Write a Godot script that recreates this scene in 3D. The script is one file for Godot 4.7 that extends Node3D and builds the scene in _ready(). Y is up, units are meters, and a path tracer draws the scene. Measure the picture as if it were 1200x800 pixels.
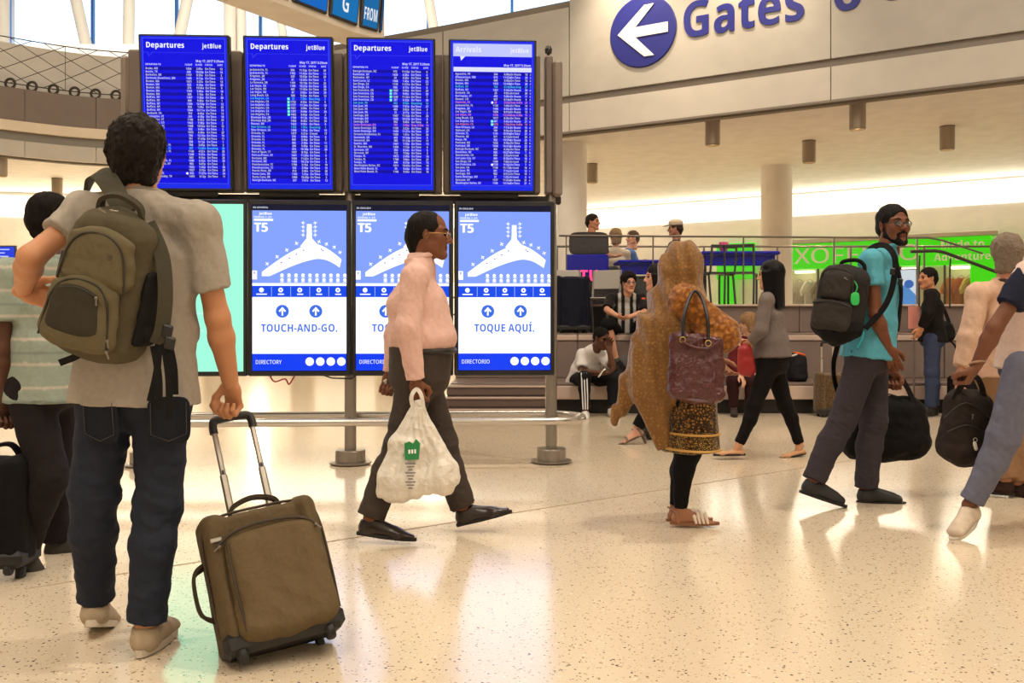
extends Node3D
# An airport concourse: a bank of flight screens, travellers walking past, a seating terrace behind.

func _ready() -> void:
	# camera: level lens 1.11 m above the floor, shifted a little so that uprights stay upright
	var cam := Camera3D.new()
	cam.name = "camera"
	cam.projection = Camera3D.PROJECTION_FRUSTUM
	cam.near = 0.1; cam.far = 200.0
	cam.size = 0.1 * 800.0 / F
	cam.frustum_offset = Vector2(0, 0.1 * (HY - 400.0) / F)
	cam.position = Vector3(0, CH, 0)
	cam.current = true
	add_child(cam)
	# daylight outside the high windows
	var env := Environment.new()
	env.background_mode = Environment.BG_SKY
	var sk := ProceduralSkyMaterial.new()
	sk.sky_top_color = rgb(150, 190, 235); sk.sky_horizon_color = rgb(250, 248, 240)
	sk.sky_energy_multiplier = 1.6
	sk.ground_horizon_color = rgb(225, 220, 210); sk.ground_bottom_color = rgb(150, 145, 138)
	env.sky = Sky.new(); env.sky.sky_material = sk
	env.tonemap_mode = Environment.TONE_MAPPER_LINEAR
	env.tonemap_exposure = 0.95
	env.sdfgi_enabled = true; env.ssao_enabled = true; env.ssil_enabled = true
	var we := WorldEnvironment.new()
	we.name = "world_environment"; we.environment = env
	add_child(we)
	fold.seed = 11; fold.fractal_octaves = 2; fold.frequency = .01
	fine.seed = 5; fine.fractal_octaves = 2; fine.frequency = .01
	hall_lights()
	make_templates()
	build_shell()
	build_fascia()
	build_terrace()
	build_shop()
	build_board()
	build_rail()
	build_overhead()
	build_travellers()
	build_sitters()
	build_bags()
	build_terrace_things()
	run_jobs()
	for n in get_children():
		if n.has_meta("_hx"): n.remove_meta("_hx")

# unseen ceiling panels added to light the hall, each with a lamp of its size just below
func hall_lights() -> void:
	var warm := Color(1.0, .95, .87)
	for a in [[-6.0, -3.5, 20.0, 2.4], [3.7, -4.7, 34.0, .5], [9.5, -4.5, 20.0, 2.4], [-8.0, -11.0, 20.0, 2.4], [0.0, -9.5, 14.0, 2.4], [6.0, 3.0, 30.0, 2.4], [-3.5, 3.5, 36.0, 2.4]]:  # the last pair, behind the camera, is added frontal fill
		var l := AreaLight3D.new()
		l.name = numbered("unseen_hall_lamp")
		l.light_color = warm
		l.light_energy = a[2] * 1.7
		l.area_size = Vector2(a[3], a[3])
		l.shadow_enabled = true
		l.set("area_range", 60.0)
		l.position = Vector3(a[0], 12.86, a[1])
		l.rotation.x = -PI / 2
		add_child(l)
		var o := struct("unseen_ceiling_light", bbox(Vector3(a[3], .08, a[3]), .02), glow(warm, 1.2), T(Vector3(a[0], 12.94, a[1])))
		o.name = "trim_%d" % (20 + get_child_count())
	# lamps added out of view to brighten the roof struts and far wall
	for x in [-11.0, -3.0, 5.0]:
		var l := AreaLight3D.new()
		l.name = numbered("added_upper_lamp")
		l.light_color = Color(1, .96, .90); l.light_energy = 55.0; l.area_size = Vector2(5, 1.2); l.shadow_enabled = true
		l.transform = Transform3D(Basis(Vector3.RIGHT, .55), Vector3(x, 7.4, -23.5))
		add_child(l)
		struct("added_upper_light", bbox(Vector3(5, 1.2, .06), .01), glow(Color(1, .96, .9), 1.2), Transform3D(Basis(Vector3.RIGHT, .55), Vector3(x, 7.4, -23.5)) * T(Vector3(0, 0, .05))).name = "trim_%d" % (20 + get_child_count())
# ---------------------------------------------------------------- measures
const F := 1100.0      # focal length for a 1200 x 800 frame
const CH := 1.11       # height of the lens
const HY := 374.0      # row of the horizon
var jobs := []         # meshes still to be computed (in threads)
var names_used := {}
var mats := {}
var fold := FastNoiseLite.new()
var fine := FastNoiseLite.new()

func W(px: float, py: float, d: float) -> Vector3:
	return Vector3((px - 600.0) * d / F, CH + (HY - py) * d / F, -d)

# ---------------------------------------------------------------- materials
func mat(c: Color, rough := 0.7, metal := 0.0) -> StandardMaterial3D:
	var key := "%s/%.3f/%.3f" % [c.to_html(), rough, metal]
	if not mats.has(key):
		var m := StandardMaterial3D.new()
		m.albedo_color = c; m.roughness = rough; m.metallic = metal
		mats[key] = m
	return mats[key]

func rgb(r: float, g: float, b: float) -> Color:
	return Color(r / 255.0, g / 255.0, b / 255.0)

var _tex := {}
func noise_tex(key: String, freq: float, lo: Color, hi: Color, oct := 4, size := 256, stretch := 1) -> Texture2D:
	if not _tex.has(key):
		var n := FastNoiseLite.new()
		n.seed = hash(key) % 9999; n.frequency = freq; n.fractal_octaves = oct
		var im := n.get_seamless_image(size, size)
		im.convert(Image.FORMAT_RGBA8)
		for y in size:
			for x in size:
				im.set_pixel(x, y, lo.lerp(hi, im.get_pixel(x, y).r))
		if stretch > 1: im.resize(size, size * stretch)
		_tex[key] = ImageTexture.create_from_image(im)
	return _tex[key]

func crease_tex() -> Texture2D:
	if not _tex.has("crease"):
		var n := FastNoiseLite.new()
		n.seed = 21; n.frequency = .011; n.fractal_octaves = 4; n.fractal_type = FastNoiseLite.FRACTAL_RIDGED
		var im := n.get_seamless_image(256, 256)
		im.convert(Image.FORMAT_RGBA8)
		_tex["crease"] = ImageTexture.create_from_image(im)
	return _tex["crease"]

# cloth: even colour, a little mottling, weave and fine creases as relief, soft sheen
func cloth(c: Color, rough := 0.85, crease := 0.6, sheen := 0.25) -> StandardMaterial3D:
	var key := "cloth/%s/%.2f/%.2f" % [c.to_html(), rough, crease]
	if not mats.has(key):
		var m := StandardMaterial3D.new()
		m.albedo_color = c; m.roughness = rough
		m.albedo_texture = noise_tex("mottle", 0.05, Color(.93, .93, .93), Color(1, 1, 1))
		m.uv1_triplanar = true; m.uv1_scale = Vector3(3, 3, 3)
		m.heightmap_enabled = true; m.heightmap_texture = crease_tex()
		m.heightmap_scale = crease * .55
		m.metallic_specular = 0.25
		if sheen > 0.0:
			m.rim_enabled = true; m.rim = sheen; m.rim_tint = 0.8
		mats[key] = m
	return mats[key]

func skin(c: Color) -> StandardMaterial3D:
	var key := "skin/" + c.to_html()
	if not mats.has(key):
		var m := StandardMaterial3D.new()
		m.albedo_color = c; m.roughness = 0.52; m.metallic_specular = 0.4
		m.vertex_color_use_as_albedo = true
		m.subsurf_scatter_enabled = true; m.subsurf_scatter_strength = 0.08
		mats[key] = m
	return mats[key]

func glow(c: Color, e: float) -> StandardMaterial3D:
	var key := "glow/%s/%.2f" % [c.to_html(), e]
	if not mats.has(key):
		var m := StandardMaterial3D.new()
		m.albedo_color = Color(c.r * .6, c.g * .6, c.b * .6); m.roughness = 0.4
		m.emission_enabled = true; m.emission = c; m.emission_energy_multiplier = e
		mats[key] = m
	return mats[key]

func glass(c: Color, a := 0.12) -> StandardMaterial3D:
	var key := "glass/%s/%.2f" % [c.to_html(), a]
	if not mats.has(key):
		var m := StandardMaterial3D.new()
		m.transparency = BaseMaterial3D.TRANSPARENCY_ALPHA
		m.albedo_color = Color(c.r, c.g, c.b, a); m.roughness = 0.03; m.metallic_specular = 0.26
		mats[key] = m
	return mats[key]

# ---------------------------------------------------------------- nodes
func numbered(called: String) -> String:
	var n: int = names_used.get(called, 0)
	names_used[called] = n + 1
	return called if n == 0 else "%s_%03d" % [called, n]

func tag(o: Node3D, label: String, category: String, group := "", kind := "") -> Node3D:
	if label: o.set_meta("label", label)
	if category: o.set_meta("category", category)
	if group: o.set_meta("group", group)
	if kind: o.set_meta("kind", kind)
	return o

func thing(called: String, label: String, category: String, at := Vector3.ZERO, turn := 0.0, group := "") -> Node3D:
	var o := Node3D.new()
	o.name = numbered(called)
	add_child(o)
	o.position = at; o.rotation.y = turn
	tag(o, label, category, group)
	return o

func part(parent: Node3D, called: String, mesh: Mesh, m: Material, at := Transform3D()) -> MeshInstance3D:
	var o := MeshInstance3D.new()
	if parent == self:
		o.name = numbered(called)
	else:
		var n := 0
		var want := called
		while parent.has_node(want):
			n += 1
			want = "%s_%03d" % [called, n]
		o.name = want
	o.mesh = mesh
	o.material_override = m
	o.transform = at
	parent.add_child(o)
	return o

func struct(called: String, mesh: Mesh, m: Material, at := Transform3D(), parent: Node3D = self) -> MeshInstance3D:
	var o := part(parent, called, mesh, m, at)
	if parent == self: o.set_meta("kind", "structure")
	return o

func copy_of(o: Node3D, at: Transform3D, label: String, group := "") -> Node3D:
	var base: String = str(o.name).rstrip("0123456789").trim_suffix("_")
	var c: Node3D = o.duplicate()
	c.name = numbered(base)
	add_child(c)
	c.transform = at
	if label: c.set_meta("label", label)
	if group: c.set_meta("group", group)
	return c

func T(p: Vector3, e := Vector3.ZERO, s := Vector3.ONE) -> Transform3D:
	return Transform3D(Basis.from_euler(e * PI / 180.0) * Basis.from_scale(s), p)

# a frame whose y axis runs along `up`, whose x axis is as near `side` as can be
func frame(o: Vector3, up: Vector3, side: Vector3) -> Transform3D:
	var y := up.normalized()
	var z := side.cross(y)
	if z.length() < 0.001: z = Vector3(0.3, 0.1, 1).cross(y)
	z = z.normalized()
	return Transform3D(Basis(y.cross(z), y, z), o)

# ---------------------------------------------------------------- shapes
var _shape := {}
func bbox(s: Vector3, bev := 0.004) -> ArrayMesh:
	var key := "b%s%.4f" % [s, bev]
	if _shape.has(key): return _shape[key]
	bev = minf(bev, minf(s.x, minf(s.y, s.z)) * 0.45)
	var h := s * 0.5
	var i := h - Vector3.ONE * bev
	var st := SurfaceTool.new(); st.begin(Mesh.PRIMITIVE_TRIANGLES); st.set_smooth_group(-1)
	for ax in 3:
		for sg in [-1.0, 1.0]:
			var q := []
			for c in [[-1, -1], [1, -1], [1, 1], [-1, 1]]:
				var v := Vector3.ZERO
				v[ax] = h[ax] * sg; v[(ax + 1) % 3] = i[(ax + 1) % 3] * c[0]; v[(ax + 2) % 3] = i[(ax + 2) % 3] * c[1]
				q.append(v)
			var nn := Vector3.ZERO; nn[ax] = sg
			face(st, q, nn)
	for ax in 3:   # edges along ax
		var b := (ax + 1) % 3
		var c2 := (ax + 2) % 3
		for sb in [-1.0, 1.0]:
			for sc in [-1.0, 1.0]:
				var q := []
				for e in [[-1, 0], [1, 0], [1, 1], [-1, 1]]:
					var v := Vector3.ZERO
					v[ax] = i[ax] * e[0]
					v[b] = (h[b] if e[1] == 0 else i[b]) * sb
					v[c2] = (i[c2] if e[1] == 0 else h[c2]) * sc
					q.append(v)
				var nn := Vector3.ZERO; nn[b] = sb; nn[c2] = sc
				face(st, q, nn)
	for sx in [-1.0, 1.0]:
		for sy in [-1.0, 1.0]:
			for sz in [-1.0, 1.0]:
				face(st, [Vector3(h.x * sx, i.y * sy, i.z * sz), Vector3(i.x * sx, h.y * sy, i.z * sz), Vector3(i.x * sx, i.y * sy, h.z * sz)], Vector3(sx, sy, sz))
	st.generate_normals()
	_shape[key] = st.commit()
	return _shape[key]

# a flat polygon facing n (front faces run clockwise), with planar uv
func face(st: SurfaceTool, q: Array, n: Vector3, uv := []) -> void:
	var flip: bool = (q[1] - q[0]).cross(q[2] - q[0]).dot(n) > 0.0
	for k in range(1, q.size() - 1):
		var order := [0, k + 1, k] if flip else [0, k, k + 1]
		for w in order:
			if uv.size(): st.set_uv(uv[w])
			st.add_vertex(q[w])

func begin() -> SurfaceTool:
	var st := SurfaceTool.new()
	st.begin(Mesh.PRIMITIVE_TRIANGLES)
	return st

func finish(st: SurfaceTool) -> ArrayMesh:
	st.generate_normals()
	return st.commit()

# a rectangle with uv 0..1, lying in the xy plane, facing +z
func quad(w: float, h: float) -> ArrayMesh:
	var st := begin()
	st.set_smooth_group(-1)
	face(st, [Vector3(-w / 2, -h / 2, 0), Vector3(w / 2, -h / 2, 0), Vector3(w / 2, h / 2, 0), Vector3(-w / 2, h / 2, 0)], Vector3(0, 0, 1), [Vector2(0, 1), Vector2(1, 1), Vector2(1, 0), Vector2(0, 0)])
	return finish(st)

# tube along points; r is a number or an array of radii; sx flattens across `flat`
func tube(pts: Array, r, sides := 10, closed := false, st: SurfaceTool = null, squash := 1.0) -> ArrayMesh:
	var own := st == null
	if own: st = begin()
	st.set_smooth_group(0)
	var n := pts.size()
	var rings := []
	var up := Vector3.ZERO
	for i in n:
		var a: Vector3 = pts[(i - 1 + n) % n] if closed else pts[maxi(i - 1, 0)]
		var b: Vector3 = pts[(i + 1) % n] if closed else pts[mini(i + 1, n - 1)]
		var t := (b - a).normalized()
		if up == Vector3.ZERO:
			up = t.cross(Vector3(0, 1, 0.02) if absf(t.y) < 0.9 else Vector3(1, 0, 0.02)).normalized()
		up = (up - t * up.dot(t)).normalized()
		var v := t.cross(up)
		var ring := []
		var rr: float = r[i] if r is Array else r
		for k in sides:
			var an := TAU * k / sides
			ring.append(pts[i] + up * cos(an) * rr + v * sin(an) * rr * squash)
		rings.append(ring)
	var m := n if closed else n - 1
	for i in m:
		var A: Array = rings[i]
		var B: Array = rings[(i + 1) % n]
		var mid: Vector3 = (pts[i] + pts[(i + 1) % n]) * 0.5
		for k in sides:
			var k2 := (k + 1) % sides
			face(st, [A[k], A[k2], B[k2], B[k]], (A[k] + B[k2]) * 0.5 - mid)
	if not closed:
		st.set_smooth_group(-1)
		face(st, rings[0], pts[0] - pts[1])
		face(st, rings[n - 1], pts[n - 1] - pts[n - 2])
	return finish(st) if own else null

# profile of Vector2(radius, height) turned about y
func lathe(prof: Array, sides := 24) -> ArrayMesh:
	var st := begin()
	st.set_smooth_group(-1)
	var c := Vector3.ZERO
	for i in prof.size() - 1:
		var a: Vector2 = prof[i]
		var b: Vector2 = prof[i + 1]
		st.set_smooth_group(i + 1)
		var e := b - a
		var nr := Vector2(e.y, -e.x)
		for k in sides:
			var t0 := TAU * k / sides
			var t1 := TAU * (k + 1) / sides
			var q := []
			for w in [[a, t0], [a, t1], [b, t1], [b, t0]]:
				q.append(Vector3(w[0].x * cos(w[1]), w[0].y, w[0].x * sin(w[1])))
			var tm := (t0 + t1) * 0.5
			var nn := Vector3(nr.x * cos(tm), nr.y, nr.x * sin(tm))
			if a.x < 0.00001: q.remove_at(1)
			elif b.x < 0.00001: q.remove_at(2)
			face(st, q, nn)
	return finish(st)

# outline (Vector2, any turn) pushed from z=0 to z=-depth, front facing +z
func plate(outline: PackedVector2Array, depth: float) -> ArrayMesh:
	var st := begin()
	st.set_smooth_group(-1)
	var tri := Geometry2D.triangulate_polygon(outline)
	for i in range(0, tri.size(), 3):
		var q := []
		for k in 3: q.append(Vector3(outline[tri[i + k]].x, outline[tri[i + k]].y, 0))
		face(st, q, Vector3(0, 0, 1))
		var q2 := []
		for v in q: q2.append(v + Vector3(0, 0, -depth))
		face(st, q2, Vector3(0, 0, -1))
	var cw := Geometry2D.is_polygon_clockwise(outline)
	var n := outline.size()
	for i in n:
		var a := outline[i]
		var b := outline[(i + 1) % n]
		var e := b - a
		var nn := Vector3(e.y, -e.x, 0) * (-1.0 if cw else 1.0)
		face(st, [Vector3(a.x, a.y, 0), Vector3(b.x, b.y, 0), Vector3(b.x, b.y, -depth), Vector3(a.x, a.y, -depth)], nn)
	return finish(st)

# superellipsoid cushion shape: size = full size, e = squareness (bigger is boxier)
func soft(s: Vector3, e := 4.0, n := 12, bulge = null) -> ArrayMesh:
	var st := begin()
	st.set_smooth_group(0)
	for ax in 3:
		for sg in [-1.0, 1.0]:
			var grid := []
			for i in n + 1:
				var row := []
				for j in n + 1:
					var v := Vector3.ZERO
					v[ax] = sg; v[(ax + 1) % 3] = 2.0 * i / n - 1.0; v[(ax + 2) % 3] = 2.0 * j / n - 1.0
					var l := pow(pow(absf(v.x), e) + pow(absf(v.y), e) + pow(absf(v.z), e), 1.0 / e)
					v /= l
					var p := v * s * 0.5
					row.append(p)
				grid.append(row)
			for i in n:
				for j in n:
					var a: Vector3 = grid[i][j]
					face(st, [a, grid[i + 1][j], grid[i + 1][j + 1], grid[i][j + 1]], a + grid[i + 1][j + 1])
	return finish(st)

# band that follows a path in plan: y0..y1, thick to the side away from `toward`
func ribbon(path: Array, y0: float, y1: float, thick: float, y1b := INF) -> ArrayMesh:
	if y1b == INF: y1b = y1
	var st := begin()
	st.set_smooth_group(-1)
	var n := path.size()
	var off := []
	for i in n:
		var a: Vector2 = path[maxi(i - 1, 0)]
		var b: Vector2 = path[mini(i + 1, n - 1)]
		var t := (b - a).normalized()
		off.append(path[i] + Vector2(t.y, -t.x) * thick)
	for i in n - 1:
		var p: Vector2 = path[i]
		var q: Vector2 = path[i + 1]
		var p2: Vector2 = off[i]
		var q2: Vector2 = off[i + 1]
		var ya := lerpf(y1, y1b, float(i) / (n - 1))
		var yb := lerpf(y1, y1b, float(i + 1) / (n - 1))
		var nn := Vector3(p.x - p2.x, 0, p.y - p2.y)
		if thick < 0.0: pass
		st.set_smooth_group(1)
		face(st, [Vector3(p.x, y0, p.y), Vector3(q.x, y0, q.y), Vector3(q.x, yb, q.y), Vector3(p.x, ya, p.y)], nn)
		face(st, [Vector3(p2.x, y0, p2.y), Vector3(q2.x, y0, q2.y), Vector3(q2.x, yb, q2.y), Vector3(p2.x, ya, p2.y)], -nn)
		st.set_smooth_group(-1)
		face(st, [Vector3(p.x, ya, p.y), Vector3(q.x, yb, q.y), Vector3(q2.x, yb, q2.y), Vector3(p2.x, ya, p2.y)], Vector3.UP)
		face(st, [Vector3(p.x, y0, p.y), Vector3(q.x, y0, q.y), Vector3(q2.x, y0, q2.y), Vector3(p2.x, y0, p2.y)], Vector3.DOWN)
	for e in [[0, 1], [n - 1, n - 2]]:
		var p: Vector2 = path[e[0]]
		var p2: Vector2 = off[e[0]]
		var o: Vector2 = path[e[1]]
		var ya := y1 if e[0] == 0 else y1b
		face(st, [Vector3(p.x, y0, p.y), Vector3(p2.x, y0, p2.y), Vector3(p2.x, ya, p2.y), Vector3(p.x, ya, p.y)], Vector3(p.x - o.x, 0, p.y - o.y))
	return finish(st)

func joined(list: Array) -> ArrayMesh:      # [[mesh, transform], ...] as one mesh
	var st := begin()
	for w in list:
		st.append_from(w[0], 0, w[1])
	return st.commit()

# ---------------------------------------------------------------- lettering drawn on images
var _glyph := {}
var _fonts := {}
func font(bold := true) -> SystemFont:
	if not _fonts.has(bold):
		var f := SystemFont.new()
		f.font_names = ["Droid Sans"]; f.font_weight = 700 if bold else 400
		_fonts[bold] = f
	return _fonts[bold]

func write(im: Image, s: String, x: float, y: float, size: int, c: Color, bold := true, align := 0, squeeze := 1.0) -> float:
	var ts := TextServerManager.get_primary_interface()
	var tl := TextLine.new()
	tl.add_string(s, font(bold), size)
	if align: x -= tl.get_size().x * squeeze * (1.0 if align == 2 else 0.5)
	for g in ts.shaped_text_get_glyphs(tl.get_rid()):
		var key := "%s/%d/%d/%s/%.2f" % [g.font_rid, size, g.index, c.to_html(), squeeze]
		if not _glyph.has(key):
			var sz := Vector2i(size, 0)
			ts.font_render_glyph(g.font_rid, sz, g.index)
			var r: Rect2 = ts.font_get_glyph_uv_rect(g.font_rid, sz, g.index)
			var k: int = ts.font_get_glyph_texture_idx(g.font_rid, sz, g.index)
			var cut: Image = null
			if k >= 0 and r.size.x >= 1 and r.size.y >= 1:
				var a: Image = ts.font_get_texture_image(g.font_rid, sz, k).get_region(Rect2i(r))
				a.convert(Image.FORMAT_RGBA8)
				for yy in a.get_height():
					for xx in a.get_width():
						a.set_pixel(xx, yy, Color(c.r, c.g, c.b, a.get_pixel(xx, yy).a * c.a))
				if squeeze != 1.0: a.resize(maxi(1, int(a.get_width() * squeeze)), a.get_height())
				cut = a
			_glyph[key] = [cut, ts.font_get_glyph_offset(g.font_rid, sz, g.index)]
		var e: Array = _glyph[key]
		if e[0]:
			im.blend_rect(e[0], Rect2i(Vector2i.ZERO, e[0].get_size()), Vector2i(roundi(x + (e[1].x + g.offset.x) * squeeze), roundi(y + e[1].y + g.offset.y)))
		x += g.advance * squeeze
	return x

func canvas(w: int, h: int, c: Color) -> Image:
	var im := Image.create(w, h, false, Image.FORMAT_RGBA8)
	im.fill(c)
	return im

func disc(im: Image, cx: float, cy: float, r: float, c: Color) -> void:
	for y in range(int(cy - r), int(cy + r) + 1):
		var w := sqrt(maxf(r * r - (y - cy) * (y - cy), 0.0))
		im.fill_rect(Rect2i(roundi(cx - w), y, maxi(1, roundi(2 * w)), 1), c)

func poly(im: Image, p: Array, c: Color) -> void:
	var lo := 1e9
	var hi := -1e9
	for v in p:
		lo = minf(lo, v.y); hi = maxf(hi, v.y)
	for y in range(int(lo), int(hi) + 1):
		var xs := []
		for i in p.size():
			var a: Vector2 = p[i]
			var b: Vector2 = p[(i + 1) % p.size()]
			if (a.y <= y) != (b.y <= y):
				xs.append(a.x + (y - a.y) / (b.y - a.y) * (b.x - a.x))
		xs.sort()
		for i in range(0, xs.size() - 1, 2):
			im.fill_rect(Rect2i(roundi(xs[i]), y, maxi(1, roundi(xs[i + 1] - xs[i])), 1), c)

func screen_mat(im: Image, e: float) -> StandardMaterial3D:
	var m := StandardMaterial3D.new()
	m.albedo_color = Color(0.02, 0.02, 0.02); m.roughness = 0.2; m.metallic_specular = 0.25
	m.emission_enabled = true
	m.emission_texture = ImageTexture.create_from_image(im)
	m.emission = Color.BLACK
	m.emission_energy_multiplier = e
	return m

# ---------------------------------------------------------------- blended bodies: distance field + surface nets
class Sdf:
	var h: float
	var o: Vector3
	var nx: int
	var ny: int
	var nz: int
	var d: PackedFloat32Array
	var mk: PackedByteArray
	var cand := PackedInt32Array()
	var tint = null
	var reach := .018      # room for creases pushed outwards
	func _init(lo: Vector3, hi: Vector3, cell: float) -> void:
		h = cell; o = lo
		nx = int(ceil((hi.x - lo.x) / h)) + 1; ny = int(ceil((hi.y - lo.y) / h)) + 1; nz = int(ceil((hi.z - lo.z) / h)) + 1
		d.resize(nx * ny * nz); d.fill(9.0)
		mk.resize(nx * ny * nz)
	# xf: frame with y along the bone (its origin at the first end); s0, s1: radii at both ends. flat bit 1: cut at start, 2: cut at end. sub: carve away
	func bone(xf: Transform3D, L: float, s0: Vector3, s1: Vector3, k: float, flat := 0, sub := false) -> void:
		var inv := xf.affine_inverse()
		var R := maxf(maxf(s0.x, s0.z), maxf(s1.x, s1.z))
		R = maxf(R, maxf(s0.y, s1.y)) + maxf(k, 3.0 * h + reach)
		var a := xf.origin
		var b := xf * Vector3(0, L, 0)
		var lo := ((a.min(b) - Vector3.ONE * R - o) / h).floor().max(Vector3.ZERO)
		var hi := ((a.max(b) + Vector3.ONE * R - o) / h).ceil().min(Vector3(nx - 1, ny - 1, nz - 1))
		var iL := 1.0 / maxf(L, 1e-6)
		var lim := 2.6 * h + reach
		var far := maxf(k, lim)
		var step := inv.basis.x * h
		for z in range(int(lo.z), int(hi.z) + 1):
			for y in range(int(lo.y), int(hi.y) + 1):
				var q := inv * (o + Vector3(lo.x, y, z) * h)
				var i := (z * ny + y) * nx + int(lo.x)
				for x in range(int(lo.x), int(hi.x) + 1):
					var p := q
					var t := clampf(p.y * iL, 0.0, 1.0)
					p.y -= t * L
					var s := s0.lerp(s1, t)
					var dn: float
					if (flat & 1 and p.y < -1e-5) or (flat & 2 and p.y > 1e-5):
						var e := absf(p.y)
						p.y = 0.0
						var u := p / s
						var k0 := u.length()
						dn = maxf(k0 * (k0 - 1.0) / maxf((u / s).length(), 1e-4), e)
					else:
						var u := p / s
						var k0 := u.length()
						dn = k0 * (k0 - 1.0) / (u / s).length() if k0 > 0.02 else -minf(s.x, s.z)
					if sub:
						if dn < far and d[i] < 8.0:
							var od := d[i]
							var hh := maxf(k - absf(od + dn), 0.0) / maxf(k, 1e-5)
							d[i] = maxf(od, -dn) + hh * hh * k * 0.25
					elif dn < far:
						var od := d[i]
						var hh := maxf(k - absf(od - dn), 0.0) / maxf(k, 1e-5)
						dn = minf(od, dn) - hh * hh * k * 0.25
						d[i] = dn
						if dn < lim and mk[i] == 0:
							mk[i] = 1
							cand.append(i)
					q += step
					i += 1
	func fr(a: Vector3, b: Vector3, side: Vector3) -> Transform3D:
		var y := b - a
		y = y.normalized() if y.length() > 1e-6 else Vector3.UP
		var z := side.cross(y)
		if z.length() < 0.01: z = Vector3(0.31, 0.12, 1).cross(y)
		z = z.normalized()
		return Transform3D(Basis(y.cross(z), y, z), a)
	func cap(a: Vector3, b: Vector3, ra: float, rb: float, k := 0.03, flat := 0, sub := false) -> void:
		bone(fr(a, b, Vector3(1, 0.1, 0.05)), a.distance_to(b), Vector3(ra, ra, ra), Vector3(rb, rb, rb), k, flat, sub)
	# oval section: x radius along side, z radius across it; cy = roundness of the ends
	func oval(a: Vector3, b: Vector3, side: Vector3, ra: Vector2, rb: Vector2, k := 0.03, flat := 0, cy := 0.6) -> void:
		bone(fr(a, b, side), a.distance_to(b), Vector3(ra.x, minf(ra.x, ra.y) * cy, ra.y), Vector3(rb.x, minf(rb.x, rb.y) * cy, rb.y), k, flat)
	func ball(c: Vector3, r: Vector3, k := 0.02, sub := false, bs := Basis()) -> void:
		bone(Transform3D(bs, c), 0.0, r, r, k, 0, sub)
	func chain(pts: Array, rs: Array, k := 0.02, flat := 0) -> void:
		for i in pts.size() - 1:
			var fl := 0
			if i == 0: fl |= flat & 1
			if i == pts.size() - 2: fl |= flat & 2
			cap(pts[i], pts[i + 1], rs[i], rs[i + 1], k, fl)
	func pos(i: int) -> Vector3:
		return o + Vector3(i % nx, (i / nx) % ny, i / (nx * ny)) * h
	# keep what lies on the side the normal points away from
	func cut(p: Vector3, n: Vector3) -> void:
		n = n.normalized()
		for i in cand:
			d[i] = maxf(d[i], (pos(i) - p).dot(n))
	func bump(f: Callable) -> void:
		for i in cand:
			if absf(d[i]) < 3.0 * h + reach:
				d[i] += f.call(pos(i))
	func arrays(shift := Vector3.ZERO) -> Array:
		var P := PackedVector3Array()
		var N := PackedVector3Array()
		var C := PackedColorArray()
		var I := PackedInt32Array()
		var at := {}
		var sy := nx
		var sz := nx * ny
		var off := [0, 1, sy, sy + 1, sz, sz + 1, sz + sy, sz + sy + 1]
		var cell_pos := [Vector3(0, 0, 0), Vector3(1, 0, 0), Vector3(0, 1, 0), Vector3(1, 1, 0), Vector3(0, 0, 1), Vector3(1, 0, 1), Vector3(0, 1, 1), Vector3(1, 1, 1)]
		var edges := [[0, 1], [2, 3], [4, 5], [6, 7], [0, 2], [1, 3], [4, 6], [5, 7], [0, 4], [1, 5], [2, 6], [3, 7]]
		var v := PackedFloat32Array()
		v.resize(8)
		var top := nx * ny * nz
		for i in cand:
			if i + off[7] >= top or d[i] > 4.0 * h + reach: continue
			var x := i % nx
			if x == nx - 1 or (i / nx) % ny == ny - 1: continue
			var neg := 0
			for c in 8:
				v[c] = d[i + off[c]]
				if v[c] < 0.0: neg += 1
			if neg == 0 or neg == 8: continue
			var s := Vector3.ZERO
			var n := 0
			for e in edges:
				var a: float = v[e[0]]
				var b: float = v[e[1]]
				if (a < 0.0) != (b < 0.0):
					s += cell_pos[e[0]].lerp(cell_pos[e[1]], a / (a - b))
					n += 1
			var g := Vector3(v[1] + v[3] + v[5] + v[7] - v[0] - v[2] - v[4] - v[6], v[2] + v[3] + v[6] + v[7] - v[0] - v[1] - v[4] - v[5], v[4] + v[5] + v[6] + v[7] - v[0] - v[1] - v[2] - v[3])
			at[i] = P.size()
			var w := pos(i) + s / n * h
			if tint != null: C.append(tint.call(w))
			P.append(w - shift)
			N.append(g.normalized() if g.length() > 1e-9 else Vector3.UP)
		for i in at:
			var in0: bool = d[i] < 0.0
			# edge along x: cells offset in -y and -z share it; likewise the others
			for ax in 3:
				var e: int = [1, sy, sz][ax]
				if (d[i + e] < 0.0) == in0: continue
				var u: int = [sy, sz, 1][ax]
				var w: int = [sz, 1, sy][ax]
				var a = at.get(i)
				var b = at.get(i - u)
				var c = at.get(i - u - w)
				var f = at.get(i - w)
				if b == null or c == null or f == null: continue
				if in0: I.append_array([a, c, b, a, f, c])
				else: I.append_array([a, b, c, a, c, f])
		return [P, N, C, I]

func merge(list: Array) -> Array:
	var P := PackedVector3Array()
	var N := PackedVector3Array()
	var C := PackedColorArray()
	var I := PackedInt32Array()
	for a in list:
		var base := P.size()
		P.append_array(a[0]); N.append_array(a[1])
		if a[2].size() == a[0].size(): C.append_array(a[2])
		else:
			var w := PackedColorArray()
			w.resize(a[0].size()); w.fill(Color.WHITE)
			C.append_array(w)
		for i in a[3]: I.append(i + base)
	return [P, N, C, I]

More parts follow.
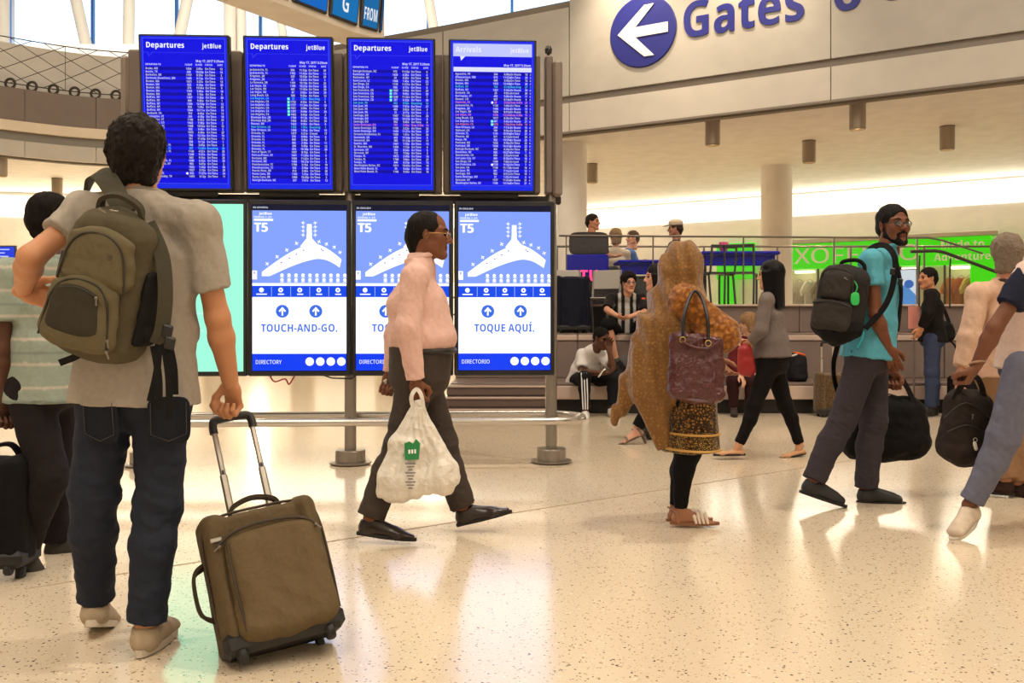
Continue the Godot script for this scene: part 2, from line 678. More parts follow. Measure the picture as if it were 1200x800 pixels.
func moved(a: Array, xf: Transform3D) -> Array:
	var P: PackedVector3Array = xf * a[0]
	var N := PackedVector3Array()
	var nb := xf.basis.inverse().transposed()
	for n in a[1]: N.append((nb * n).normalized())
	var I: PackedInt32Array = a[3]
	if xf.basis.determinant() < 0.0:
		I = I.duplicate()
		for i in range(0, I.size(), 3):
			var t := I[i]
			I[i] = I[i + 1]; I[i + 1] = t
	return [P, N, a[2], I]

func to_mesh(a: Array) -> ArrayMesh:
	var s := []
	s.resize(Mesh.ARRAY_MAX)
	s[Mesh.ARRAY_VERTEX] = a[0]; s[Mesh.ARRAY_NORMAL] = a[1]; s[Mesh.ARRAY_INDEX] = a[3]
	if a[2].size() and a[2].size() == a[0].size(): s[Mesh.ARRAY_COLOR] = a[2]
	var m := ArrayMesh.new()
	if a[0].size(): m.add_surface_from_arrays(Mesh.PRIMITIVE_TRIANGLES, s)
	return m

# a part whose mesh comes from a field: f(Sdf) fills it, lo..hi in world space, the mesh is kept relative to the parent's origin
func sdf_part(parent: Node3D, called: String, m: Material, lo: Vector3, hi: Vector3, cell: float, f: Callable, extra = null) -> MeshInstance3D:
	var o := part(parent, called, null, m)
	jobs.append({"node": o, "lo": lo, "hi": hi, "cell": cell, "f": f, "shift": parent.position if parent != self else Vector3.ZERO, "extra": extra})
	return o

var _done := []
func _work(i: int) -> void:
	var j: Dictionary = jobs[i]
	var s := Sdf.new(j.lo, j.hi, j.cell)
	j.f.call(s)
	var a: Array = s.arrays(j.shift)
	if j.extra != null: a = merge([a] + j.extra.call())
	_done[i] = a

func run_jobs() -> void:
	_done.clear()
	_done.resize(jobs.size())
	if jobs.size():
		var id := WorkerThreadPool.add_group_task(_work, jobs.size(), 4, true)
		WorkerThreadPool.wait_for_group_task_completion(id)
	for i in jobs.size():
		if jobs[i].node: jobs[i].node.mesh = to_mesh(_done[i])
	jobs.clear()

# a field mesh computed at once, in its own frame
func sdf_arrays(lo: Vector3, hi: Vector3, cell: float, f: Callable) -> Array:
	var s := Sdf.new(lo, hi, cell)
	f.call(s)
	return s.arrays()
# ---------------------------------------------------------------- heads, hands, shoes: made once, worn by all
var tpl := {}          # arrays in their own frames

func _head_shape(s: Sdf, kind: String) -> void:
	var w := 1.0 if kind == "man" else 0.95
	var jaw := 1.0 if kind == "man" else 0.86
	s.ball(Vector3(0, .035, -.016), Vector3(.076 * w, .084, .097), .02)
	s.ball(Vector3(0, -.035, .03), Vector3(.060 * w, .078, .060), .035)
	for k in [-1.0, 1.0]:
		s.cap(Vector3(.054 * w * k, -.055, .0), Vector3(.017 * k * jaw, -.103, .066), .02, .017, .03)
		s.ball(Vector3(.043 * k * w, -.022, .057), Vector3(.022, .02, .02), .03)
		s.cap(Vector3(.012 * k, .022, .082), Vector3(.05 * k * w, .026, .06), .009, .01, .018)
	s.ball(Vector3(0, -.104, .07), Vector3(.02 * jaw, .016, .016), .025)
	for k in [-1.0, 1.0]:      # sockets
		s.ball(Vector3(.033 * k, .003, .099), Vector3(.02, .0115, .016), .012, true)
	s.cap(Vector3(0, .016, .083), Vector3(0, -.026, .106), .0085, .012, .014)
	s.ball(Vector3(0, -.031, .104), Vector3(.0125, .0105, .013), .01)
	for k in [-1.0, 1.0]: s.ball(Vector3(.0135 * k, -.034, .095), Vector3(.009, .008, .0105), .008)
	s.cap(Vector3(-.016, -.0605, .0855), Vector3(.016, -.0605, .0855), .0062, .0062, .006)
	s.cap(Vector3(-.013, -.0715, .084), Vector3(.013, -.0715, .084), .0072, .0072, .006)
	s.ball(Vector3(0, -.066, .096), Vector3(.024, .0016, .008), .003, true)
	for k in [-1.0, 1.0]:      # ears
		var b := Basis.from_euler(Vector3(-.15, .35 * k, -.12 * k))
		s.ball(Vector3(.078 * k * w, -.008, -.008), Vector3(.0075, .031, .019), .008, false, b)
		s.ball(Vector3(.084 * k * w, -.004, -.004), Vector3(.004, .017, .009), .004, true, b)
	s.cap(Vector3(0, -.06, -.025), Vector3(0, -.15, -.035), .052 * w, .053 * w, .03)

func _head_tint(p: Vector3) -> Color:
	if absf(p.x) < .024 and p.z > .082 and p.y < -.054 and p.y > -.079: return Color(.75, .50, .48)
	return Color.WHITE

func _hand_shape(s: Sdf, grip: float) -> void:
	# left hand hanging beside a body that faces +z: back of the hand +x, thumb +z, fingers -y
	s.oval(Vector3(0, .02, 0), Vector3(0, -.03, 0), Vector3(1, 0, 0), Vector2(.021, .027), Vector2(.016, .032), .02)
	s.oval(Vector3(0, -.02, .0), Vector3(-.002, -.086, 0), Vector3(1, 0, 0), Vector2(.016, .033), Vector2(.012, .040), .02)
	var zs := [.031, .0105, -.0105, -.030]
	var ls := [[.043, .026, .021], [.047, .030, .022], [.044, .028, .022], [.035, .021, .019]]
	for f in 4:
		var p := Vector3(-.003, -.086 + (.004 if f == 3 else 0.0), zs[f])
		var an := 0.0
		var pts := [p]
		var rs := [.0098 if f < 3 else .0088]
		for k in 3:
			an += deg_to_rad(lerpf([14.0 + 5 * f, 24.0 + 4 * f, 16.0][k], [62.0, 95.0, 60.0][k], grip))
			var dir := Vector3(-sin(an), -cos(an), (zs[f] * (1.5 if grip < .5 else -.6)))
			p += dir.normalized() * ls[f][k]
			pts.append(p)
			rs.append([.0094, .0086, .0074][k] * (1.0 if f < 3 else .9))
		s.chain(pts, rs, .006)
	var t := Vector3(-.008, -.022, .028)
	var tp := [t, t + Vector3(-.012, -.030, .022), t + Vector3(-.022, -.058, .032), t + Vector3(-.03, -.084, .032)]
	if grip > .5: tp = [t, t + Vector3(-.024, -.026, .018), t + Vector3(-.046, -.046, .014), t + Vector3(-.056, -.066, -.002)]
	s.chain(tp, [.014, .0115, .0105, .008], .012)

func _shoe_shape(s: Sdf, kind: String) -> void:
	# ankle above the origin, sole at y = 0, toe towards +z
	match kind:
		"sneaker", "slipon":
			s.oval(Vector3(0, .038, -.045), Vector3(0, .030, .15), Vector3(1, 0, 0), Vector2(.038, .036), Vector2(.043, .026), .03, 0, 1.0)
			s.cap(Vector3(0, .05, -.03), Vector3(0, .085, -.03), .042, .043, .03, 2)
			s.cap(Vector3(0, .07, .02), Vector3(0, .045, .11), .03, .026, .03)
		"dress":
			s.oval(Vector3(0, .036, -.05), Vector3(0, .026, .12), Vector3(1, 0, 0), Vector2(.034, .034), Vector2(.040, .022), .03, 0, 1.0)
			s.oval(Vector3(0, .026, .12), Vector3(0, .020, .19), Vector3(1, 0, 0), Vector2(.038, .02), Vector2(.022, .012), .03, 0, 1.0)
			s.cap(Vector3(0, .05, -.035), Vector3(0, .075, -.035), .037, .038, .03, 2)
			s.cap(Vector3(0, .065, .01), Vector3(0, .04, .09), .027, .022, .03)
		"flat":
			s.oval(Vector3(0, .028, -.05), Vector3(0, .018, .13), Vector3(1, 0, 0), Vector2(.031, .028), Vector2(.036, .016), .03, 0, 1.0)
			s.oval(Vector3(0, .018, .12), Vector3(0, .016, .165), Vector3(1, 0, 0), Vector2(.034, .016), Vector2(.02, .011), .03, 0, 1.0)
	s.cut(Vector3(0, .006, 0), Vector3(0, -1, 0))

func _sole_mesh(kind: String) -> ArrayMesh:
	var pts := PackedVector2Array()
	var hw := 0.046 if kind in ["sneaker", "slipon"] else 0.041
	var tz := 0.198 if kind != "dress" else 0.213
	for i in 28:
		var a := TAU * i / 28
		var z := cos(a)
		var w := hw * (1.0 - .14 * smoothstep(.2, -.7, z) - .10 * smoothstep(-.1, .15, z) * smoothstep(.5, .15, z))
		if kind == "dress" and z > .6: w *= 1.0 - .35 * (z - .6) / .4
		pts.append(Vector2(sin(a) * w, lerpf(-.088, tz, z * .5 + .5)))
	var st := begin()
	st.append_from(plate(pts, .022 if kind == "sneaker" else .016), 0, Transform3D(Basis.from_euler(Vector3(PI / 2, 0, 0)), Vector3(0, .0, 0)))
	if kind == "dress":
		st.append_from(bbox(Vector3(.062, .022, .07), .006), 0, T(Vector3(0, .011, -.052)))
	return st.commit()

func _foot_shape(s: Sdf) -> void:
	s.cap(Vector3(0, .09, -.03), Vector3(0, .045, -.03), .033, .033, .03)
	s.oval(Vector3(0, .03, -.05), Vector3(0, .022, .12), Vector3(1, 0, 0), Vector2(.028, .026), Vector2(.037, .016), .03, 0, 1.0)
	s.cap(Vector3(0, .07, -.01), Vector3(0, .035, .09), .026, .019, .03)
	for k in 5:
		s.cap(Vector3(-.028 + k * .014, .018, .12), Vector3(-.03 + k * .014, .014, .165 - absf(k - 1.0) * .008), .009, .008, .006)

func make_templates() -> void:
	var list := []
	for kind in ["man", "woman"]:
		list.append(["head_" + kind, Vector3(-.11, -.19, -.13), Vector3(.11, .14, .14), .0042, func(s):
			s.tint = _head_tint
			_head_shape(s, kind)])
	list.append(["hand_relaxed", Vector3(-.14, -.24, -.08), Vector3(.05, .06, .10), .004, func(s): _hand_shape(s, 0.0)])
	list.append(["hand_grip", Vector3(-.14, -.24, -.08), Vector3(.05, .06, .10), .004, func(s): _hand_shape(s, 1.0)])
	list.append(["foot", Vector3(-.07, -.03, -.12), Vector3(.07, .15, .21), .006, _foot_shape])
	for kind in ["sneaker", "slipon", "dress", "flat"]:
		list.append(["shoe_" + kind, Vector3(-.08, -.03, -.13), Vector3(.08, .15, .25), .0065, func(s): _shoe_shape(s, kind)])
	for style in ["short", "curly", "receding", "long", "bun", "grey_bob", "cropped", "thick", "mop"]:
		list.append(["hair_" + style, Vector3(-.16, -.36 if style == "long" else -.24, -.18), Vector3(.16, .20, .15), .005 if style in ["curly", "receding", "short"] else .006, func(s): _hair_shape(s, style)])
	for w in list:
		jobs.append({"node": null, "lo": w[1], "hi": w[2], "cell": w[3], "f": w[4], "shift": Vector3.ZERO, "extra": null})
	run_jobs()
	for i in list.size(): tpl[list[i][0]] = _done[i]
	for kind in ["sneaker", "slipon", "dress", "flat"]:
		tpl["sole_" + kind] = _sole_mesh(kind)
		tpl["shoemesh_" + kind] = to_mesh(tpl["shoe_" + kind])
	for k in tpl.keys():
		if k.begins_with("hair_"): tpl["m_" + k] = to_mesh(tpl[k])
	# eye: white ball with iris and pupil
	var st := begin()
	st.set_smooth_group(0)
	for i in 10:
		for j in 14:
			var q := []
			for e in [[i, j], [i, j + 1], [i + 1, j + 1], [i + 1, j]]:
				var th: float = PI * e[0] / 10
				var ph: float = TAU * e[1] / 14
				q.append(Vector3(sin(th) * cos(ph), sin(th) * sin(ph), cos(th)) * .0125)
			var c := Color(.02, .015, .01) if i < 2 else (Color(.07, .035, .015) if i < 3 else Color(.8, .76, .7))
			for o in [0, 2, 1, 0, 3, 2]:
				st.set_color(c)
				st.set_normal(q[o].normalized())
				st.add_vertex(q[o])
	tpl["eye"] = st.commit()
	var em := StandardMaterial3D.new()
	em.vertex_color_use_as_albedo = true; em.roughness = .12
	mats["eye"] = em

func _strand(amp: float, f: float, stretch := Vector3.ONE) -> Callable:
	return func(p: Vector3) -> float: return fine.get_noise_3dv(p * stretch * f) * amp

func _hair_shape(s: Sdf, style: String) -> void:
	match style:
		"short", "thick", "cropped", "mop":
			var g: float = {"short": .007, "thick": .016, "cropped": .003, "mop": .022}[style]
			s.ball(Vector3(0, .037 + g * .4, -.018), Vector3(.077 + g, .084 + g, .097 + g), .01)
			s.cap(Vector3(0, -.02, -.072), Vector3(0, -.058, -.068), .050 + g, .036 + g * .5, .03)
			s.ball(Vector3(0, -.045, .095), Vector3(.073, .115, .066), .008, true)
			s.ball(Vector3(0, .03, .11), Vector3(.057, .055, .045), .01, true)
			for k in [-1.0, 1.0]: s.ball(Vector3(.09 * k, -.025, .012), Vector3(.034, .042, .032), .008, true)
			s.cut(Vector3(0, -.095, 0), Vector3(0, -1, .35))
			if style == "mop": s.bump(_strand(.010, 1600.0)); s.bump(_strand(.008, 4200.0))
			else: s.bump(_strand(.0045, 3500.0, Vector3(1, .4, 1)))
		"curly":
			s.ball(Vector3(0, .036, -.02), Vector3(.095, .098, .108), .01)
			s.oval(Vector3(0, .0, -.055), Vector3(0, -.088, -.052), Vector3(1, 0, 0), Vector2(.088, .062), Vector2(.070, .045), .03)
			s.ball(Vector3(0, -.05, .10), Vector3(.075, .115, .066), .008, true)
			for k in [-1.0, 1.0]: s.ball(Vector3(.10 * k, -.03, .035), Vector3(.03, .035, .028), .008, true)
			s.bump(_strand(.009, 2600.0, Vector3(1, .6, 1))); s.bump(_strand(.006, 6500.0, Vector3(1, .5, 1)))
		"receding":
			s.ball(Vector3(0, .036, -.022), Vector3(.084, .088, .101), .01)
			s.cap(Vector3(0, -.02, -.08), Vector3(0, -.07, -.07), .052, .042, .03)
			s.ball(Vector3(0, -.03, .095), Vector3(.08, .15, .082), .012, true)
			s.ball(Vector3(0, .07, .11), Vector3(.075, .06, .085), .012, true)
			for k in [-1.0, 1.0]: s.ball(Vector3(.09 * k, -.025, .012), Vector3(.034, .042, .032), .008, true)
			s.cut(Vector3(0, -.09, 0), Vector3(0, -1, .35))
			s.bump(_strand(.004, 3500.0, Vector3(1, .4, 1)))
		"long":
			s.ball(Vector3(0, .038, -.018), Vector3(.088, .095, .106), .01)
			s.oval(Vector3(0, .02, -.045), Vector3(0, -.29, -.075), Vector3(1, 0, 0), Vector2(.088, .075), Vector2(.095, .045), .03, 2)
			for k in [-1.0, 1.0]: s.oval(Vector3(.068 * k, .02, .01), Vector3(.07 * k, -.27, -.01), Vector3(0, 0, 1), Vector2(.05, .026), Vector2(.04, .022), .02, 2)
			s.ball(Vector3(0, -.06, .10), Vector3(.055, .125, .065), .01, true)
			s.bump(_strand(.006, 2600.0, Vector3(1, .08, 1)))
		"bun":
			s.ball(Vector3(0, .038, -.018), Vector3(.084, .092, .103), .01)
			s.cap(Vector3(0, -.0, -.085), Vector3(0, -.16, -.10), .06, .035, .04)
			s.ball(Vector3(0, -.06, .09), Vector3(.07, .125, .062), .01, true)
			s.bump(_strand(.005, 2600.0, Vector3(1, .2, 1)))
		"grey_bob":
			s.ball(Vector3(0, .036, -.022), Vector3(.096, .1, .114), .01)
			s.oval(Vector3(0, .0, -.055), Vector3(0, -.105, -.06), Vector3(1, 0, 0), Vector2(.088, .07), Vector2(.078, .055), .03)
			s.ball(Vector3(0, -.06, .10), Vector3(.072, .125, .066), .01, true)
			s.bump(_strand(.009, 1900.0, Vector3(1, .5, 1))); s.bump(_strand(.005, 4600.0))

# ---------------------------------------------------------------- a person from joints
# J: joints in world space: head sl sr el er wl wr hl hr kl kr al ar ; f: where the chest faces
func person(label: String, J: Dictionary, o: Dictionary) -> Node3D:
	var base: Vector3 = (J.al + J.ar) * 0.5
	base.y = o.get("ground", 0.0)
	var root := thing("person", label, "person", base, 0.0, o.get("group", ""))
	var sc: float = o.get("s", 1.0)
	var f: Vector3 = o.f.normalized()
	var side := Vector3.UP.cross(f)
	var cell: float = o.get("cell", .012)
	var hipm: Vector3 = (J.hl + J.hr) * 0.5
	var shm: Vector3 = (J.sl + J.sr) * 0.5
	var neck: Vector3 = J.get("neck", shm + (J.head - shm) * .30)
	var up := (shm - hipm).normalized()
	var cside: Vector3 = J.sl - J.sr
	cside = cside.normalized() if cside.length() > .12 else side
	if o.get("square", true): cside = side.lerp(cside, .35).normalized()
	var tr: Dictionary = {"cx": .155, "cz": .105, "wx": .135, "wz": .095, "px": .155, "pz": .11, "sh": .058}
	for k in tr: tr[k] = o.get(k, tr[k]) * sc
	var chest := shm - up * .13 * sc
	var waist := hipm.lerp(shm, .36)
	var pel := hipm + up * .03
	J.merge({"chest": chest, "waist": waist, "pel": pel, "neck": neck, "up": up, "side": side, "cside": cside, "f": f}, true)
	var lg: Dictionary = o.get("legs", {})
	J["lpx"] = lg.get("px", tr.px) + lg.get("loose", .012) * sc
	J["lpz"] = lg.get("pz", tr.pz) + lg.get("loose", .012) * sc
	J["loosetop"] = o.has("top") and not o.top.get("tuck", false)
	var hb: Basis = o.get("hb", Basis()) * Basis.from_scale(Vector3.ONE * sc * o.get("hs", 1.0))
	var hx := Transform3D(hb, J.head)
	var lo := Vector3.INF
	var hi := -Vector3.INF
	for k in ["head", "sl", "sr", "el", "er", "wl", "wr", "hl", "hr", "kl", "kr", "al", "ar"]:
		lo = lo.min(J[k]); hi = hi.max(J[k])
	lo -= Vector3.ONE * .27; hi += Vector3.ONE * .27
	var sk := skin(o.skin)
	# the body: one surface, with finer head and hands joined on
	var extra := func() -> Array:
		var out := []
		out.append(moved(tpl["head_" + o.get("sex", "man")], Transform3D(hx.basis, hx.origin - base)))
		for sd in ["l", "r"]:
			out.append(moved(tpl["hand_" + o.get("hand_" + sd, "relaxed")], Transform3D(_hand_basis(J, o, sd, sc), J["w" + sd] - base)))
		if o.get("shoes", "") == "bare":
			for sd in ["l", "r"]: out.append(moved(tpl["foot"], Transform3D(_foot_basis(o, sd, sc), _foot_at(J, o, sd, sc) - base)))
		return out
	sdf_part(root, "body", sk, lo, hi, maxf(cell, .011), func(s):
		_skin_shape(s, J, o, tr, sc), extra)
	if o.has("top"):
		sdf_part(root, o.top.get("name", "shirt"), o.top.mat, lo, hi, o.top.get("cell", cell), func(s):
			if o.top.has("tint"): s.tint = o.top.tint
			_top_shape(s, J, o.top, tr, sc))
	if o.has("legs"):
		sdf_part(root, o.legs.get("name", "trousers"), o.legs.mat, lo, hi, o.legs.get("cell", cell), func(s): _legs_shape(s, J, o.legs, tr, sc))
	if o.has("shoes") and o.shoes != "bare":
		for sd in ["l", "r"]:
			var ft := Transform3D(_foot_basis(o, sd, sc), _foot_at(J, o, sd, sc) - base)
			var sh := part(root, "shoe", tpl["shoemesh_" + o.shoes], o.shoe_mat, ft)
			part(sh, "sole", tpl["sole_" + o.shoes], o.get("sole_mat", mat(rgb(35, 30, 28), .8)), Transform3D())
	var hxl := Transform3D(hx.basis, hx.origin - base)
	if o.has("hair"):
		part(root, "hair", tpl["m_hair_" + o.hair], o.hair_mat, hxl)
	if o.get("face", true):
		for k in [-1.0, 1.0]:
			part(root, "eye", tpl["eye"], mats["eye"], hxl * T(Vector3(.032 * k, .003, .0775), Vector3(0, o.get("gaze", 0.0), 0)))
			if o.get("brows", true):
				part(root, "eyebrow", tube([Vector3(.014 * k, .023, .0915), Vector3(.032 * k, .029, .087), Vector3(.051 * k, .023, .071)], [.0032, .0042, .0022], 6), o.get("hair_mat", mat(rgb(30, 22, 18), .8)), hxl)
	root.set_meta("_hx", hxl)
	return root

func _hand_basis(J: Dictionary, o: Dictionary, sd: String, sc: float) -> Basis:
	var y: Vector3 = o.get("hup_" + sd, (J["e" + sd] - J["w" + sd])).normalized()
	var th: Vector3 = o.get("thumb_" + sd, J.f)
	var z := (th - y * th.dot(y)).normalized()
	var x := y.cross(z)
	if sd == "r": x = -x
	return Basis(x, y, z) * Basis.from_scale(Vector3.ONE * sc * o.get("hand_s", 1.0))

func _foot_basis(o: Dictionary, sd: String, sc: float) -> Basis:
	var t: Vector3 = o["toe_" + sd].normalized()
	var x := Vector3.UP.cross(t).normalized()
	var roll: float = o.get("roll_" + sd, 0.0)
	return Basis(x, t.cross(x), t) * Basis.from_scale(Vector3.ONE * o.get("foot_s", sc))

# where the middle of the sole is, under the ankle
func _foot_at(J: Dictionary, o: Dictionary, sd: String, sc: float) -> Vector3:
	return J["a" + sd] - _foot_basis(o, sd, 1.0).y * .09 * sc + _foot_basis(o, sd, 1.0).z * .03 * sc

func _skin_shape(s: Sdf, J: Dictionary, o: Dictionary, tr: Dictionary, sc: float) -> void:
	var thin := .032 * sc
	var cs: Vector3 = J.cside
	s.oval(J.waist, J.chest, cs, Vector2(tr.wx - thin, tr.wz - thin), Vector2(tr.cx - thin, tr.cz - thin), .05)
	s.oval(J.pel, J.waist, J.side, Vector2(tr.px - thin, tr.pz - thin), Vector2(tr.wx - thin, tr.wz - thin), .05)
	s.oval(J.chest, J.neck - J.up * .03, cs, Vector2(tr.cx - thin - .02, tr.cz - thin), Vector2(.07, .055) * sc, .05)
	s.cap(J.neck - J.up * .06, J.head + (J.neck - J.head) * .3, .056 * sc, .05 * sc, .04)
	for sd in ["l", "r"]:
		s.cap(J.neck - J.up * .03, J["s" + sd], .034 * sc, .034 * sc, .03)
		s.cap(J["s" + sd], J["e" + sd], .039 * sc, .037 * sc * o.get("arm", 1.0), .015)
		var m: Vector3 = J["e" + sd].lerp(J["w" + sd], .3)
		s.cap(J["e" + sd], m, .036 * sc * o.get("arm", 1.0), .039 * sc * o.get("arm", 1.0), .02)
		s.cap(m, J["w" + sd], .039 * sc * o.get("arm", 1.0), .026 * sc * o.get("arm", 1.0), .02)
		var lg: float = .80 if o.has("legs") and o.legs.get("len", .97) > .5 else 1.0
		s.cap(J["h" + sd], J["k" + sd], .075 * sc * lg, .05 * sc * lg, .04)
		var c: Vector3 = J["k" + sd].lerp(J["a" + sd], .32)
		var back: Vector3 = o.get("calf", J.f * -.012)
		s.cap(J["k" + sd], c + back, .05 * sc * lg, .052 * sc * lg, .03)
		s.cap(c + back, J["a" + sd], .052 * sc * lg, .031 * sc, .03)
		if o.get("shoes", "") != "bare":
			s.cap(J["a" + sd], _foot_at(J, o, sd, sc) + _foot_basis(o, sd, 1.0).y * .04 * sc, .034 * sc, .025 * sc, .02)

func _top_shape(s: Sdf, J: Dictionary, t: Dictionary, tr: Dictionary, sc: float) -> void:
	var g: float = t.get("loose", .012) * sc
	var cs: Vector3 = J.cside
	var cx: float = t.get("cx", tr.cx) + g
	var cz: float = t.get("cz", tr.cz) + g
	var wx: float = t.get("wx", tr.wx) + g
	var wz: float = t.get("wz", tr.wz) + g
	var sh: float = t.get("sh", tr.sh)
	var bel: Vector3 = J.waist + J.f * t.get("belly", 0.0)
	s.oval(bel, J.chest, cs, Vector2(wx, wz), Vector2(cx, cz), .05, 0)
	s.oval(J.chest, J.neck - J.up * .035 * sc, cs, Vector2(cx - .03, cz - .005), Vector2(.075, .062) * sc, .05)
	var hem: Vector3 = J.get("hem", J.pel - J.up * t.get("drop", .08))
	var hx: float = t.get("hx", tr.px + g)
	var hz: float = t.get("hz", tr.pz + g)
	if not t.get("tuck", false):
		hx = maxf(hx, J.lpx + .028)
		hz = maxf(hz, J.lpz + .026)
	s.oval(hem, bel, J.side, Vector2(hx, hz), Vector2(wx, wz), .05, 1)
	s.oval(J.neck - J.up * .06 * sc, J.neck + J.up * t.get("neck", .0), cs, Vector2(.085, .075) * sc, Vector2(.067, .064) * sc, .03, 2)
	var sl: float = t.get("sleeve", .55)
	for sd in ["l", "r"]:
		s.cap(J.neck - J.up * .035 * sc, J["s" + sd], .05 * sc, sh, .05)
		var ra: float = t.get("arm", .06) * sc
		var rb: float = t.get("cuff", .052) * sc
		var frac: float = t.get("sleeve_" + sd, sl)
		if frac <= 1.0:
			s.cap(J["s" + sd], J["s" + sd].lerp(J["e" + sd], frac), sh, ra, .035, 2)
		else:
			s.cap(J["s" + sd], J["e" + sd], sh, ra, .03)
			s.cap(J["e" + sd], J["e" + sd].lerp(J["w" + sd], frac - 1.0), ra, rb, .03, 2)
	if t.has("more"): t.more.call(s, J)
	var amp: float = t.get("fold", .006) * .75
	var dir: Vector3 = t.get("stretch", Vector3(1, .45, 1))
	if amp > 0.0:
		s.bump(func(p: Vector3) -> float: return fold.get_noise_3dv(p * dir * 900.0) * amp * 1.1 + (.30 - absf(fold.get_noise_3dv(Vector3(p.x + p.y * .5, p.y - p.x * .4, p.z) * Vector3(1.5, .55, 1.5) * 760.0))) * amp * 1.0)
	if t.has("last"): t.last.call(s, J)

func _legs_shape(s: Sdf, J: Dictionary, t: Dictionary, tr: Dictionary, sc: float) -> void:
	var g: float = t.get("loose", .012) * sc
	var rise: float = t.get("rise", .10) * sc
	if J.get("loosetop", true): rise = minf(rise, .02)
	var px: float = t.get("px", tr.px) + g
	var pz: float = t.get("pz", tr.pz) + g
	var low: Vector3 = J.pel - J.up * .06 * sc
	s.oval(low, J.pel + J.up * rise, J.side, Vector2(px, pz), Vector2(t.get("wx", px - .012), t.get("wz", pz - .012)), .04, 2)
	for sd in ["l", "r"]:
		var th: float = t.get("thigh", .088) * sc
		var kn: float = t.get("knee", .066) * sc
		var hm: float = t.get("hem", .052) * sc
		s.cap(J["h" + sd], J["k" + sd], th, kn, .04, 0)
		var len: float = t.get("len", .97)
		if len > 0.0:
			var c: Vector3 = J["k" + sd].lerp(J["a" + sd], .35) + t.get("calf", J.f * -.01)
			s.cap(J["k" + sd], c, kn, t.get("calf_r", (kn + hm) / 2 / sc) * sc, .03)
			s.cap(c, J["k" + sd].lerp(J["a" + sd], len), t.get("calf_r", (kn + hm) / 2 / sc) * sc, hm, .03, 2)
	if t.has("more"): t.more.call(s, J)
	var amp: float = t.get("fold", .006) * .8
	if amp > 0.0:
		# creases gather round the knees and above the shoes
		s.bump(func(p: Vector3) -> float:
			var w: float = .45
			for sd in ["l", "r"]:
				w += exp(-pow((p - J["k" + sd]).length() / .16, 2.0)) * .8 + exp(-pow((p - J["a" + sd]).length() / .17, 2.0)) * .45
			return (fold.get_noise_3dv(p * Vector3(.6, 1.5, .6) * 900.0) * .7 + (.30 - absf(fold.get_noise_3dv(Vector3(p.x, p.y + p.x * .5 + p.z * .4, p.z) * Vector3(.5, 1.35, .5) * 1000.0))) * 1.1) * amp * minf(w, 1.2))
# ---------------------------------------------------------------- the shell
const CEIL := 4.5
var rng := RandomNumberGenerator.new()

func terrazzo() -> StandardMaterial3D:
	var r := RandomNumberGenerator.new()
	r.seed = 77
	var n := 1536
	var im := canvas(n, n, rgb(220, 205, 183))
	var chips := [rgb(238, 228, 210), rgb(240, 232, 218), rgb(205, 184, 154), rgb(196, 172, 140), rgb(170, 140, 108), rgb(96, 74, 58), rgb(60, 46, 38), rgb(52, 42, 36)]
	for i in 24000:
		var k := r.randi() % chips.size()
		var c: Color = chips[k]
		var big := r.randf()
		var rad := 0.8 + 2.6 * big * big
		if k >= 5: rad = 0.7 + 2.2 * big * big * big
		if k < 3 and r.randf() < .5: continue
		var x := r.randf() * n
		var y := r.randf() * n
		var ang := r.randf() * TAU
		var pts := []
		for q in 5:
			var an := ang + TAU * q / 5 + r.randf() * .6
			pts.append(Vector2(x, y) + Vector2(cos(an), sin(an)) * rad * (.7 + .6 * r.randf()))
		poly(im, pts, c)
	im.generate_mipmaps()
	var m := StandardMaterial3D.new()
	m.albedo_texture = ImageTexture.create_from_image(im)
	m.albedo_color = Color(1, .985, .965)
	m.uv1_triplanar = true; m.uv1_world_triplanar = true
	m.uv1_scale = Vector3.ONE / 2.7
	m.roughness = 0.16
	m.metallic_specular = 0.62
	return m

func plaster(c: Color, rough := .75) -> StandardMaterial3D:
	var m := mat(c, rough).duplicate()
	m.albedo_texture = noise_tex("plaster", .02, Color(.94, .94, .94), Color(1, 1, 1))
	m.uv1_triplanar = true; m.uv1_world_triplanar = true
	m.uv1_scale = Vector3.ONE * .4
	return m

# the edge of the upper storey, seen in plan from right to left
var edge := []
func edge_path() -> Array:
	if edge.is_empty():
		var c := Curve2D.new()
		var p := [Vector2(17, -6.6), Vector2(12, -10.05), Vector2(7.15, -13.1), Vector2(4, -15.1), Vector2(.93, -17), Vector2(-2.5, -19), Vector2(-5.5, -20.4), Vector2(-8.5, -20.4), Vector2(-10.5, -19.2), Vector2(-13.5, -16.2), Vector2(-17, -12)]
		for i in p.size():
			var a: Vector2 = p[maxi(i - 1, 0)]
			var b: Vector2 = p[mini(i + 1, p.size() - 1)]
			var t := (b - a) / 6.0
			c.add_point(p[i], -t, t)
		c.bake_interval = .05
		var L := c.get_baked_length()
		var n := int(L / .4)
		for i in n + 1: edge.append(c.sample_baked(L * i / n))
	return edge

# stretch of that path between two view columns (pixels), moved `out` towards the hall
func edge_part(px0: float, px1: float, out := 0.0) -> Array:
	var e := edge_path()
	var r := []
	for i in e.size():
		var v: Vector2 = e[i]
		var px := 600.0 + F * v.x / -v.y
		if px <= px1 and px >= px0:
			var t: Vector2 = (e[mini(i + 1, e.size() - 1)] - e[maxi(i - 1, 0)]).normalized()
			r.append(v + Vector2(t.y, -t.x) * out)
	return r

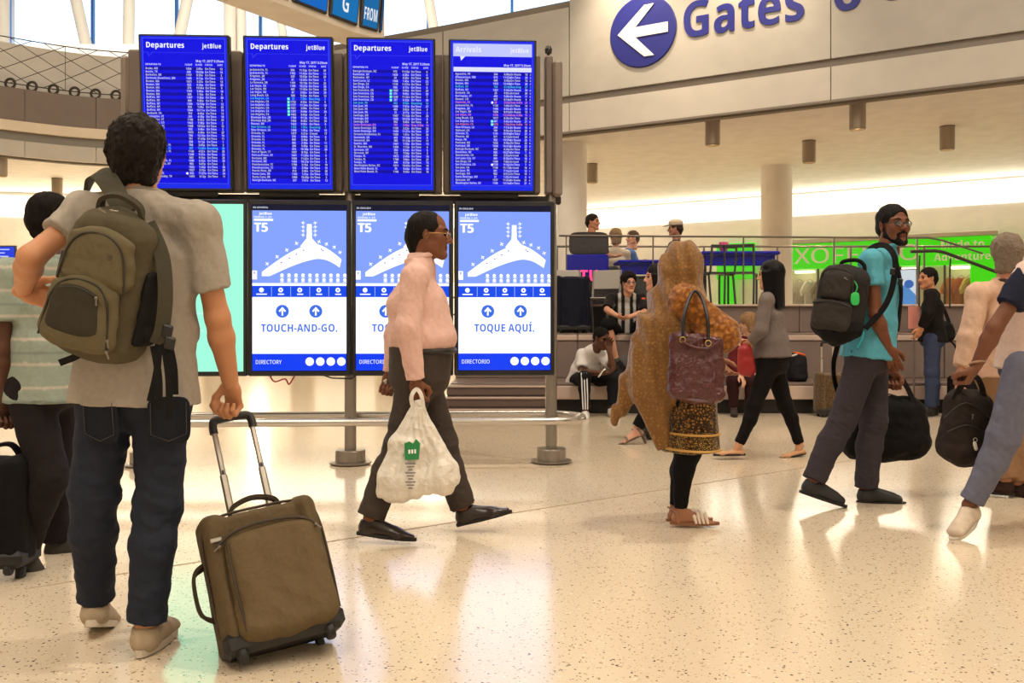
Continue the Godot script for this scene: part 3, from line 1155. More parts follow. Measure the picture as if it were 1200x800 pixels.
func build_shell() -> void:
	rng.seed = 4
	struct("floor", bbox(Vector3(36, .3, 42), .01), terrazzo(), T(Vector3(0, -.15, -13)))
	# brass dividing strips of the terrazzo
	struct("trim_1", bbox(Vector3(9.0, .006, .006), .001), mat(rgb(176, 156, 130), .5, .3), T(Vector3(1.6, .0, -6.58), Vector3(0, 37, 0)))
	var wall := plaster(rgb(234, 231, 226))
	struct("wall_right", bbox(Vector3(.3, 13, 42), .01), wall, T(Vector3(18.15, 6.5, -13)))
	struct("wall_left", bbox(Vector3(.3, 13, 42), .01), wall, T(Vector3(-18.15, 6.5, -13)))
	struct("wall_behind", bbox(Vector3(36.6, 13, .3), .01), wall, T(Vector3(0, 6.5, 8.15)))
	struct("ceiling", bbox(Vector3(36.6, .3, 42.6), .01), plaster(rgb(238, 236, 232)), T(Vector3(0, 13.15, -13)))
	# far wall: solid to the upper storey, then the high windows
	var back := -33.6
	struct("wall_back", bbox(Vector3(36.6, 8.0, .3), .01), plaster(rgb(244, 238, 224)), T(Vector3(0, 4.0, back)))
	var frame_m := mat(rgb(60, 110, 180), .4, .2)
	var n := 0
	for i in 12:
		var x := -16.5 + i * 3.0
		n += 1
		var w := struct("window_%d" % n, joined([[bbox(Vector3(.1, 5.0, .16), .01), T(Vector3(-1.5, 0, 0))], [bbox(Vector3(3.0, .1, .16), .01), T(Vector3(0, 2.45, 0))], [bbox(Vector3(3.0, .1, .16), .01), T(Vector3(0, -2.45, 0))]]), frame_m, T(Vector3(x, 10.5, back)))
		part(w, "pane", bbox(Vector3(2.9, 4.8, .02), .002), glass(Color(.9, .95, 1), .06))

func build_fascia() -> void:
	# lower ceiling over the shops, in front of which the edge runs
	var e := edge_path()
	var outline := PackedVector2Array()
	for v in e: outline.append(Vector2(v.x, -v.y))
	outline.append(Vector2(-18, 33)); outline.append(Vector2(18, 33))
	var low := plaster(rgb(236, 232, 224))
	var rot := Transform3D(Basis.from_euler(Vector3(-PI / 2, 0, 0)), Vector3(0, CEIL + .25, 0))
	var c := struct("ceiling_low", plate(outline, .25), low, rot)
	c.name = "ceiling_001"
	# upper floor above it
	# right: plain panels, a dark groove, the tall sign wall
	var panel := plaster(rgb(188, 180, 170), .6)
	var grey := plaster(rgb(176, 166, 154), .6)
	var dark := mat(rgb(118, 108, 98), .5)
	var right := struct("wall_fascia", ribbon(edge_part(330, 2400, -.12), CEIL - .05, 6.9, -.15), mat(rgb(120, 110, 98), .7))
	right.name = "wall_front"
	var cols := [330, 520, 668, 974, 1300, 1700, 2400]
	for i in cols.size() - 1:
		var seg := edge_part(cols[i] + .0, cols[i + 1] + 12.0)
		if seg.size() < 2: continue
		seg = _clip(cols[i] + 1.2, cols[i + 1] - .0, .05)
		part(right, "panel", ribbon(seg, CEIL - .02, 5.0, -.1), panel)
		part(right, "panel", ribbon(seg, 5.13, 6.72 if cols[i] < 600 else 7.9, -.1), plaster(rgb(172, 166, 157), .6))
	part(right, "groove", ribbon(_clip(330, 2400, .0), 5.0, 5.13, -.05), dark)
	# slot with the light line under the edge
	part(right, "trim", ribbon(_clip(640, 2400, .06), CEIL - .045, CEIL - .01, -.05), dark)
	# left: lower panels, grey band, dark parapet panels
	var left := struct("wall_left_fascia", ribbon(_clip(-700, 329, -.12), CEIL - .05, 5.9, -.15), mat(rgb(120, 110, 98), .7))
	left.name = "wall_far"
	var lc := [-700, -400, -240, -120, -60, 28, 112, 190, 262, 329]
	for i in lc.size() - 1:
		var seg := _clip(lc[i] + .6, lc[i + 1], .05)
		if seg.size() < 2: continue
		part(left, "panel", ribbon(seg, CEIL - .02, 4.80, -.1), plaster(rgb(196, 188, 176), .6))
		part(left, "panel", ribbon(seg, 5.2, 5.88, -.1), plaster(rgb(122, 108, 98), .55))
	part(left, "groove", ribbon(_clip(-700, 329, .0), 4.80, 4.99, -.05), mat(rgb(128, 122, 112), .5))
	part(left, "ledge", ribbon(_clip(-700, 329, .09), 4.99, 5.2, -.15), plaster(rgb(226, 208, 184), .5))
	part(left, "screen_wall", ribbon(_clip(-700, 329, -.3), 5.9, 6.88, -.1), plaster(rgb(220, 214, 204), .6))
	build_net()
	build_sign()
	# hanging cylinder lamps
	var first: Node3D = null
	var k := 0
	var spots := [[835, 142], [1005, 121], [948, 165], [1110, 148], [694, 192], [67, 209], [1, 183]]
	var where := ["square to the first gate panel, nearest the sign arrow", "hanging highest in view, right of the sign arrow", "hanging between and behind the two nearer lamps", "rightmost of those in the low ceiling on the right", "hanging beside the white column behind the screens", "above the striped shirt man's head", "at the left end of the low ceiling"]
	for a in spots:
		var d: float = (CEIL - CH) * F / (HY - a[1])
		var at := W(a[0], a[1], d)
		var label: String = "small cylinder downlight " + where[k]
		if first == null:
			first = thing("ceiling_lamp", label, "ceiling lamp", at, 0, "cylinder lamps under the low ceiling")
			part(first, "housing", lathe([Vector2(.0, 0), Vector2(.125, 0), Vector2(.125, -.40), Vector2(.11, -.42), Vector2(.105, -.42), Vector2(.1, -.36), Vector2(0, -.36)], 24), mat(rgb(150, 136, 118), .45, .3))
			part(first, "collar", lathe([Vector2(.13, 0), Vector2(.13, -.015), Vector2(.125, -.015)], 24), mat(rgb(90, 80, 70), .5, .3))
			part(first, "lens", lathe([Vector2(0, -.385), Vector2(.098, -.385), Vector2(.098, -.375), Vector2(0, -.375)], 24), glow(Color(1, .85, .62), 3.0))
		else:
			copy_of(first, Transform3D(Basis(), at), label)
		var s := SpotLight3D.new()
		s.name = numbered("lamp_beam")
		s.light_color = Color(1, .88, .70); s.light_energy = 9.0; s.spot_angle = 62; s.spot_angle_attenuation = 1.0; s.spot_range = 40; s.light_size = .09
		s.shadow_enabled = true
		s.position = at + Vector3(0, -.45, 0); s.rotation.x = -PI / 2
		add_child(s)
		k += 1
	# round white columns that carry the low ceiling
	for a in [[910, 20.9, .34], [666, 18.2, .36]]:
		struct("wall_pillar", lathe([Vector2(a[2] + .05, .12), Vector2(a[2] + .05, 0), Vector2(0, 0)] if false else [Vector2(a[2] + .04, 0), Vector2(a[2] + .04, .1), Vector2(a[2], .12), Vector2(a[2], CEIL)], 40), plaster(rgb(234, 228, 218)), T(Vector3((a[0] - 600.0) * a[1] / F, 0, -a[1]))).name = "pillar" if a[0] > 800 else "pillar_001"

# like edge_part, but cut exactly at the two columns
func _clip(px0: float, px1: float, out := 0.0) -> Array:
	var e := edge_path()
	var r := []
	for i in e.size():
		var v: Vector2 = e[i]
		var t: Vector2 = (e[mini(i + 1, e.size() - 1)] - e[maxi(i - 1, 0)]).normalized()
		var nrm := Vector2(t.y, -t.x)
		if v.y > -1.0: continue
		var px := 600.0 + F * v.x / -v.y
		if i > 0 and e[i - 1].y < -1.0:
			var u: Vector2 = e[i - 1]
			var pu := 600.0 + F * u.x / -u.y
			for lim in ([px1, px0] if pu > px else [px0, px1]):
				if (pu - lim) * (px - lim) < 0.0:
					r.append(u.lerp(v, (pu - lim) / (pu - px)) + nrm * -out * -1.0)
		if px <= px1 and px >= px0: r.append(v + nrm * out)
	return r

# steel-cable netting above the parapet on the left
func build_net() -> void:
	var net := thing("cable_netting", "diamond steel cable netting with a row of rings above the grey parapet", "railing", Vector3.ZERO)
	var steel := mat(rgb(70, 62, 54), .5, .5)
	var path := _clip(-260, 320, -.02)
	var L := 0.0
	var acc := [0.0]
	for i in path.size() - 1:
		L += path[i].distance_to(path[i + 1])
		acc.append(L)
	var at := func(s: float) -> Vector2:
		for i in path.size() - 1:
			if s <= acc[i + 1] or i == path.size() - 2:
				return path[i].lerp(path[i + 1], clampf((s - acc[i]) / (acc[i + 1] - acc[i]), 0, 1))
		return path[0]
	var y0 := 5.98
	var y1 := 6.92
	var put := func(called: String, s0: float, h0: float, s1: float, h1: float, r: float):
		var pts := []
		for k in 5:
			var v: Vector2 = at.call(lerpf(s0, s1, k / 4.0))
			pts.append(Vector3(v.x, lerpf(h0, h1, k / 4.0), v.y))
		part(net, called, tube(pts, r, 5), steel)
	var w := .64
	var n := int(L / w)
	for i in range(-1, n + 1):
		for dir in [0, 1]:
			var a := i * w
			var b := i * w + 1.7
			if dir == 1:
				var c := a; a = b; b = c
			if minf(a, b) < 0.0 or maxf(a, b) > L: continue
			put.call("cable", a, y0, b, y1, .008)
	for i in range(1, n, 3):
		put.call("cable", i * w, y0, i * w, y1, .006)
	for y in [y0, y1]:
		for i in n:
			put.call("edge_cable", i * w, y, (i + 1) * w, y, .012)
	var ring := TorusMesh.new()
	ring.inner_radius = .07; ring.outer_radius = .125; ring.rings = 16; ring.ring_segments = 8
	var i := 0
	var s := .2
	while s < L:
		var v: Vector2 = at.call(s)
		part(net, "ring", ring, steel, T(Vector3(v.x, 5.97, v.y), Vector3(90, 0, 0)))
		s += .41

func build_sign() -> void:
	# round arrow and lettering on the fascia
	var blue := mat(rgb(22, 28, 118), .45)
	var white := mat(rgb(240, 236, 228), .5)
	var on := func(px: float) -> Array:      # point of the fascia seen in that column, and its run to the right
		var c := _clip(px, px + 6.0, .0)
		var a: Vector2 = c[c.size() - 1]
		var b: Vector2 = c[0]
		return [a, (b - a).normalized()]
	var pr: Array = on.call(755.0)
	var run := Vector3(pr[1].x, 0, pr[1].y)
	var d: float = -pr[0].y
	var bs := Basis(run, Vector3.UP, run.cross(Vector3.UP))
	var sg := thing("gate_sign", "round blue sign with a white arrow pointing left on the grey fascia", "sign", Vector3(pr[0].x, CH + (HY - 38) * d / F, pr[0].y) + bs.z * .05)
	sg.basis = bs
	part(sg, "disc", lathe([Vector2(0, .03), Vector2(.60, .03), Vector2(.615, .02), Vector2(.615, 0)], 64), blue, T(Vector3.ZERO, Vector3(90, 0, 0)))
	var ar := PackedVector2Array()
	for v in [[-.46, 0], [.04, .44], [.22, .44], [-.13, .085], [.47, .085], [.47, -.085], [-.13, -.085], [.22, -.44], [.04, -.44]]: ar.append(Vector2(v[0], v[1]))
	part(sg, "arrow", plate(ar, .02), white, T(Vector3(0, 0, .045)))
	var words := [["Gates", 800.0, 46.0, "dark blue word Gates lettered on the fascia beside the arrow sign"], ["6", 976.0, 15.0, "dark blue numeral 6 cut off by the top of the photo"], ["to", 1030.0, 3.0, "dark blue letters to at the far right end of the gate lettering"]]
	for w in words:
		var p: Array = on.call(w[1])
		var dd: float = -p[0].y
		var r := Vector3(p[1].x, 0, p[1].y)
		var b2 := Basis(r, Vector3.UP, r.cross(Vector3.UP))
		var tm := TextMesh.new()
		tm.text = w[0]; tm.font = font(true); tm.font_size = 96
		tm.pixel_size = .0087; tm.depth = .03; tm.curve_step = 1.0
		tm.horizontal_alignment = HORIZONTAL_ALIGNMENT_LEFT
		tm.vertical_alignment = VERTICAL_ALIGNMENT_BOTTOM
		var o := part(self, "sign_lettering", tm, blue)
		var y: float = CH + (HY - w[2]) * dd / F
		o.transform = Transform3D(b2, Vector3(p[0].x, y - .215, p[0].y) + b2.z * .055)
		if w[0] == "Gates": o.transform = o.transform * T(Vector3.ZERO, Vector3.ZERO, Vector3(.89, 1, 1))
		tag(o, w[3], "sign", "gate sign lettering")
	# two small spots wash the sign
	for px in [745.0, 880.0]:
		var p: Array = on.call(px)
		var r := Vector3(p[1].x, 0, p[1].y)
		var nn := r.cross(Vector3.UP)
		var s := SpotLight3D.new()
		s.name = numbered("sign_beam")
		s.light_color = Color(1, .92, .80); s.light_energy = 26.0; s.spot_angle = 36; s.spot_angle_attenuation = 1.0; s.spot_range = 30; s.light_size = .06
		s.shadow_enabled = true
		s.position = Vector3(p[0].x, 8.3, p[0].y) + nn * .95
		add_child(s)
		s.look_at(Vector3(p[0].x, 5.6, p[0].y), Vector3.UP)
		var h := struct("trim_lamp", lathe([Vector2(0, .0), Vector2(.05, 0), Vector2(.05, .16), Vector2(0, .16)], 16), mat(rgb(90, 86, 80), .5, .4), T(s.position + Vector3(0, .03, 0)))
		h.name = "trim_%d" % (10 + int(px / 100))
# ---------------------------------------------------------------- seating terrace
const T1 := -11.0      # front of the lowest tier
const DECK := 1.30
func build_terrace() -> void:
	var light := plaster(rgb(196, 172, 158), .45)
	var grey := plaster(rgb(126, 108, 100), .5)
	var wood := plaster(rgb(112, 94, 86), .45)
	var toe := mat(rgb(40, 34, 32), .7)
	var x0 := -.72
	var x1 := 8.6
	var w := x1 - x0
	var mid := (x0 + x1) / 2
	var t := thing("seating_terrace", "stepped grey seating terrace with pale seat fronts behind the travellers", "bleachers", Vector3(mid, 0, T1))
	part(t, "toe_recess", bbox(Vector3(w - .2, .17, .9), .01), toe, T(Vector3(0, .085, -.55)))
	part(t, "deck_core", bbox(Vector3(w, 1.2, 4.6), .01), grey, T(Vector3(0, .62, -4.25)))
	part(t, "tier_core", bbox(Vector3(w, .55, 1.0), .01), grey, T(Vector3(0, .6, -1.5)))
	var n := 6
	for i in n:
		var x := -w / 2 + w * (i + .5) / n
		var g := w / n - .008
		part(t, "seat_front", bbox(Vector3(g, .16, .05), .008), light, T(Vector3(x, .25, -.02)))
		part(t, "seat_top", bbox(Vector3(g, .04, .96), .008), wood, T(Vector3(x, .345, -.48)))
		part(t, "back_panel", bbox(Vector3(g, .47, .04), .008), grey, T(Vector3(x, .60, -.94)))
		part(t, "upper_seat_front", bbox(Vector3(g, .07, .05), .008), light, T(Vector3(x, .875, -.93)))
		part(t, "upper_seat_top", bbox(Vector3(g, .04, .96), .008), wood, T(Vector3(x, .91, -1.40)))
		part(t, "parapet_panel", bbox(Vector3(g, .36, .05), .008), grey if i > 1 else mat(rgb(44, 39, 42), .4), T(Vector3(x, 1.11, -1.9)))  # two left panels near-black: the shade there is put into their colour
		part(t, "parapet_cap", bbox(Vector3(g, .03, .16), .008), light, T(Vector3(x, 1.30, -1.9)))
	# lower steps that run out to the left, in front of the terrace end
	for i in 3:
		part(t, "step", bbox(Vector3(1.15, .115, .62 - i * .17), .01), wood, T(Vector3(-w / 2 + .55, .0585 + i * .118, .31 - i * .085)))
		part(t, "step_nosing", bbox(Vector3(1.15, .022, .03), .004), light, T(Vector3(-w / 2 + .55, .106 + i * .118, .62 - i * .17)))
	# glass balustrade on the deck edge
	var steel := mat(rgb(112, 104, 96), .35, .7)
	var b := thing("glass_balustrade", "clear glass balustrade with a thin steel handrail along the terrace edge", "railing", Vector3(0, DECK, -13.0))
	var xs := [.75, 1.95, 3.2, 4.45, 5.6]
	for i in xs.size() - 1:
		part(b, "pane", bbox(Vector3(xs[i + 1] - xs[i] - .03, .90, .014), .002), glass(Color(.25, .3, .32), .025), T(Vector3((xs[i] + xs[i + 1]) / 2, .49, 0)))
	for x in xs: part(b, "post", bbox(Vector3(.018, .95, .04), .004), steel, T(Vector3(x, .475, .02)))
	part(b, "handrail", tube([Vector3(.65, .965, .03), Vector3(5.75, .935, .03), Vector3(5.95, .90, .03), Vector3(6.5, .72, .03)], .014, 8), steel)
	var st := thing("stair_handrail", "dark sloping handrail on brackets at the right end of the terrace", "railing", Vector3(5.2, DECK, -12.2))
	part(st, "rail", tube([Vector3(-.02, .69, 0), Vector3(.30, .70, 0), Vector3(.42, .68, 0), Vector3(1.35, .33, 0), Vector3(2.2, .0, 0)], .022, 8), mat(rgb(62, 54, 50), .4, .4))
	for x in [.1, .5, 1.2]: part(st, "bracket", tube([Vector3(x, .64 - maxf(x - .4, 0) * .38, 0), Vector3(x, .48 - maxf(x - .4, 0) * .38, -.02), Vector3(x, -.05, -.02)], .011, 6), mat(rgb(62, 54, 50), .4, .4))
	# rear rail
	var b2 := thing("rear_railing", "thin railing at the far side of the terrace behind the tables", "railing", Vector3(0, DECK, -15.6))
	part(b2, "handrail", tube([Vector3(.7, 1.02, 0), Vector3(8.2, 1.02, 0)], .018, 8), steel)
	for i in 7: part(b2, "post", bbox(Vector3(.03, 1.0, .03), .004), steel, T(Vector3(.75 + i * 1.22, .5, 0)))

# ---------------------------------------------------------------- far walls and the shop
func build_shop() -> void:
	# wall on the right that falls back to the left, its lit top a glowing band
	var A := Vector3(2.2, 0, -29.2)
	var B := Vector3(17.8, 0, -18.4)
	var run := (B - A).normalized()
	var nn := run.cross(Vector3.UP) * -1.0
	if nn.z < 0: nn = -nn
	var L := A.distance_to(B)
	var bs := Basis(run, Vector3.UP, run.cross(Vector3.UP))
	var mid := (A + B) / 2
	struct("wall_shop_side", bbox(Vector3(L, CEIL, .2), .01), plaster(rgb(244, 238, 228)), Transform3D(bs, mid + Vector3(0, CEIL / 2, 0))).name = "wall_right_far"
	var at := func(px: float) -> Vector3:      # point of that wall in a view column
		var k := (px - 600.0) / F
		# A + run*s : x = k * -z
		var s := (k * -A.z - A.x) / (run.x + k * run.z)
		return A + run * s
	# cove: the lit top of the wall, put in as a glowing band
	var fz: Vector3 = bs.z
	_cove(mid + fz * .16 + Vector3(0, 4.17, 0), bs, L - .3, 10.0)
	# the same on the left
	var A2 := Vector3(-17.8, 0, -24.0)
	var B2 := Vector3(2.2, 0, -29.2)
	var run2 := (B2 - A2).normalized()
	var bs2 := Basis(run2, Vector3.UP, run2.cross(Vector3.UP))
	var L2 := A2.distance_to(B2)
	var mid2 := (A2 + B2) / 2
	struct("wall_l", bbox(Vector3(L2, CEIL, .2), .01), plaster(rgb(244, 238, 228)), Transform3D(bs2, mid2 + Vector3(0, CEIL / 2, 0))).name = "wall_left_far"
	_cove(mid2 + bs2.z * .16 + Vector3(0, 4.12, 0), bs2, L2 - .3, 6.0)
	# shop front
	var green := glow(rgb(60, 205, 8), .95)
	var p0: Vector3 = at.call(922.0)
	var p1: Vector3 = at.call(1166.0)
	var W0 := p0.distance_to(p1)
	var c := (p0 + p1) / 2 + bs.z * .45
	var shop := thing("shop_front", "lit shop front with a bright green sign band and glass display windows", "shop", c)
	shop.basis = bs
	part(shop, "sign_band", bbox(Vector3(W0, .66, .3), .02), green, T(Vector3(0, 2.76, .02)))
	part(shop, "lintel", bbox(Vector3(W0 + .3, .12, .4), .02), plaster(rgb(200, 190, 172)), T(Vector3(0, 3.16, 0)))
	part(shop, "jamb", bbox(Vector3(.7, 2.5, .3), .02), green, T(Vector3(W0 / 2 - .1, 1.75, .04)))
	part(shop, "stall_riser", bbox(Vector3(W0, .5, .2), .02), plaster(rgb(180, 160, 140)), T(Vector3(0, .25, 0)))
	part(shop, "back_wall", bbox(Vector3(W0, 2.4, .05), .01), plaster(rgb(236, 222, 196)), T(Vector3(0, 1.2, -.32)))
	for i in 5:
		var x := -W0 / 2 + W0 * (i + .5) / 5
		part(shop, "pane", bbox(Vector3(W0 / 5 - .06, 1.9, .015), .002), glass(Color(.95, .95, .9), .06), T(Vector3(x, 1.45, .12)))
		part(shop, "mullion", bbox(Vector3(.05, 1.95, .06), .006), mat(rgb(90, 84, 78), .4, .4), T(Vector3(x - W0 / 10, 1.45, .12)))
	for i in 4:
		part(shop, "window_light", bbox(Vector3(.5, .06, .12), .01), glow(Color(1, .92, .78), 5.0), T(Vector3(-W0 / 2 + W0 * (i + .5) / 4, 2.36, .0)))
	var ls := OmniLight3D.new()
	ls.name = "shop_lamp"; ls.light_color = Color(1, .86, .64); ls.light_energy = 9.0; ls.omni_range = 20; ls.light_size = .15; ls.shadow_enabled = true
	ls.position = c + bs.z * .35 + Vector3(1.4, 2.2, 0)
	add_child(ls)
	# letters: the shop's name, then its slogan
	var tm := TextMesh.new()
	tm.text = "EXOFFICIO"; tm.font = font(false); tm.font_size = 64; tm.pixel_size = .0093; tm.depth = .03
	var wl := mat(rgb(238, 238, 228), .5)
	var lm := part(shop, "lettering", tm, wl, T(Vector3(-.75, 2.76, .19), Vector3.ZERO, Vector3(1.22, .92, 1)))
	var t2 := TextMesh.new()
	t2.text = "Made to\nAdventure"; t2.font = font(true); t2.font_size = 40; t2.pixel_size = .0062; t2.depth = .02
	part(shop, "slogan", t2, wl, T(Vector3(1.92, 2.76, .19)))
	# goods in the windows: garments on rails, a lamp, a poster
	var tints := [rgb(222, 214, 200), rgb(206, 196, 186), rgb(236, 230, 220), rgb(150, 130, 112), rgb(216, 205, 190), rgb(232, 226, 212), rgb(210, 120, 50), rgb(200, 96, 40), rgb(222, 180, 90), rgb(170, 60, 50)]
	var where := [930, 942, 954, 966, 978, 990, 1118, 1130, 1140, 1148]
	var says := ["pale cream", "stone grey", "white", "brown", "beige", "ivory", "orange", "rust red", "ochre yellow", "dark red"]
	for i in where.size():
		var q: Vector3 = at.call(where[i]) + bs.z * .33
		var g := thing("hanging_shirt", "%s shirt hanging in the lit shop window, %s" % [says[i], ["first on the left rail", "second on the left rail", "third on the left rail", "fourth on the left rail", "fifth on the left rail", "last on the left rail", "first on the right rail", "second on the right rail", "third on the right rail", "last on the right rail"][i]], "shirt", Vector3(q.x, 1.42, q.z), 0, "shirts in the shop window")
		var outl := PackedVector2Array()
		for v in [[-.13, 0], [.13, 0], [.14, .42], [.24, .30], [.28, .42], [.14, .66], [.05, .70], [0, .66], [-.05, .70], [-.14, .66], [-.28, .42], [-.24, .30], [-.14, .42]]: outl.append(Vector2(v[0], v[1]))
		part(g, "cloth", plate(outl, .08), cloth(tints[i]), Transform3D(bs.rotated(Vector3.UP, .9), Vector3.ZERO))
		part(g, "hanger", tube([Vector3(-.1, .69, -.04), Vector3(0, .76, -.04), Vector3(.1, .69, -.04)], .006, 5), mat(rgb(60, 55, 50), .5))
	var ps: Vector3 = at.call(1068.0) + bs.z * .62
	var po := thing("window_poster", "white and blue lit poster screen in the shop window beside the man in black", "poster", Vector3(ps.x, 1.2, ps.z))
	po.basis = bs
	var im := canvas(64, 128, rgb(225, 235, 240))
	poly(im, [Vector2(0, 128), Vector2(0, 70), Vector2(30, 40), Vector2(64, 80), Vector2(64, 128)], rgb(90, 150, 215))
	disc(im, 40, 40, 12, rgb(60, 110, 190))
	part(po, "panel", bbox(Vector3(.62, 1.15, .04), .006), mat(rgb(60, 58, 56), .5), T(Vector3(0, .58, -.025)))
	part(po, "print", quad(.58, 1.1), screen_mat(im, .9), T(Vector3(0, .58, 0)))
	# green pillar sign further left, before the column
	var g0: Vector3 = at.call(845.0)
	var g1: Vector3 = at.call(890.0)
	var gl := g0.distance_to(g1)
	var gs := thing("green_banner", "tall bright green shop panel left of the white column", "sign", (g0 + g1) / 2 + bs.z * .3)
	gs.basis = bs
	part(gs, "head_panel", bbox(Vector3(gl, 1.0, .1), .02), green, T(Vector3(0, 2.72, 0)))
	part(gs, "leg_panel", bbox(Vector3(gl * .42, 1.9, .1), .02), green, T(Vector3(-gl * .25, 1.27, 0)))
	# left: lit shop windows whose light lies on the far floor
	var shelf := plaster(rgb(222, 200, 168))
	for i in 6:
		var f := .30 + i * .115
		var p := A2.lerp(B2, f) + bs2.z * .35
		var s := thing("lit_showcase", "bright showcase with dark shelves along the far wall, %s from the left" % ["first", "second", "third", "fourth", "fifth", "sixth"][i], "showcase", p, 0, "lit showcases along the far wall")
		s.basis = bs2
		part(s, "cabinet", bbox(Vector3(1.9, 2.6, .3), .02), shelf, T(Vector3(0, 1.3, 0)))
		part(s, "light_panel", bbox(Vector3(1.7, 1.5, .02), .005), glow(Color(1, .93, .78), 1.5), T(Vector3(0, 1.45, .16)))
		for y in [.75, 1.25, 1.75]: part(s, "shelf", bbox(Vector3(1.8, .05, .3), .006), mat(rgb(110, 92, 76), .5), T(Vector3(0, y, .3)))
		var l := OmniLight3D.new()
		if i % 2 == 0:
			l.name = numbered("showcase_lamp"); l.light_color = Color(1, .93, .8); l.light_energy = 3.5; l.omni_range = 20; l.light_size = .2; l.shadow_enabled = true
			l.position = p + bs2.z * .9 + Vector3(0, 2.3, 0)
			add_child(l)
	# blue screen far left
	var bp := W(4, 299, 20.0)
	var bl := thing("blue_screen", "small blue wall screen at the left edge beside the striped shirt", "screen", bp)
	part(bl, "casing", bbox(Vector3(.62, .42, .06), .01), mat(rgb(30, 30, 34), .4), T(Vector3(-.05, 0, -.04)))
	var bi := canvas(96, 64, rgb(40, 60, 210))
	for k in 4: bi.fill_rect(Rect2i(8, 8 + k * 13, 70 - (k * 17) % 30, 4), rgb(190, 200, 255))
	part(bl, "picture", quad(.56, .36), screen_mat(bi, 1.2), T(Vector3(-.05, 0, -.008)))

func _cove(at: Vector3, bs: Basis, L: float, e: float) -> void:
	struct("lit_wall_band", bbox(Vector3(L, .58, .08), .02), glow(Color(1, .96, .88), 1.5), Transform3D(bs, at)).name = "trim_%d" % (40 + get_child_count())
	var n := 3
	for i in n:
		var l := AreaLight3D.new()
		l.name = numbered("cove_lamp")
		l.light_color = Color(1, .95, .86); l.light_energy = e; l.area_size = Vector2(L / n - .1, .5); l.shadow_enabled = true
		l.transform = Transform3D(bs * Basis(Vector3.UP, PI), at + bs.x * (L * ((i + .5) / n - .5)) + bs.z * .07)
		add_child(l)

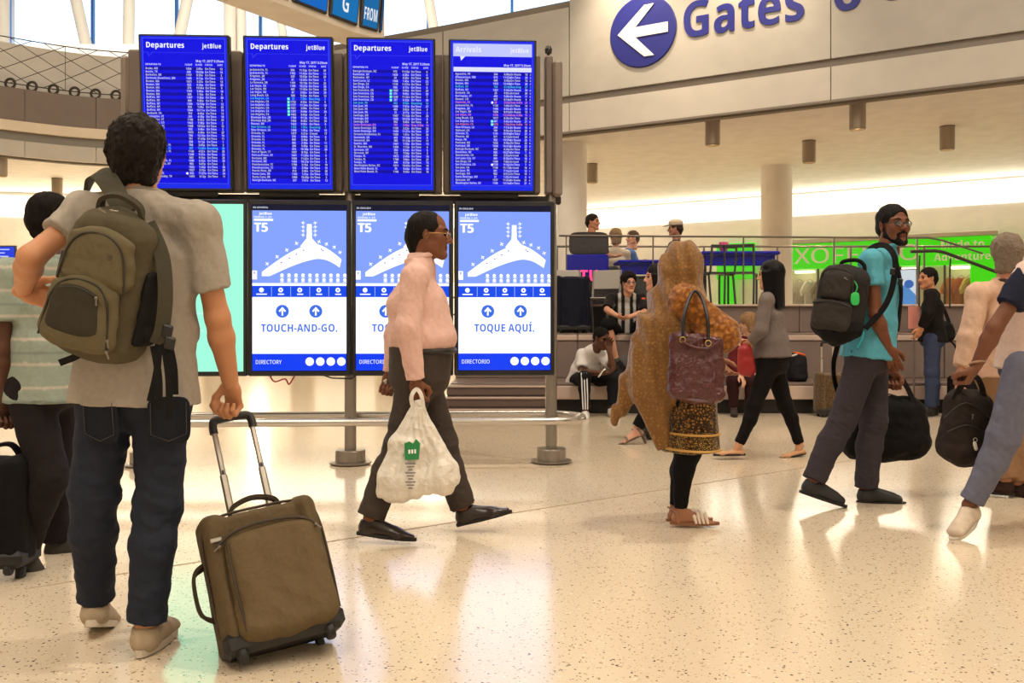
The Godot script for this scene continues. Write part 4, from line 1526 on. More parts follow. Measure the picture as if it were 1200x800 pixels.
# ---------------------------------------------------------------- the bank of flight screens
var board_x := Transform3D()
func build_board() -> void:
	board_x = Transform3D(Basis(Vector3.UP, deg_to_rad(3.0)), Vector3(-1.209, 0, -7.0))
	var taupe := plaster(rgb(116, 102, 94), .5)
	var taupe2 := plaster(rgb(132, 118, 108), .45)
	var steel := mat(rgb(150, 142, 134), .32, .85)
	var bo := thing("screen_stand", "taupe display stand with round steel posts carrying eight screens", "stand", Vector3.ZERO)
	bo.transform = board_x
	# backing panels
	for i in 4:
		part(bo, "back_panel", bbox(Vector3(.742, 1.06, .12), .012), taupe, T(Vector3(-1.19 + i * .7507, 2.60, -.16)))
	part(bo, "end_panel", bbox(Vector3(.10, 1.06, .12), .012), taupe, T(Vector3(-1.61, 2.60, -.16)))
	part(bo, "end_panel", bbox(Vector3(.06, 1.06, .12), .012), taupe, T(Vector3(1.50, 2.60, -.16)))
	part(bo, "side_post", bbox(Vector3(.075, 1.04, .20), .02), taupe2, T(Vector3(1.565, 2.57, -.18)))
	part(bo, "side_post", bbox(Vector3(.06, 1.0, .20), .02), taupe2, T(Vector3(-1.68, 2.58, -.18)))
	for x in [-1.56, -.02, 1.525]:
		var p := part(bo, "post", lathe([Vector2(.045, .0), Vector2(.045, 2.2)], 24), steel, T(Vector3(x, 0, -.2)))
		part(p, "base_drum", lathe([Vector2(.14, .0), Vector2(.16, .012), Vector2(.16, .02), Vector2(.115, .024), Vector2(.115, .105), Vector2(.11, .112), Vector2(.045, .114)], 32), steel)
	part(bo, "cross_bar", bbox(Vector3(3.2, .06, .06), .008), mat(rgb(52, 46, 44), .5, .3), T(Vector3(0, 2.03, -.2)))
	part(bo, "camera_dome", lathe([Vector2(0, .06), Vector2(.02, .055), Vector2(.03, .03), Vector2(.025, .0), Vector2(.012, -.0), Vector2(.012, -.04), Vector2(0, -.04)], 12), mat(rgb(40, 36, 34), .4), T(Vector3(1.50, 3.16, -.16)))
	var cable := tube(smooth([Vector3(-.62, .70, -.12), Vector3(-.58, .64, -.12), Vector3(-.5, .66, -.12), Vector3(-.47, .62, -.12), Vector3(-.42, .70, -.12)]), .006, 6)
	part(bo, "cable", cable, mat(rgb(190, 40, 50), .5))
	part(bo, "cable", tube([Vector3(-.25, .70, -.12), Vector3(-.15, .665, -.12), Vector3(.0, .66, -.12), Vector3(.05, .70, -.12)], .006, 6), mat(rgb(30, 28, 28), .5))
	# upper screens, leaning forward
	for i in 4:
		var tilt := -6.0
		var at := board_x * T(Vector3(-1.19 + i * .7507, 2.62, .045), Vector3(-tilt, 0, 0))
		var label: String = ["blue departures screen listing flights from Aruba on, leftmost of the upper row", "blue departures screen listing flights from Jacksonville on, second in the upper row", "blue departures screen listing flights from Raleigh-Durham on, third in the upper row", "blue arrivals screen with a pale title bar, rightmost of the upper row"][i]
		var s := thing("flight_screen", label, "screen", Vector3.ZERO, 0, "flight screens in the upper row")
		s.transform = at
		part(s, "casing", bbox(Vector3(.652, 1.135, .07), .008), mat(rgb(18, 17, 18), .35), T(Vector3(0, 0, -.036)))
		part(s, "picture", quad(.618, 1.095), screen_mat(_flights(i), 1.05), T(Vector3(0, .004, .001)))
		part(s, "mount", bbox(Vector3(.3, .4, .07), .01), mat(rgb(40, 36, 34), .5, .3), T(Vector3(0, 0, -.1)))
		part(s, "status_plate", bbox(Vector3(.44, .05, .05), .006), mat(rgb(24, 20, 20), .5), T(Vector3(-.02, -.575, -.06)))
	for i in 4:
		var at := board_x * T(Vector3(-1.127 + i * .76, 1.3425, .03))
		var label: String = ["mint green blank kiosk screen behind the man with the backpack", "kiosk screen showing a terminal map over TOUCH-AND-GO", "kiosk screen with a terminal map half hidden by the man in pink", "kiosk screen showing a terminal map over TOQUE AQUÍ, rightmost of the lower row"][i]
		var s := thing("kiosk_screen", label, "screen", Vector3.ZERO, 0, "kiosk screens in the lower row")
		s.transform = at
		part(s, "casing", bbox(Vector3(.752, 1.305, .09), .008), mat(rgb(20, 20, 24), .35), T(Vector3(0, 0, -.046)))
		part(s, "picture", quad(.70, 1.235), screen_mat(_kiosk(i), 1.28), T(Vector3(0, 0, .001)))
		part(s, "mount", bbox(Vector3(.3, .5, .09), .01), mat(rgb(40, 36, 34), .5, .3), T(Vector3(0, 0, -.13)))
		var l := AreaLight3D.new()
		l.name = numbered("screen_glow")
		l.light_color = [Color(.55, 1, .8), Color(.82, .88, 1), Color(.82, .88, 1), Color(.82, .88, 1)][i]
		l.light_energy = .25; l.area_size = Vector2(.68, 1.2); l.shadow_enabled = true
		l.transform = at * T(Vector3(0, 0, .02), Vector3(0, 180, 0))
		add_child(l)

func _flights(n: int) -> Image:
	var w := 640
	var h := 1134
	var blue := rgb(8, 10, 226)
	var deep := rgb(4, 2, 160)
	var white := Color(1, 1, 1)
	var im := canvas(w, h, rgb(18, 40, 235))
	im.fill_rect(Rect2i(14, 14, w - 28, h - 50), blue)
	for k in [[14, 14, w - 28, 2], [14, 14, 2, h - 50], [w - 16, 14, 2, h - 50], [14, h - 38, w - 28, 2]]: im.fill_rect(Rect2i(k[0], k[1], k[2], k[3]), rgb(110, 120, 255))
	if n == 3:
		im.fill_rect(Rect2i(18, 20, w - 36, 96), rgb(196, 202, 255))
		poly(im, [Vector2(70, 115), Vector2(110, 115), Vector2(78, 148)], rgb(235, 235, 255))
	else:
		im.fill_rect(Rect2i(18, 118, w - 36, 2), rgb(70, 80, 250))
		poly(im, [Vector2(48, 118), Vector2(90, 118), Vector2(56, 150)], rgb(70, 80, 250))
		poly(im, [Vector2(52, 117), Vector2(84, 117), Vector2(58, 145)], blue)
	write(im, "Arrivals" if n == 3 else "Departures", 36, 84, 56, white if n < 3 else rgb(240, 242, 255), true, 0, .95)
	if n < 3: write(im, "Departures", 37, 84, 56, white, true, 0, .95)
	write(im, "jetBlue", w - 40, 84, 46, white if n < 3 else rgb(240, 242, 255), true, 2, .9)
	write(im, "May 17, 2017 5:29am", w - 26, 188, 23, white, true, 2, .92)
	var y := 214
	if n == 3: im.fill_rect(Rect2i(20, 196, w - 40, 34), rgb(226, 228, 255))
	else:
		for a in [["DEPARTING TO", 30], ["FLIGHT", 324], ["SCHED", 402], ["STATUS", 474], ["GATE", 566]]: write(im, a[0], a[1], y, 18, white, true, 0, .9)
	var places: Array = [
		["Aruba, AW", "Austin, TX", "Barbados, BB", "Bermuda (Hamilton), BM", "Boston, MA", "Boston, MA", "Boston, MA", "Boston, MA", "Boston, MA", "Buffalo, NY", "Buffalo, NY", "Buffalo, NY", "Buffalo, NY", "Buffalo, NY", "Burbank, CA", "Burlington, VT", "Burlington, VT", "Cartagena, CO", "Charleston, SC", "Charleston, SC", "Charlotte, NC", "Chicago, IL", "Curacao, CW", "Denver, CO", "Fort Lauderdale, FL", "Fort Lauderdale, FL", "Fort Lauderdale, FL", "Fort Myers, FL", "Fort Myers, FL", "Fort Lauderdale, FL", "Grand Cayman, KY", "Grenada, GD", "Havana, CU", "Honolulu, HI", "Houston/Hobby, TX"],
		["Jacksonville, FL", "Jacksonville, FL", "Kingston, JM", "Kingston, JM", "La Romana, DR", "Las Vegas, NV", "Las Vegas, NV", "Las Vegas, NV", "Long Beach, CA", "Los Angeles, CA", "Los Angeles, CA", "Los Angeles, CA", "Los Angeles, CA", "Los Angeles, CA", "Los Angeles, CA", "Montego Bay, JM", "Montego Bay, JM", "Nassau, BH", "New Orleans, LA", "New Orleans, LA", "Orlando, FL", "Orlando, FL", "Orlando, FL", "Orlando, FL", "Orlando, FL", "Orlando, FL", "Port of Spain, TT", "Port-au-Prince, HT", "Portland, ME", "Portland, ME", "Providenciales, TC", "Providenciales, TC", "Puerto Plata, DR", "Punta Cana, DR", "Punta Cana, DR", "Raleigh-Durham, NC"],
		["Raleigh-Durham, NC", "Rochester, NY", "Rochester, NY", "Saint Lucia, LC", "San Diego, CA", "San Diego, CA", "San Francisco, CA", "San Francisco, CA", "San Francisco, CA", "San Francisco, CA", "San Juan, PR", "San Juan, PR", "San Juan, PR", "San Juan, PR", "Santiago, DO", "Santiago, DO", "Santiago, DO", "Santo Domingo, DO", "Santo Domingo, DO", "Santo Domingo, DO", "Sarasota Bradenton, FL", "Savannah, GA", "Savannah, GA", "Seattle, WA", "St. Maarten, AN", "Syracuse, NY", "Syracuse, NY", "Tampa, FL", "Tampa, FL", "Tampa, FL", "Washington Dulles, DC", "West Palm Beach, FL", "West Palm Beach, FL"],
		["Aguadilla, PR", "Albuquerque, NM", "Boston, MA", "Boston, MA", "Buffalo, NY", "Buffalo, NY", "Burbank, CA", "Burlington, VT", "Denver, CO", "Honolulu, HI", "Jacksonville, FL", "Kingston, JM", "Las Vegas, NV", "Las Vegas, NV", "Long Beach, CA", "Los Angeles, CA", "Los Angeles, CA", "New Orleans, LA", "Oakland, CA", "Orlando, FL", "Phoenix, AZ", "Ponce, PR", "Portland, ME", "Portland, OR", "Raleigh-Durham, NC", "Rochester, NY", "Sacramento, CA", "Salt Lake City, UT", "San Diego, CA", "San Francisco, CA", "San Jose, CA", "San Juan, PR", "Santiago, DO", "Santo Domingo, DO", "Syracuse, NY", "Washington Dulles, DC"]][n]
	var r := RandomNumberGenerator.new()
	r.seed = 100 + n
	y = 226 if n < 3 else 236
	var pitch := 23.7
	var x0 := 30 if n < 3 else 34
	for i in places.size():
		var top: float = y + i * pitch
		if i % 2 == 0: im.fill_rect(Rect2i(20, int(top), w - 40, int(pitch)), deep)
		var c := rgb(235, 235, 255)
		var stat := "On Time"
		if n == 3: stat = ["En Route", "On Time", "Arrived", "En Route", "On Time"][r.randi() % 5]
		if [n, i] in [[0, 25], [1, 9], [1, 18], [2, 10], [3, 4]]: stat = "Boarding"; c = rgb(90, 225, 255)
		if [n, i] in [[1, 20]]: stat = "Closed"
		if [n, i] in [[2, 17], [3, 9], [3, 13], [3, 16]]: stat = "Now 6:%02da" % (r.randi() % 60); c = rgb(255, 150, 170)
		var by: float = top + 19
		write(im, places[i], x0, by, 22, c, true, 0, .84)
		write(im, str(10 + r.randi() % 1900), 352 if n < 3 else 344, by, 22, c, true, 1, .86)
		write(im, "%d:%02d%s" % [1 + r.randi() % 12, r.randi() % 60, "ap"[r.randi() % 2]], 432, by, 22, c, true, 1, .86)
		write(im, stat, 472 if n < 3 else 458, by, 22, c, true, 0, .86)
		write(im, str(1 + r.randi() % 30), 594 if n < 3 else 580, by, 22, c, true, 1, .86)
		if n == 3: write(im, str(1 + r.randi() % 6), 612, by, 20, c, true, 1, .86)
		if (n == 1 and i >= 9 and i < 15) or (n == 2 and i >= 6 and i < 10) or (n == 3 and i in [15, 16]): im.fill_rect(Rect2i(308, int(top) + 4, 18, 18), rgb(120, 255, 220))
		if [n, i] in [[0, 33], [3, 9], [3, 29]]: disc(im, 318, top + 12, 9, white)
	return im

func _plane(im: Image, x: float, y: float, a: float, c: Color, k := 1.0) -> void:
	var pts := []
	for v in [[0, -13], [2, -8], [2, -4], [12, 3], [12, 6], [2, 2], [2, 8], [5, 11], [5, 13], [0, 11], [-5, 13], [-5, 11], [-2, 8], [-2, 2], [-12, 6], [-12, 3], [-2, -4], [-2, -8]]:
		pts.append(Vector2(x, y) + Vector2(v[0], v[1]).rotated(a) * k)
	poly(im, pts, c)

func _kiosk(n: int) -> Image:
	var w := 560
	var h := 988
	if n == 0:
		var g := canvas(w, h, rgb(150, 236, 205))
		for a in [[60, 120, 180], [60, 180, 120], [60, 640, 300], [60, 690, 240], [60, 740, 270]]: g.fill_rect(Rect2i(a[0], a[1], a[2], 12), rgb(176, 244, 220))
		write(g, "T5", 40, 80, 60, rgb(180, 245, 222))
		return g
	var sky := rgb(122, 150, 236)
	var white := Color(1, 1, 1)
	var blue := rgb(20, 70, 216)
	var im := canvas(w, h, rgb(14, 16, 40))
	im.fill_rect(Rect2i(4, 36, w - 8, 440), sky)
	write(im, "EN ESPAÑOL" if n == 1 else "IN ENGLISH", 8, 24, 15, rgb(220, 225, 240))
	write(im, "jetBlue", 120, 62, 22, white, true, 2)
	write(im, "TERMINAL 5 · JFK", 12, 80, 13, white)
	im.fill_rect(Rect2i(14, 86, 112, 12), white)
	write(im, "T5", 14, 162, 74, white)
	write(im, "T5", 17, 162, 74, white)
	# the terminal: a broad arc with a pier
	var top := []
	var bot := []
	for i in 33:
		var t := i / 32.0
		var x := lerpf(60, 528, t)
		var yy := 400.0 - 175.0 * sin(minf(t * 1.30, 1.0) * PI * .5) + 100.0 * pow(maxf(t - .62, 0) / .38, 1.6)
		top.append(Vector2(x, yy))
	for i in 33:
		var t := 1.0 - i / 32.0
		var x := lerpf(60, 516, t)
		var yy := 425.0 - 112.0 * sin(clampf((t - .1) * 1.25, 0, 1) * PI * .5) + 60.0 * pow(maxf(t - .66, 0) / .34, 2.0)
		bot.append(Vector2(x, yy))
	poly(im, top + bot, white)
	poly(im, [Vector2(324, 116), Vector2(352, 116), Vector2(354, 200), Vector2(396, 246), Vector2(282, 250), Vector2(322, 200)], white)
	poly(im, [Vector2(208, 340), Vector2(240, 318), Vector2(250, 345), Vector2(222, 372)], white)
	im.fill_rect(Rect2i(4, 392, 28, 52), white)
	poly(im, [Vector2(10, 400), Vector2(24, 400), Vector2(17, 416)], sky)
	for i in 8:
		_plane(im, 318 - 18, 108 + i * 24 if i < 4 else 108, -1.4, white, .9)
		if i < 4: _plane(im, 374, 108 + i * 24, 1.4, white, .9)
	for k in [[90, 368, -.7], [148, 326, -.6], [205, 286, -.6], [262, 246, -.5], [396, 236, .5], [440, 250, .6], [486, 268, .8], [520, 300, 1.2]]: _plane(im, k[0], k[1] - 18, k[2], white, 1.0)
	for k in [[170, 342], [216, 316], [258, 292], [300, 268], [404, 262], [414, 270]]: im.fill_rect(Rect2i(k[0], k[1], 9, 6), rgb(70, 90, 170))
	for i in 10:
		for j in 2:
			disc(im, 178 + i * 41, 418 + j * 28, 10, white)
			im.fill_rect(Rect2i(166 + i * 41, 430 + j * 28, 24, 3), white)
	im.fill_rect(Rect2i(4, 466, w - 8, 16), white)
	im.fill_rect(Rect2i(4, 482, w - 8, 66), blue)
	for i in 5:
		disc(im, 58 + i * 112, 506, 14, white)
		im.fill_rect(Rect2i(28 + i * 112 + (14 if i else 0), 528, 62 - (26 if i else 0), 7), white)
		if i: im.fill_rect(Rect2i(3 + i * 112, 486, 3, 58), rgb(160, 185, 250))
		if i: disc(im, 58 + i * 112, 506, 5, blue)
	im.fill_rect(Rect2i(4, 548, w - 8, 336), rgb(250, 252, 255))
	for x in [180, 376]:
		disc(im, x, 632, 38, rgb(56, 102, 214))
		poly(im, [Vector2(x, 606), Vector2(x + 22, 630), Vector2(x + 15, 637), Vector2(x + 5, 627), Vector2(x + 5, 658), Vector2(x - 5, 658), Vector2(x - 5, 627), Vector2(x - 15, 637), Vector2(x - 22, 630)], white)
	write(im, "TOUCH-AND-GO." if n == 1 else "TOQUE AQUÍ.", 280, 754, 62, rgb(66, 104, 214), true, 1, .92)
	im.fill_rect(Rect2i(4, 884, w - 8, 100), rgb(16, 58, 226))
	write(im, "DIRECTORY" if n == 1 else "DIRECTORIO", 22, 944, 30, white, false)
	for i in 4: disc(im, 340 + i * 62, 930, 25, white)
	return im

# steel hoop rail round the posts
func build_rail() -> void:
	var steel := mat(rgb(196, 190, 182), .25, .9)
	var r := thing("guard_rail", "silver tube rail looping round the posts below the kiosk screens", "railing", Vector3(0, 0, 0))
	r.transform = board_x
	var pts := []
	var x0 := -1.95
	var x1 := 1.50
	var hw := .26
	for i in 13:
		var a := PI * i / 12.0 - PI / 2
		pts.append(Vector3(x1 + cos(a) * hw, .355, -.14 - sin(a) * hw))
	for i in 13:
		var a := PI * i / 12.0 + PI / 2
		pts.append(Vector3(x0 + cos(a) * hw, .355, -.14 - sin(a) * hw))
	part(r, "hoop", tube(pts, .030, 14, true), steel)
	for x in [-1.56, -.02, 1.525]:
		part(r, "bracket", tube([Vector3(x, .355, .12), Vector3(x, .355, -.155)], .014, 8), steel)
		part(r, "bracket", tube([Vector3(x, .355, -.245), Vector3(x, .355, -.40)], .014, 8), steel)

# hanging curved screen ring at the top and the high windows' struts
func build_overhead() -> void:
	var cream := plaster(rgb(224, 212, 194), .5)
	var c := Curve2D.new()
	var pts := [Vector2(-4.7, -9.2), Vector2(-3.55, -10.4), Vector2(-2.80, -11.6), Vector2(-2.16, -12.62), Vector2(-1.82, -12.98)]
	for i in pts.size():
		var a: Vector2 = pts[maxi(i - 1, 0)]
		var b: Vector2 = pts[mini(i + 1, pts.size() - 1)]
		c.add_point(pts[i], -(b - a) / 6.0, (b - a) / 6.0)
	var L := c.get_baked_length()
	var outer := []
	for i in 41: outer.append(c.sample_baked(L * i / 40))
	var end: Vector2 = outer[40]
	var dir: Vector2 = (outer[40] - outer[37]).normalized()
	for i in range(1, 8):      # rounded nose
		var a := PI * i / 7.0
		var nrm := Vector2(-dir.y, dir.x)
		outer.append(end + dir * sin(a) * .2 + nrm * (1.0 - cos(a)) * -.28)
	var back := []
	for i in range(40, -1, -1):
		var t: Vector2 = (outer[mini(i + 1, 40)] - outer[maxi(i - 1, 0)]).normalized()
		back.append(outer[i] + Vector2(t.y, -t.x) * .56)
	var poly2 := PackedVector2Array()
	for v in outer + back: poly2.append(Vector2(v.x, -v.y))
	var y0 := 4.98
	var ring := thing("overhead_screen_band", "curved cream band with blue screens hanging from the hall ceiling", "display", Vector3.ZERO)
	part(ring, "soffit", plate(poly2, .06), cream, Transform3D(Basis.from_euler(Vector3(-PI / 2, 0, 0)), Vector3(0, y0 + .06, 0)))
	part(ring, "drum", plate(poly2, 1.25), cream, Transform3D(Basis.from_euler(Vector3(-PI / 2, 0, 0)), Vector3(0, y0 + 1.31, 0)))
	for v in [Vector3(-3.6, 8.1, -11.2), Vector3(-2.3, 8.1, -12.9)]:
		part(ring, "hanger_rod", tube([v, Vector3(v.x, y0 + 1.2, v.z)], .03, 8), mat(rgb(90, 86, 82), .4, .5))
	var cuts := []
	for want in [300.0, 340.0, 383.0, 419.0, 444.0, 456.0]:
		var best := 0.0
		for k in 401:
			var v: Vector2 = c.sample_baked(L * k / 400.0)
			if 600.0 + F * v.x / -v.y <= want: best = k / 400.0
		cuts.append(best)
	var texts := ["", "E", "G", "FROM", ""]
	var tones := [rgb(16, 92, 200), rgb(18, 110, 205), rgb(20, 120, 190), rgb(24, 112, 176), rgb(22, 80, 130)]
	for i in 5:
		var seg := []
		for k in 7: seg.append(c.sample_baked(L * lerpf(cuts[i] + .006, cuts[i + 1] - .006, k / 6.0)))
		var a: Vector2 = seg[0]
		var b: Vector2 = seg[6]
		var run := Vector3(b.x - a.x, 0, b.y - a.y)
		var wd := run.length()
		run = run.normalized()
		var bs := Basis(run, Vector3.UP, run.cross(Vector3.UP))
		if bs.z.z < 0: bs = Basis(-run, Vector3.UP, -run.cross(Vector3.UP))
		bs = bs * Basis(Vector3.RIGHT, .12)
		var im := canvas(160, 220, tones[i])
		write(im, texts[i], 80, 200, 70 if i != 3 else 52, Color.WHITE, true, 1)
		im.fill_rect(Rect2i(0, 0, 160, 60), tones[i].darkened(.2))
		var m := Vector3((a.x + b.x) / 2, y0 + .60, (a.y + b.y) / 2)
		var s := part(ring, "screen_frame", bbox(Vector3(wd, 1.02, .06), .01), mat(rgb(60, 58, 60), .4, .4), Transform3D(bs, m + bs.z * .07))
		part(s, "screen_picture", quad(wd - .05, .96), screen_mat(im, .9), T(Vector3(0, 0, .032)))
	# struts of the roof before the high windows, and a fine net of cables
	var st := mat(rgb(206, 200, 188), .5)
	var tr := thing("roof_truss", "pale tubular struts of the roof truss before the bright high windows", "truss", Vector3.ZERO)
	for a in [[3, -90, 3, 60, 0.216], [80, -40, 112, 62, 0.187], [152, -60, 150, 62, 0.187], [232, -60, 198, 62, 0.187], [270, -60, 270, 70, 0.216], [282, -60, 284, 70, 0.158], [318, -40, 342, 62, 0.144], [492, -60, 520, 60, 0.173]]:
		part(tr, "strut", tube([W(a[0], a[1], 31.0), W(a[2], a[3] + 40, 31.0)], a[4], 14), st)
	part(tr, "chord", tube([Vector3(-17.8, 12.75, -31.2), Vector3(17.8, 12.75, -31.2)], .16, 10), st)
	part(tr, "lower_chord", tube([Vector3(-17.8, 7.2, -31.2), Vector3(17.8, 7.2, -31.2)], .16, 10), st)
# ---------------------------------------------------------------- people on the floor
func yaw(deg: float, pitch := 0.0, roll := 0.0) -> Basis:
	return Basis.from_euler(Vector3(deg_to_rad(-pitch), deg_to_rad(deg), deg_to_rad(roll)))

# joints given by view column, view row and distance
func joints(d: float, a: Dictionary) -> Dictionary:
	var J := {}
	for k in a: J[k] = W(a[k][0], a[k][1], d + a[k][2])
	return J

func tinted(c: Color, crease := .6) -> StandardMaterial3D:
	var m: StandardMaterial3D = cloth(c, .85, crease).duplicate()
	m.vertex_color_use_as_albedo = true
	return m

func denim(c: Color) -> StandardMaterial3D:
	var m: StandardMaterial3D = cloth(c, .8, .9, .3).duplicate()
	m.albedo_texture = noise_tex("denim", .045, Color(.86, .87, .90), Color(1, 1, 1), 5)
	m.uv1_scale = Vector3(2.2, 1.6, 2.2)
	return m

const DARK_HAIR := Color(.035, .026, .022)

func build_travellers() -> void:
	_man_with_backpack()
	_man_striped()
	_man_pink()
	_woman_scarf()
	_woman_sweater()
	_man_blue()
	_man_edge()
	_woman_beige()
	_man_black()
	_woman_profile()

func _man_with_backpack() -> void:
	var J := joints(3.2, {"head": [163, 180, 0], "sl": [101, 250, .02], "sr": [231, 262, -.02], "el": [36, 302, -.14], "wl": [27, 340, .08], "er": [255, 372, .02], "wr": [270, 448, .12],
		"hl": [127, 458, 0], "hr": [189, 458, 0], "kl": [110, 580, -.02], "kr": [186, 588, -.02], "al": [113, 702, .10], "ar": [171, 731, -.08], "neck": [165, 226, .0]})
	var o := {"f": Vector3(-.06, 0, -1), "skin": rgb(196, 138, 100), "hb": yaw(186, 6), "s": 1.03, "cell": .009, "hand_r": "grip", "arm": 1.08, "cx": .175, "wx": .165, "px": .165, "hand_s": 1.02,
		"thumb_r": Vector3(-.9, 0, -.5), "hup_l": Vector3(-.75, .25, .25), "thumb_l": Vector3(0, 1, -.1), "hair": "curly", "hair_mat": cloth(rgb(30, 23, 19), .6, .5, .3), "face": false, "hs": .97,
		"toe_l": Vector3(-.16, -.34, -1), "toe_r": Vector3(.03, 0, -1), "shoes": "sneaker", "shoe_mat": cloth(rgb(178, 158, 132), .8), "sole_mat": mat(rgb(205, 192, 172), .7),
		"top": {"name": "tee_shirt", "mat": cloth(rgb(168, 158, 146), .9, .7), "cell": .0085, "loose": .012, "sleeve": .70, "sleeve_l": .52, "arm": .066, "sh": .072, "hx": .188, "hz": .13, "wx": .178, "wz": .115, "drop": .07, "fold": .010, "cx": .185},
		"legs": {"name": "jeans", "mat": denim(rgb(44, 47, 58)), "cell": .0085, "thigh": .094, "knee": .076, "hem": .062, "calf_r": .07, "px": .178, "pz": .118, "rise": .06, "fold": .011, "len": .98, "calf": Vector3(0, 0, .012)}}
	var p := person("man seen from behind in a taupe tee shirt and dark jeans, pulling a brown suitcase", J, o)
	# rear pockets and waistband of the jeans
	var b := p.position
	var dm := denim(rgb(36, 38, 46))
	for a in [[118, 492, 25.0], [198, 492, -22.0]]:
		var at := W(a[0], a[1], 3.2 - .125) - b
		var pk := part(p, "rear_pocket", soft(Vector3(.135, .155, .016), 5.0, 8), dm, T(at, Vector3(6, -a[2] * .6, 0)))
		part(pk, "stitching", tube([Vector3(-.055, .06, .011), Vector3(-.055, -.045, .011), Vector3(0, -.068, .011), Vector3(.055, -.045, .011), Vector3(.055, .06, .011)], .0016, 4), mat(rgb(66, 62, 62), .7))
	# thin crown
	part(p, "collar", tube(_ring(J.neck - b + Vector3(0, -.004, 0), .068, .066, Vector3(.1, 0, 1), 12.0), .0075, 6, true), cloth(rgb(158, 149, 138), .9))

func _ring(c: Vector3, rx: float, rz: float, f: Vector3, tilt: float) -> Array:
	var r := []
	var z := f.normalized()
	var x := Vector3.UP.cross(z).normalized()
	for i in 24:
		var a := TAU * i / 24
		r.append(c + x * cos(a) * rx + z * sin(a) * rz + Vector3.UP * sin(a) * rz * -tan(deg_to_rad(-tilt)))
	return r

func _man_striped() -> void:
	var J := joints(4.2, {"head": [62, 257, .05], "sl": [8, 322, -.10], "sr": [92, 318, .14], "el": [2, 408, -.12], "wl": [4, 470, -.08], "er": [88, 390, .28], "wr": [96, 440, .36],
		"hl": [34, 455, -.06], "hr": [66, 452, .08], "kl": [58, 560, -.10], "kr": [66, 545, .22], "al": [30, 640, -.05], "ar": [66, 632, .28], "neck": [54, 302, 0]})
	var y0 := J.hl.y as float
	var stripe := func(q: Vector3) -> Color:
		var k := fposmod(q.y - y0, .105) / .105
		return Color(.92, .82, .72) if k < .13 else (Color(.38, .46, .46) if k > .5 and k < .56 else Color(.52, .60, .54))
	var o := {"f": Vector3(.62, 0, -.78), "skin": rgb(84, 52, 36), "hb": yaw(146, 2), "cell": .012, "hand_l": "grip", "face": false, "hair": "cropped", "hair_mat": cloth(rgb(24, 19, 17), .8),
		"toe_l": Vector3(.72, -.85, -.25), "toe_r": Vector3(.9, 0, -.3), "shoes": "sneaker", "shoe_mat": cloth(rgb(72, 68, 62), .8), "sole_mat": mat(rgb(190, 180, 165), .7),
		"top": {"name": "striped_shirt", "mat": tinted(rgb(205, 205, 200)), "cell": .010, "sleeve": .62, "hx": .185, "hz": .15, "wx": .168, "wz": .13, "cx": .17, "cz": .125, "drop": .09, "arm": .066, "sh": .068, "tint": stripe, "fold": .008},
		"legs": {"mat": cloth(rgb(36, 31, 33), .85), "thigh": .098, "knee": .078, "hem": .064, "px": .165, "pz": .13, "len": 1.0, "fold": .009}}
	person("man in a pale teal striped polo and black trousers walking away at the left edge", J, o)

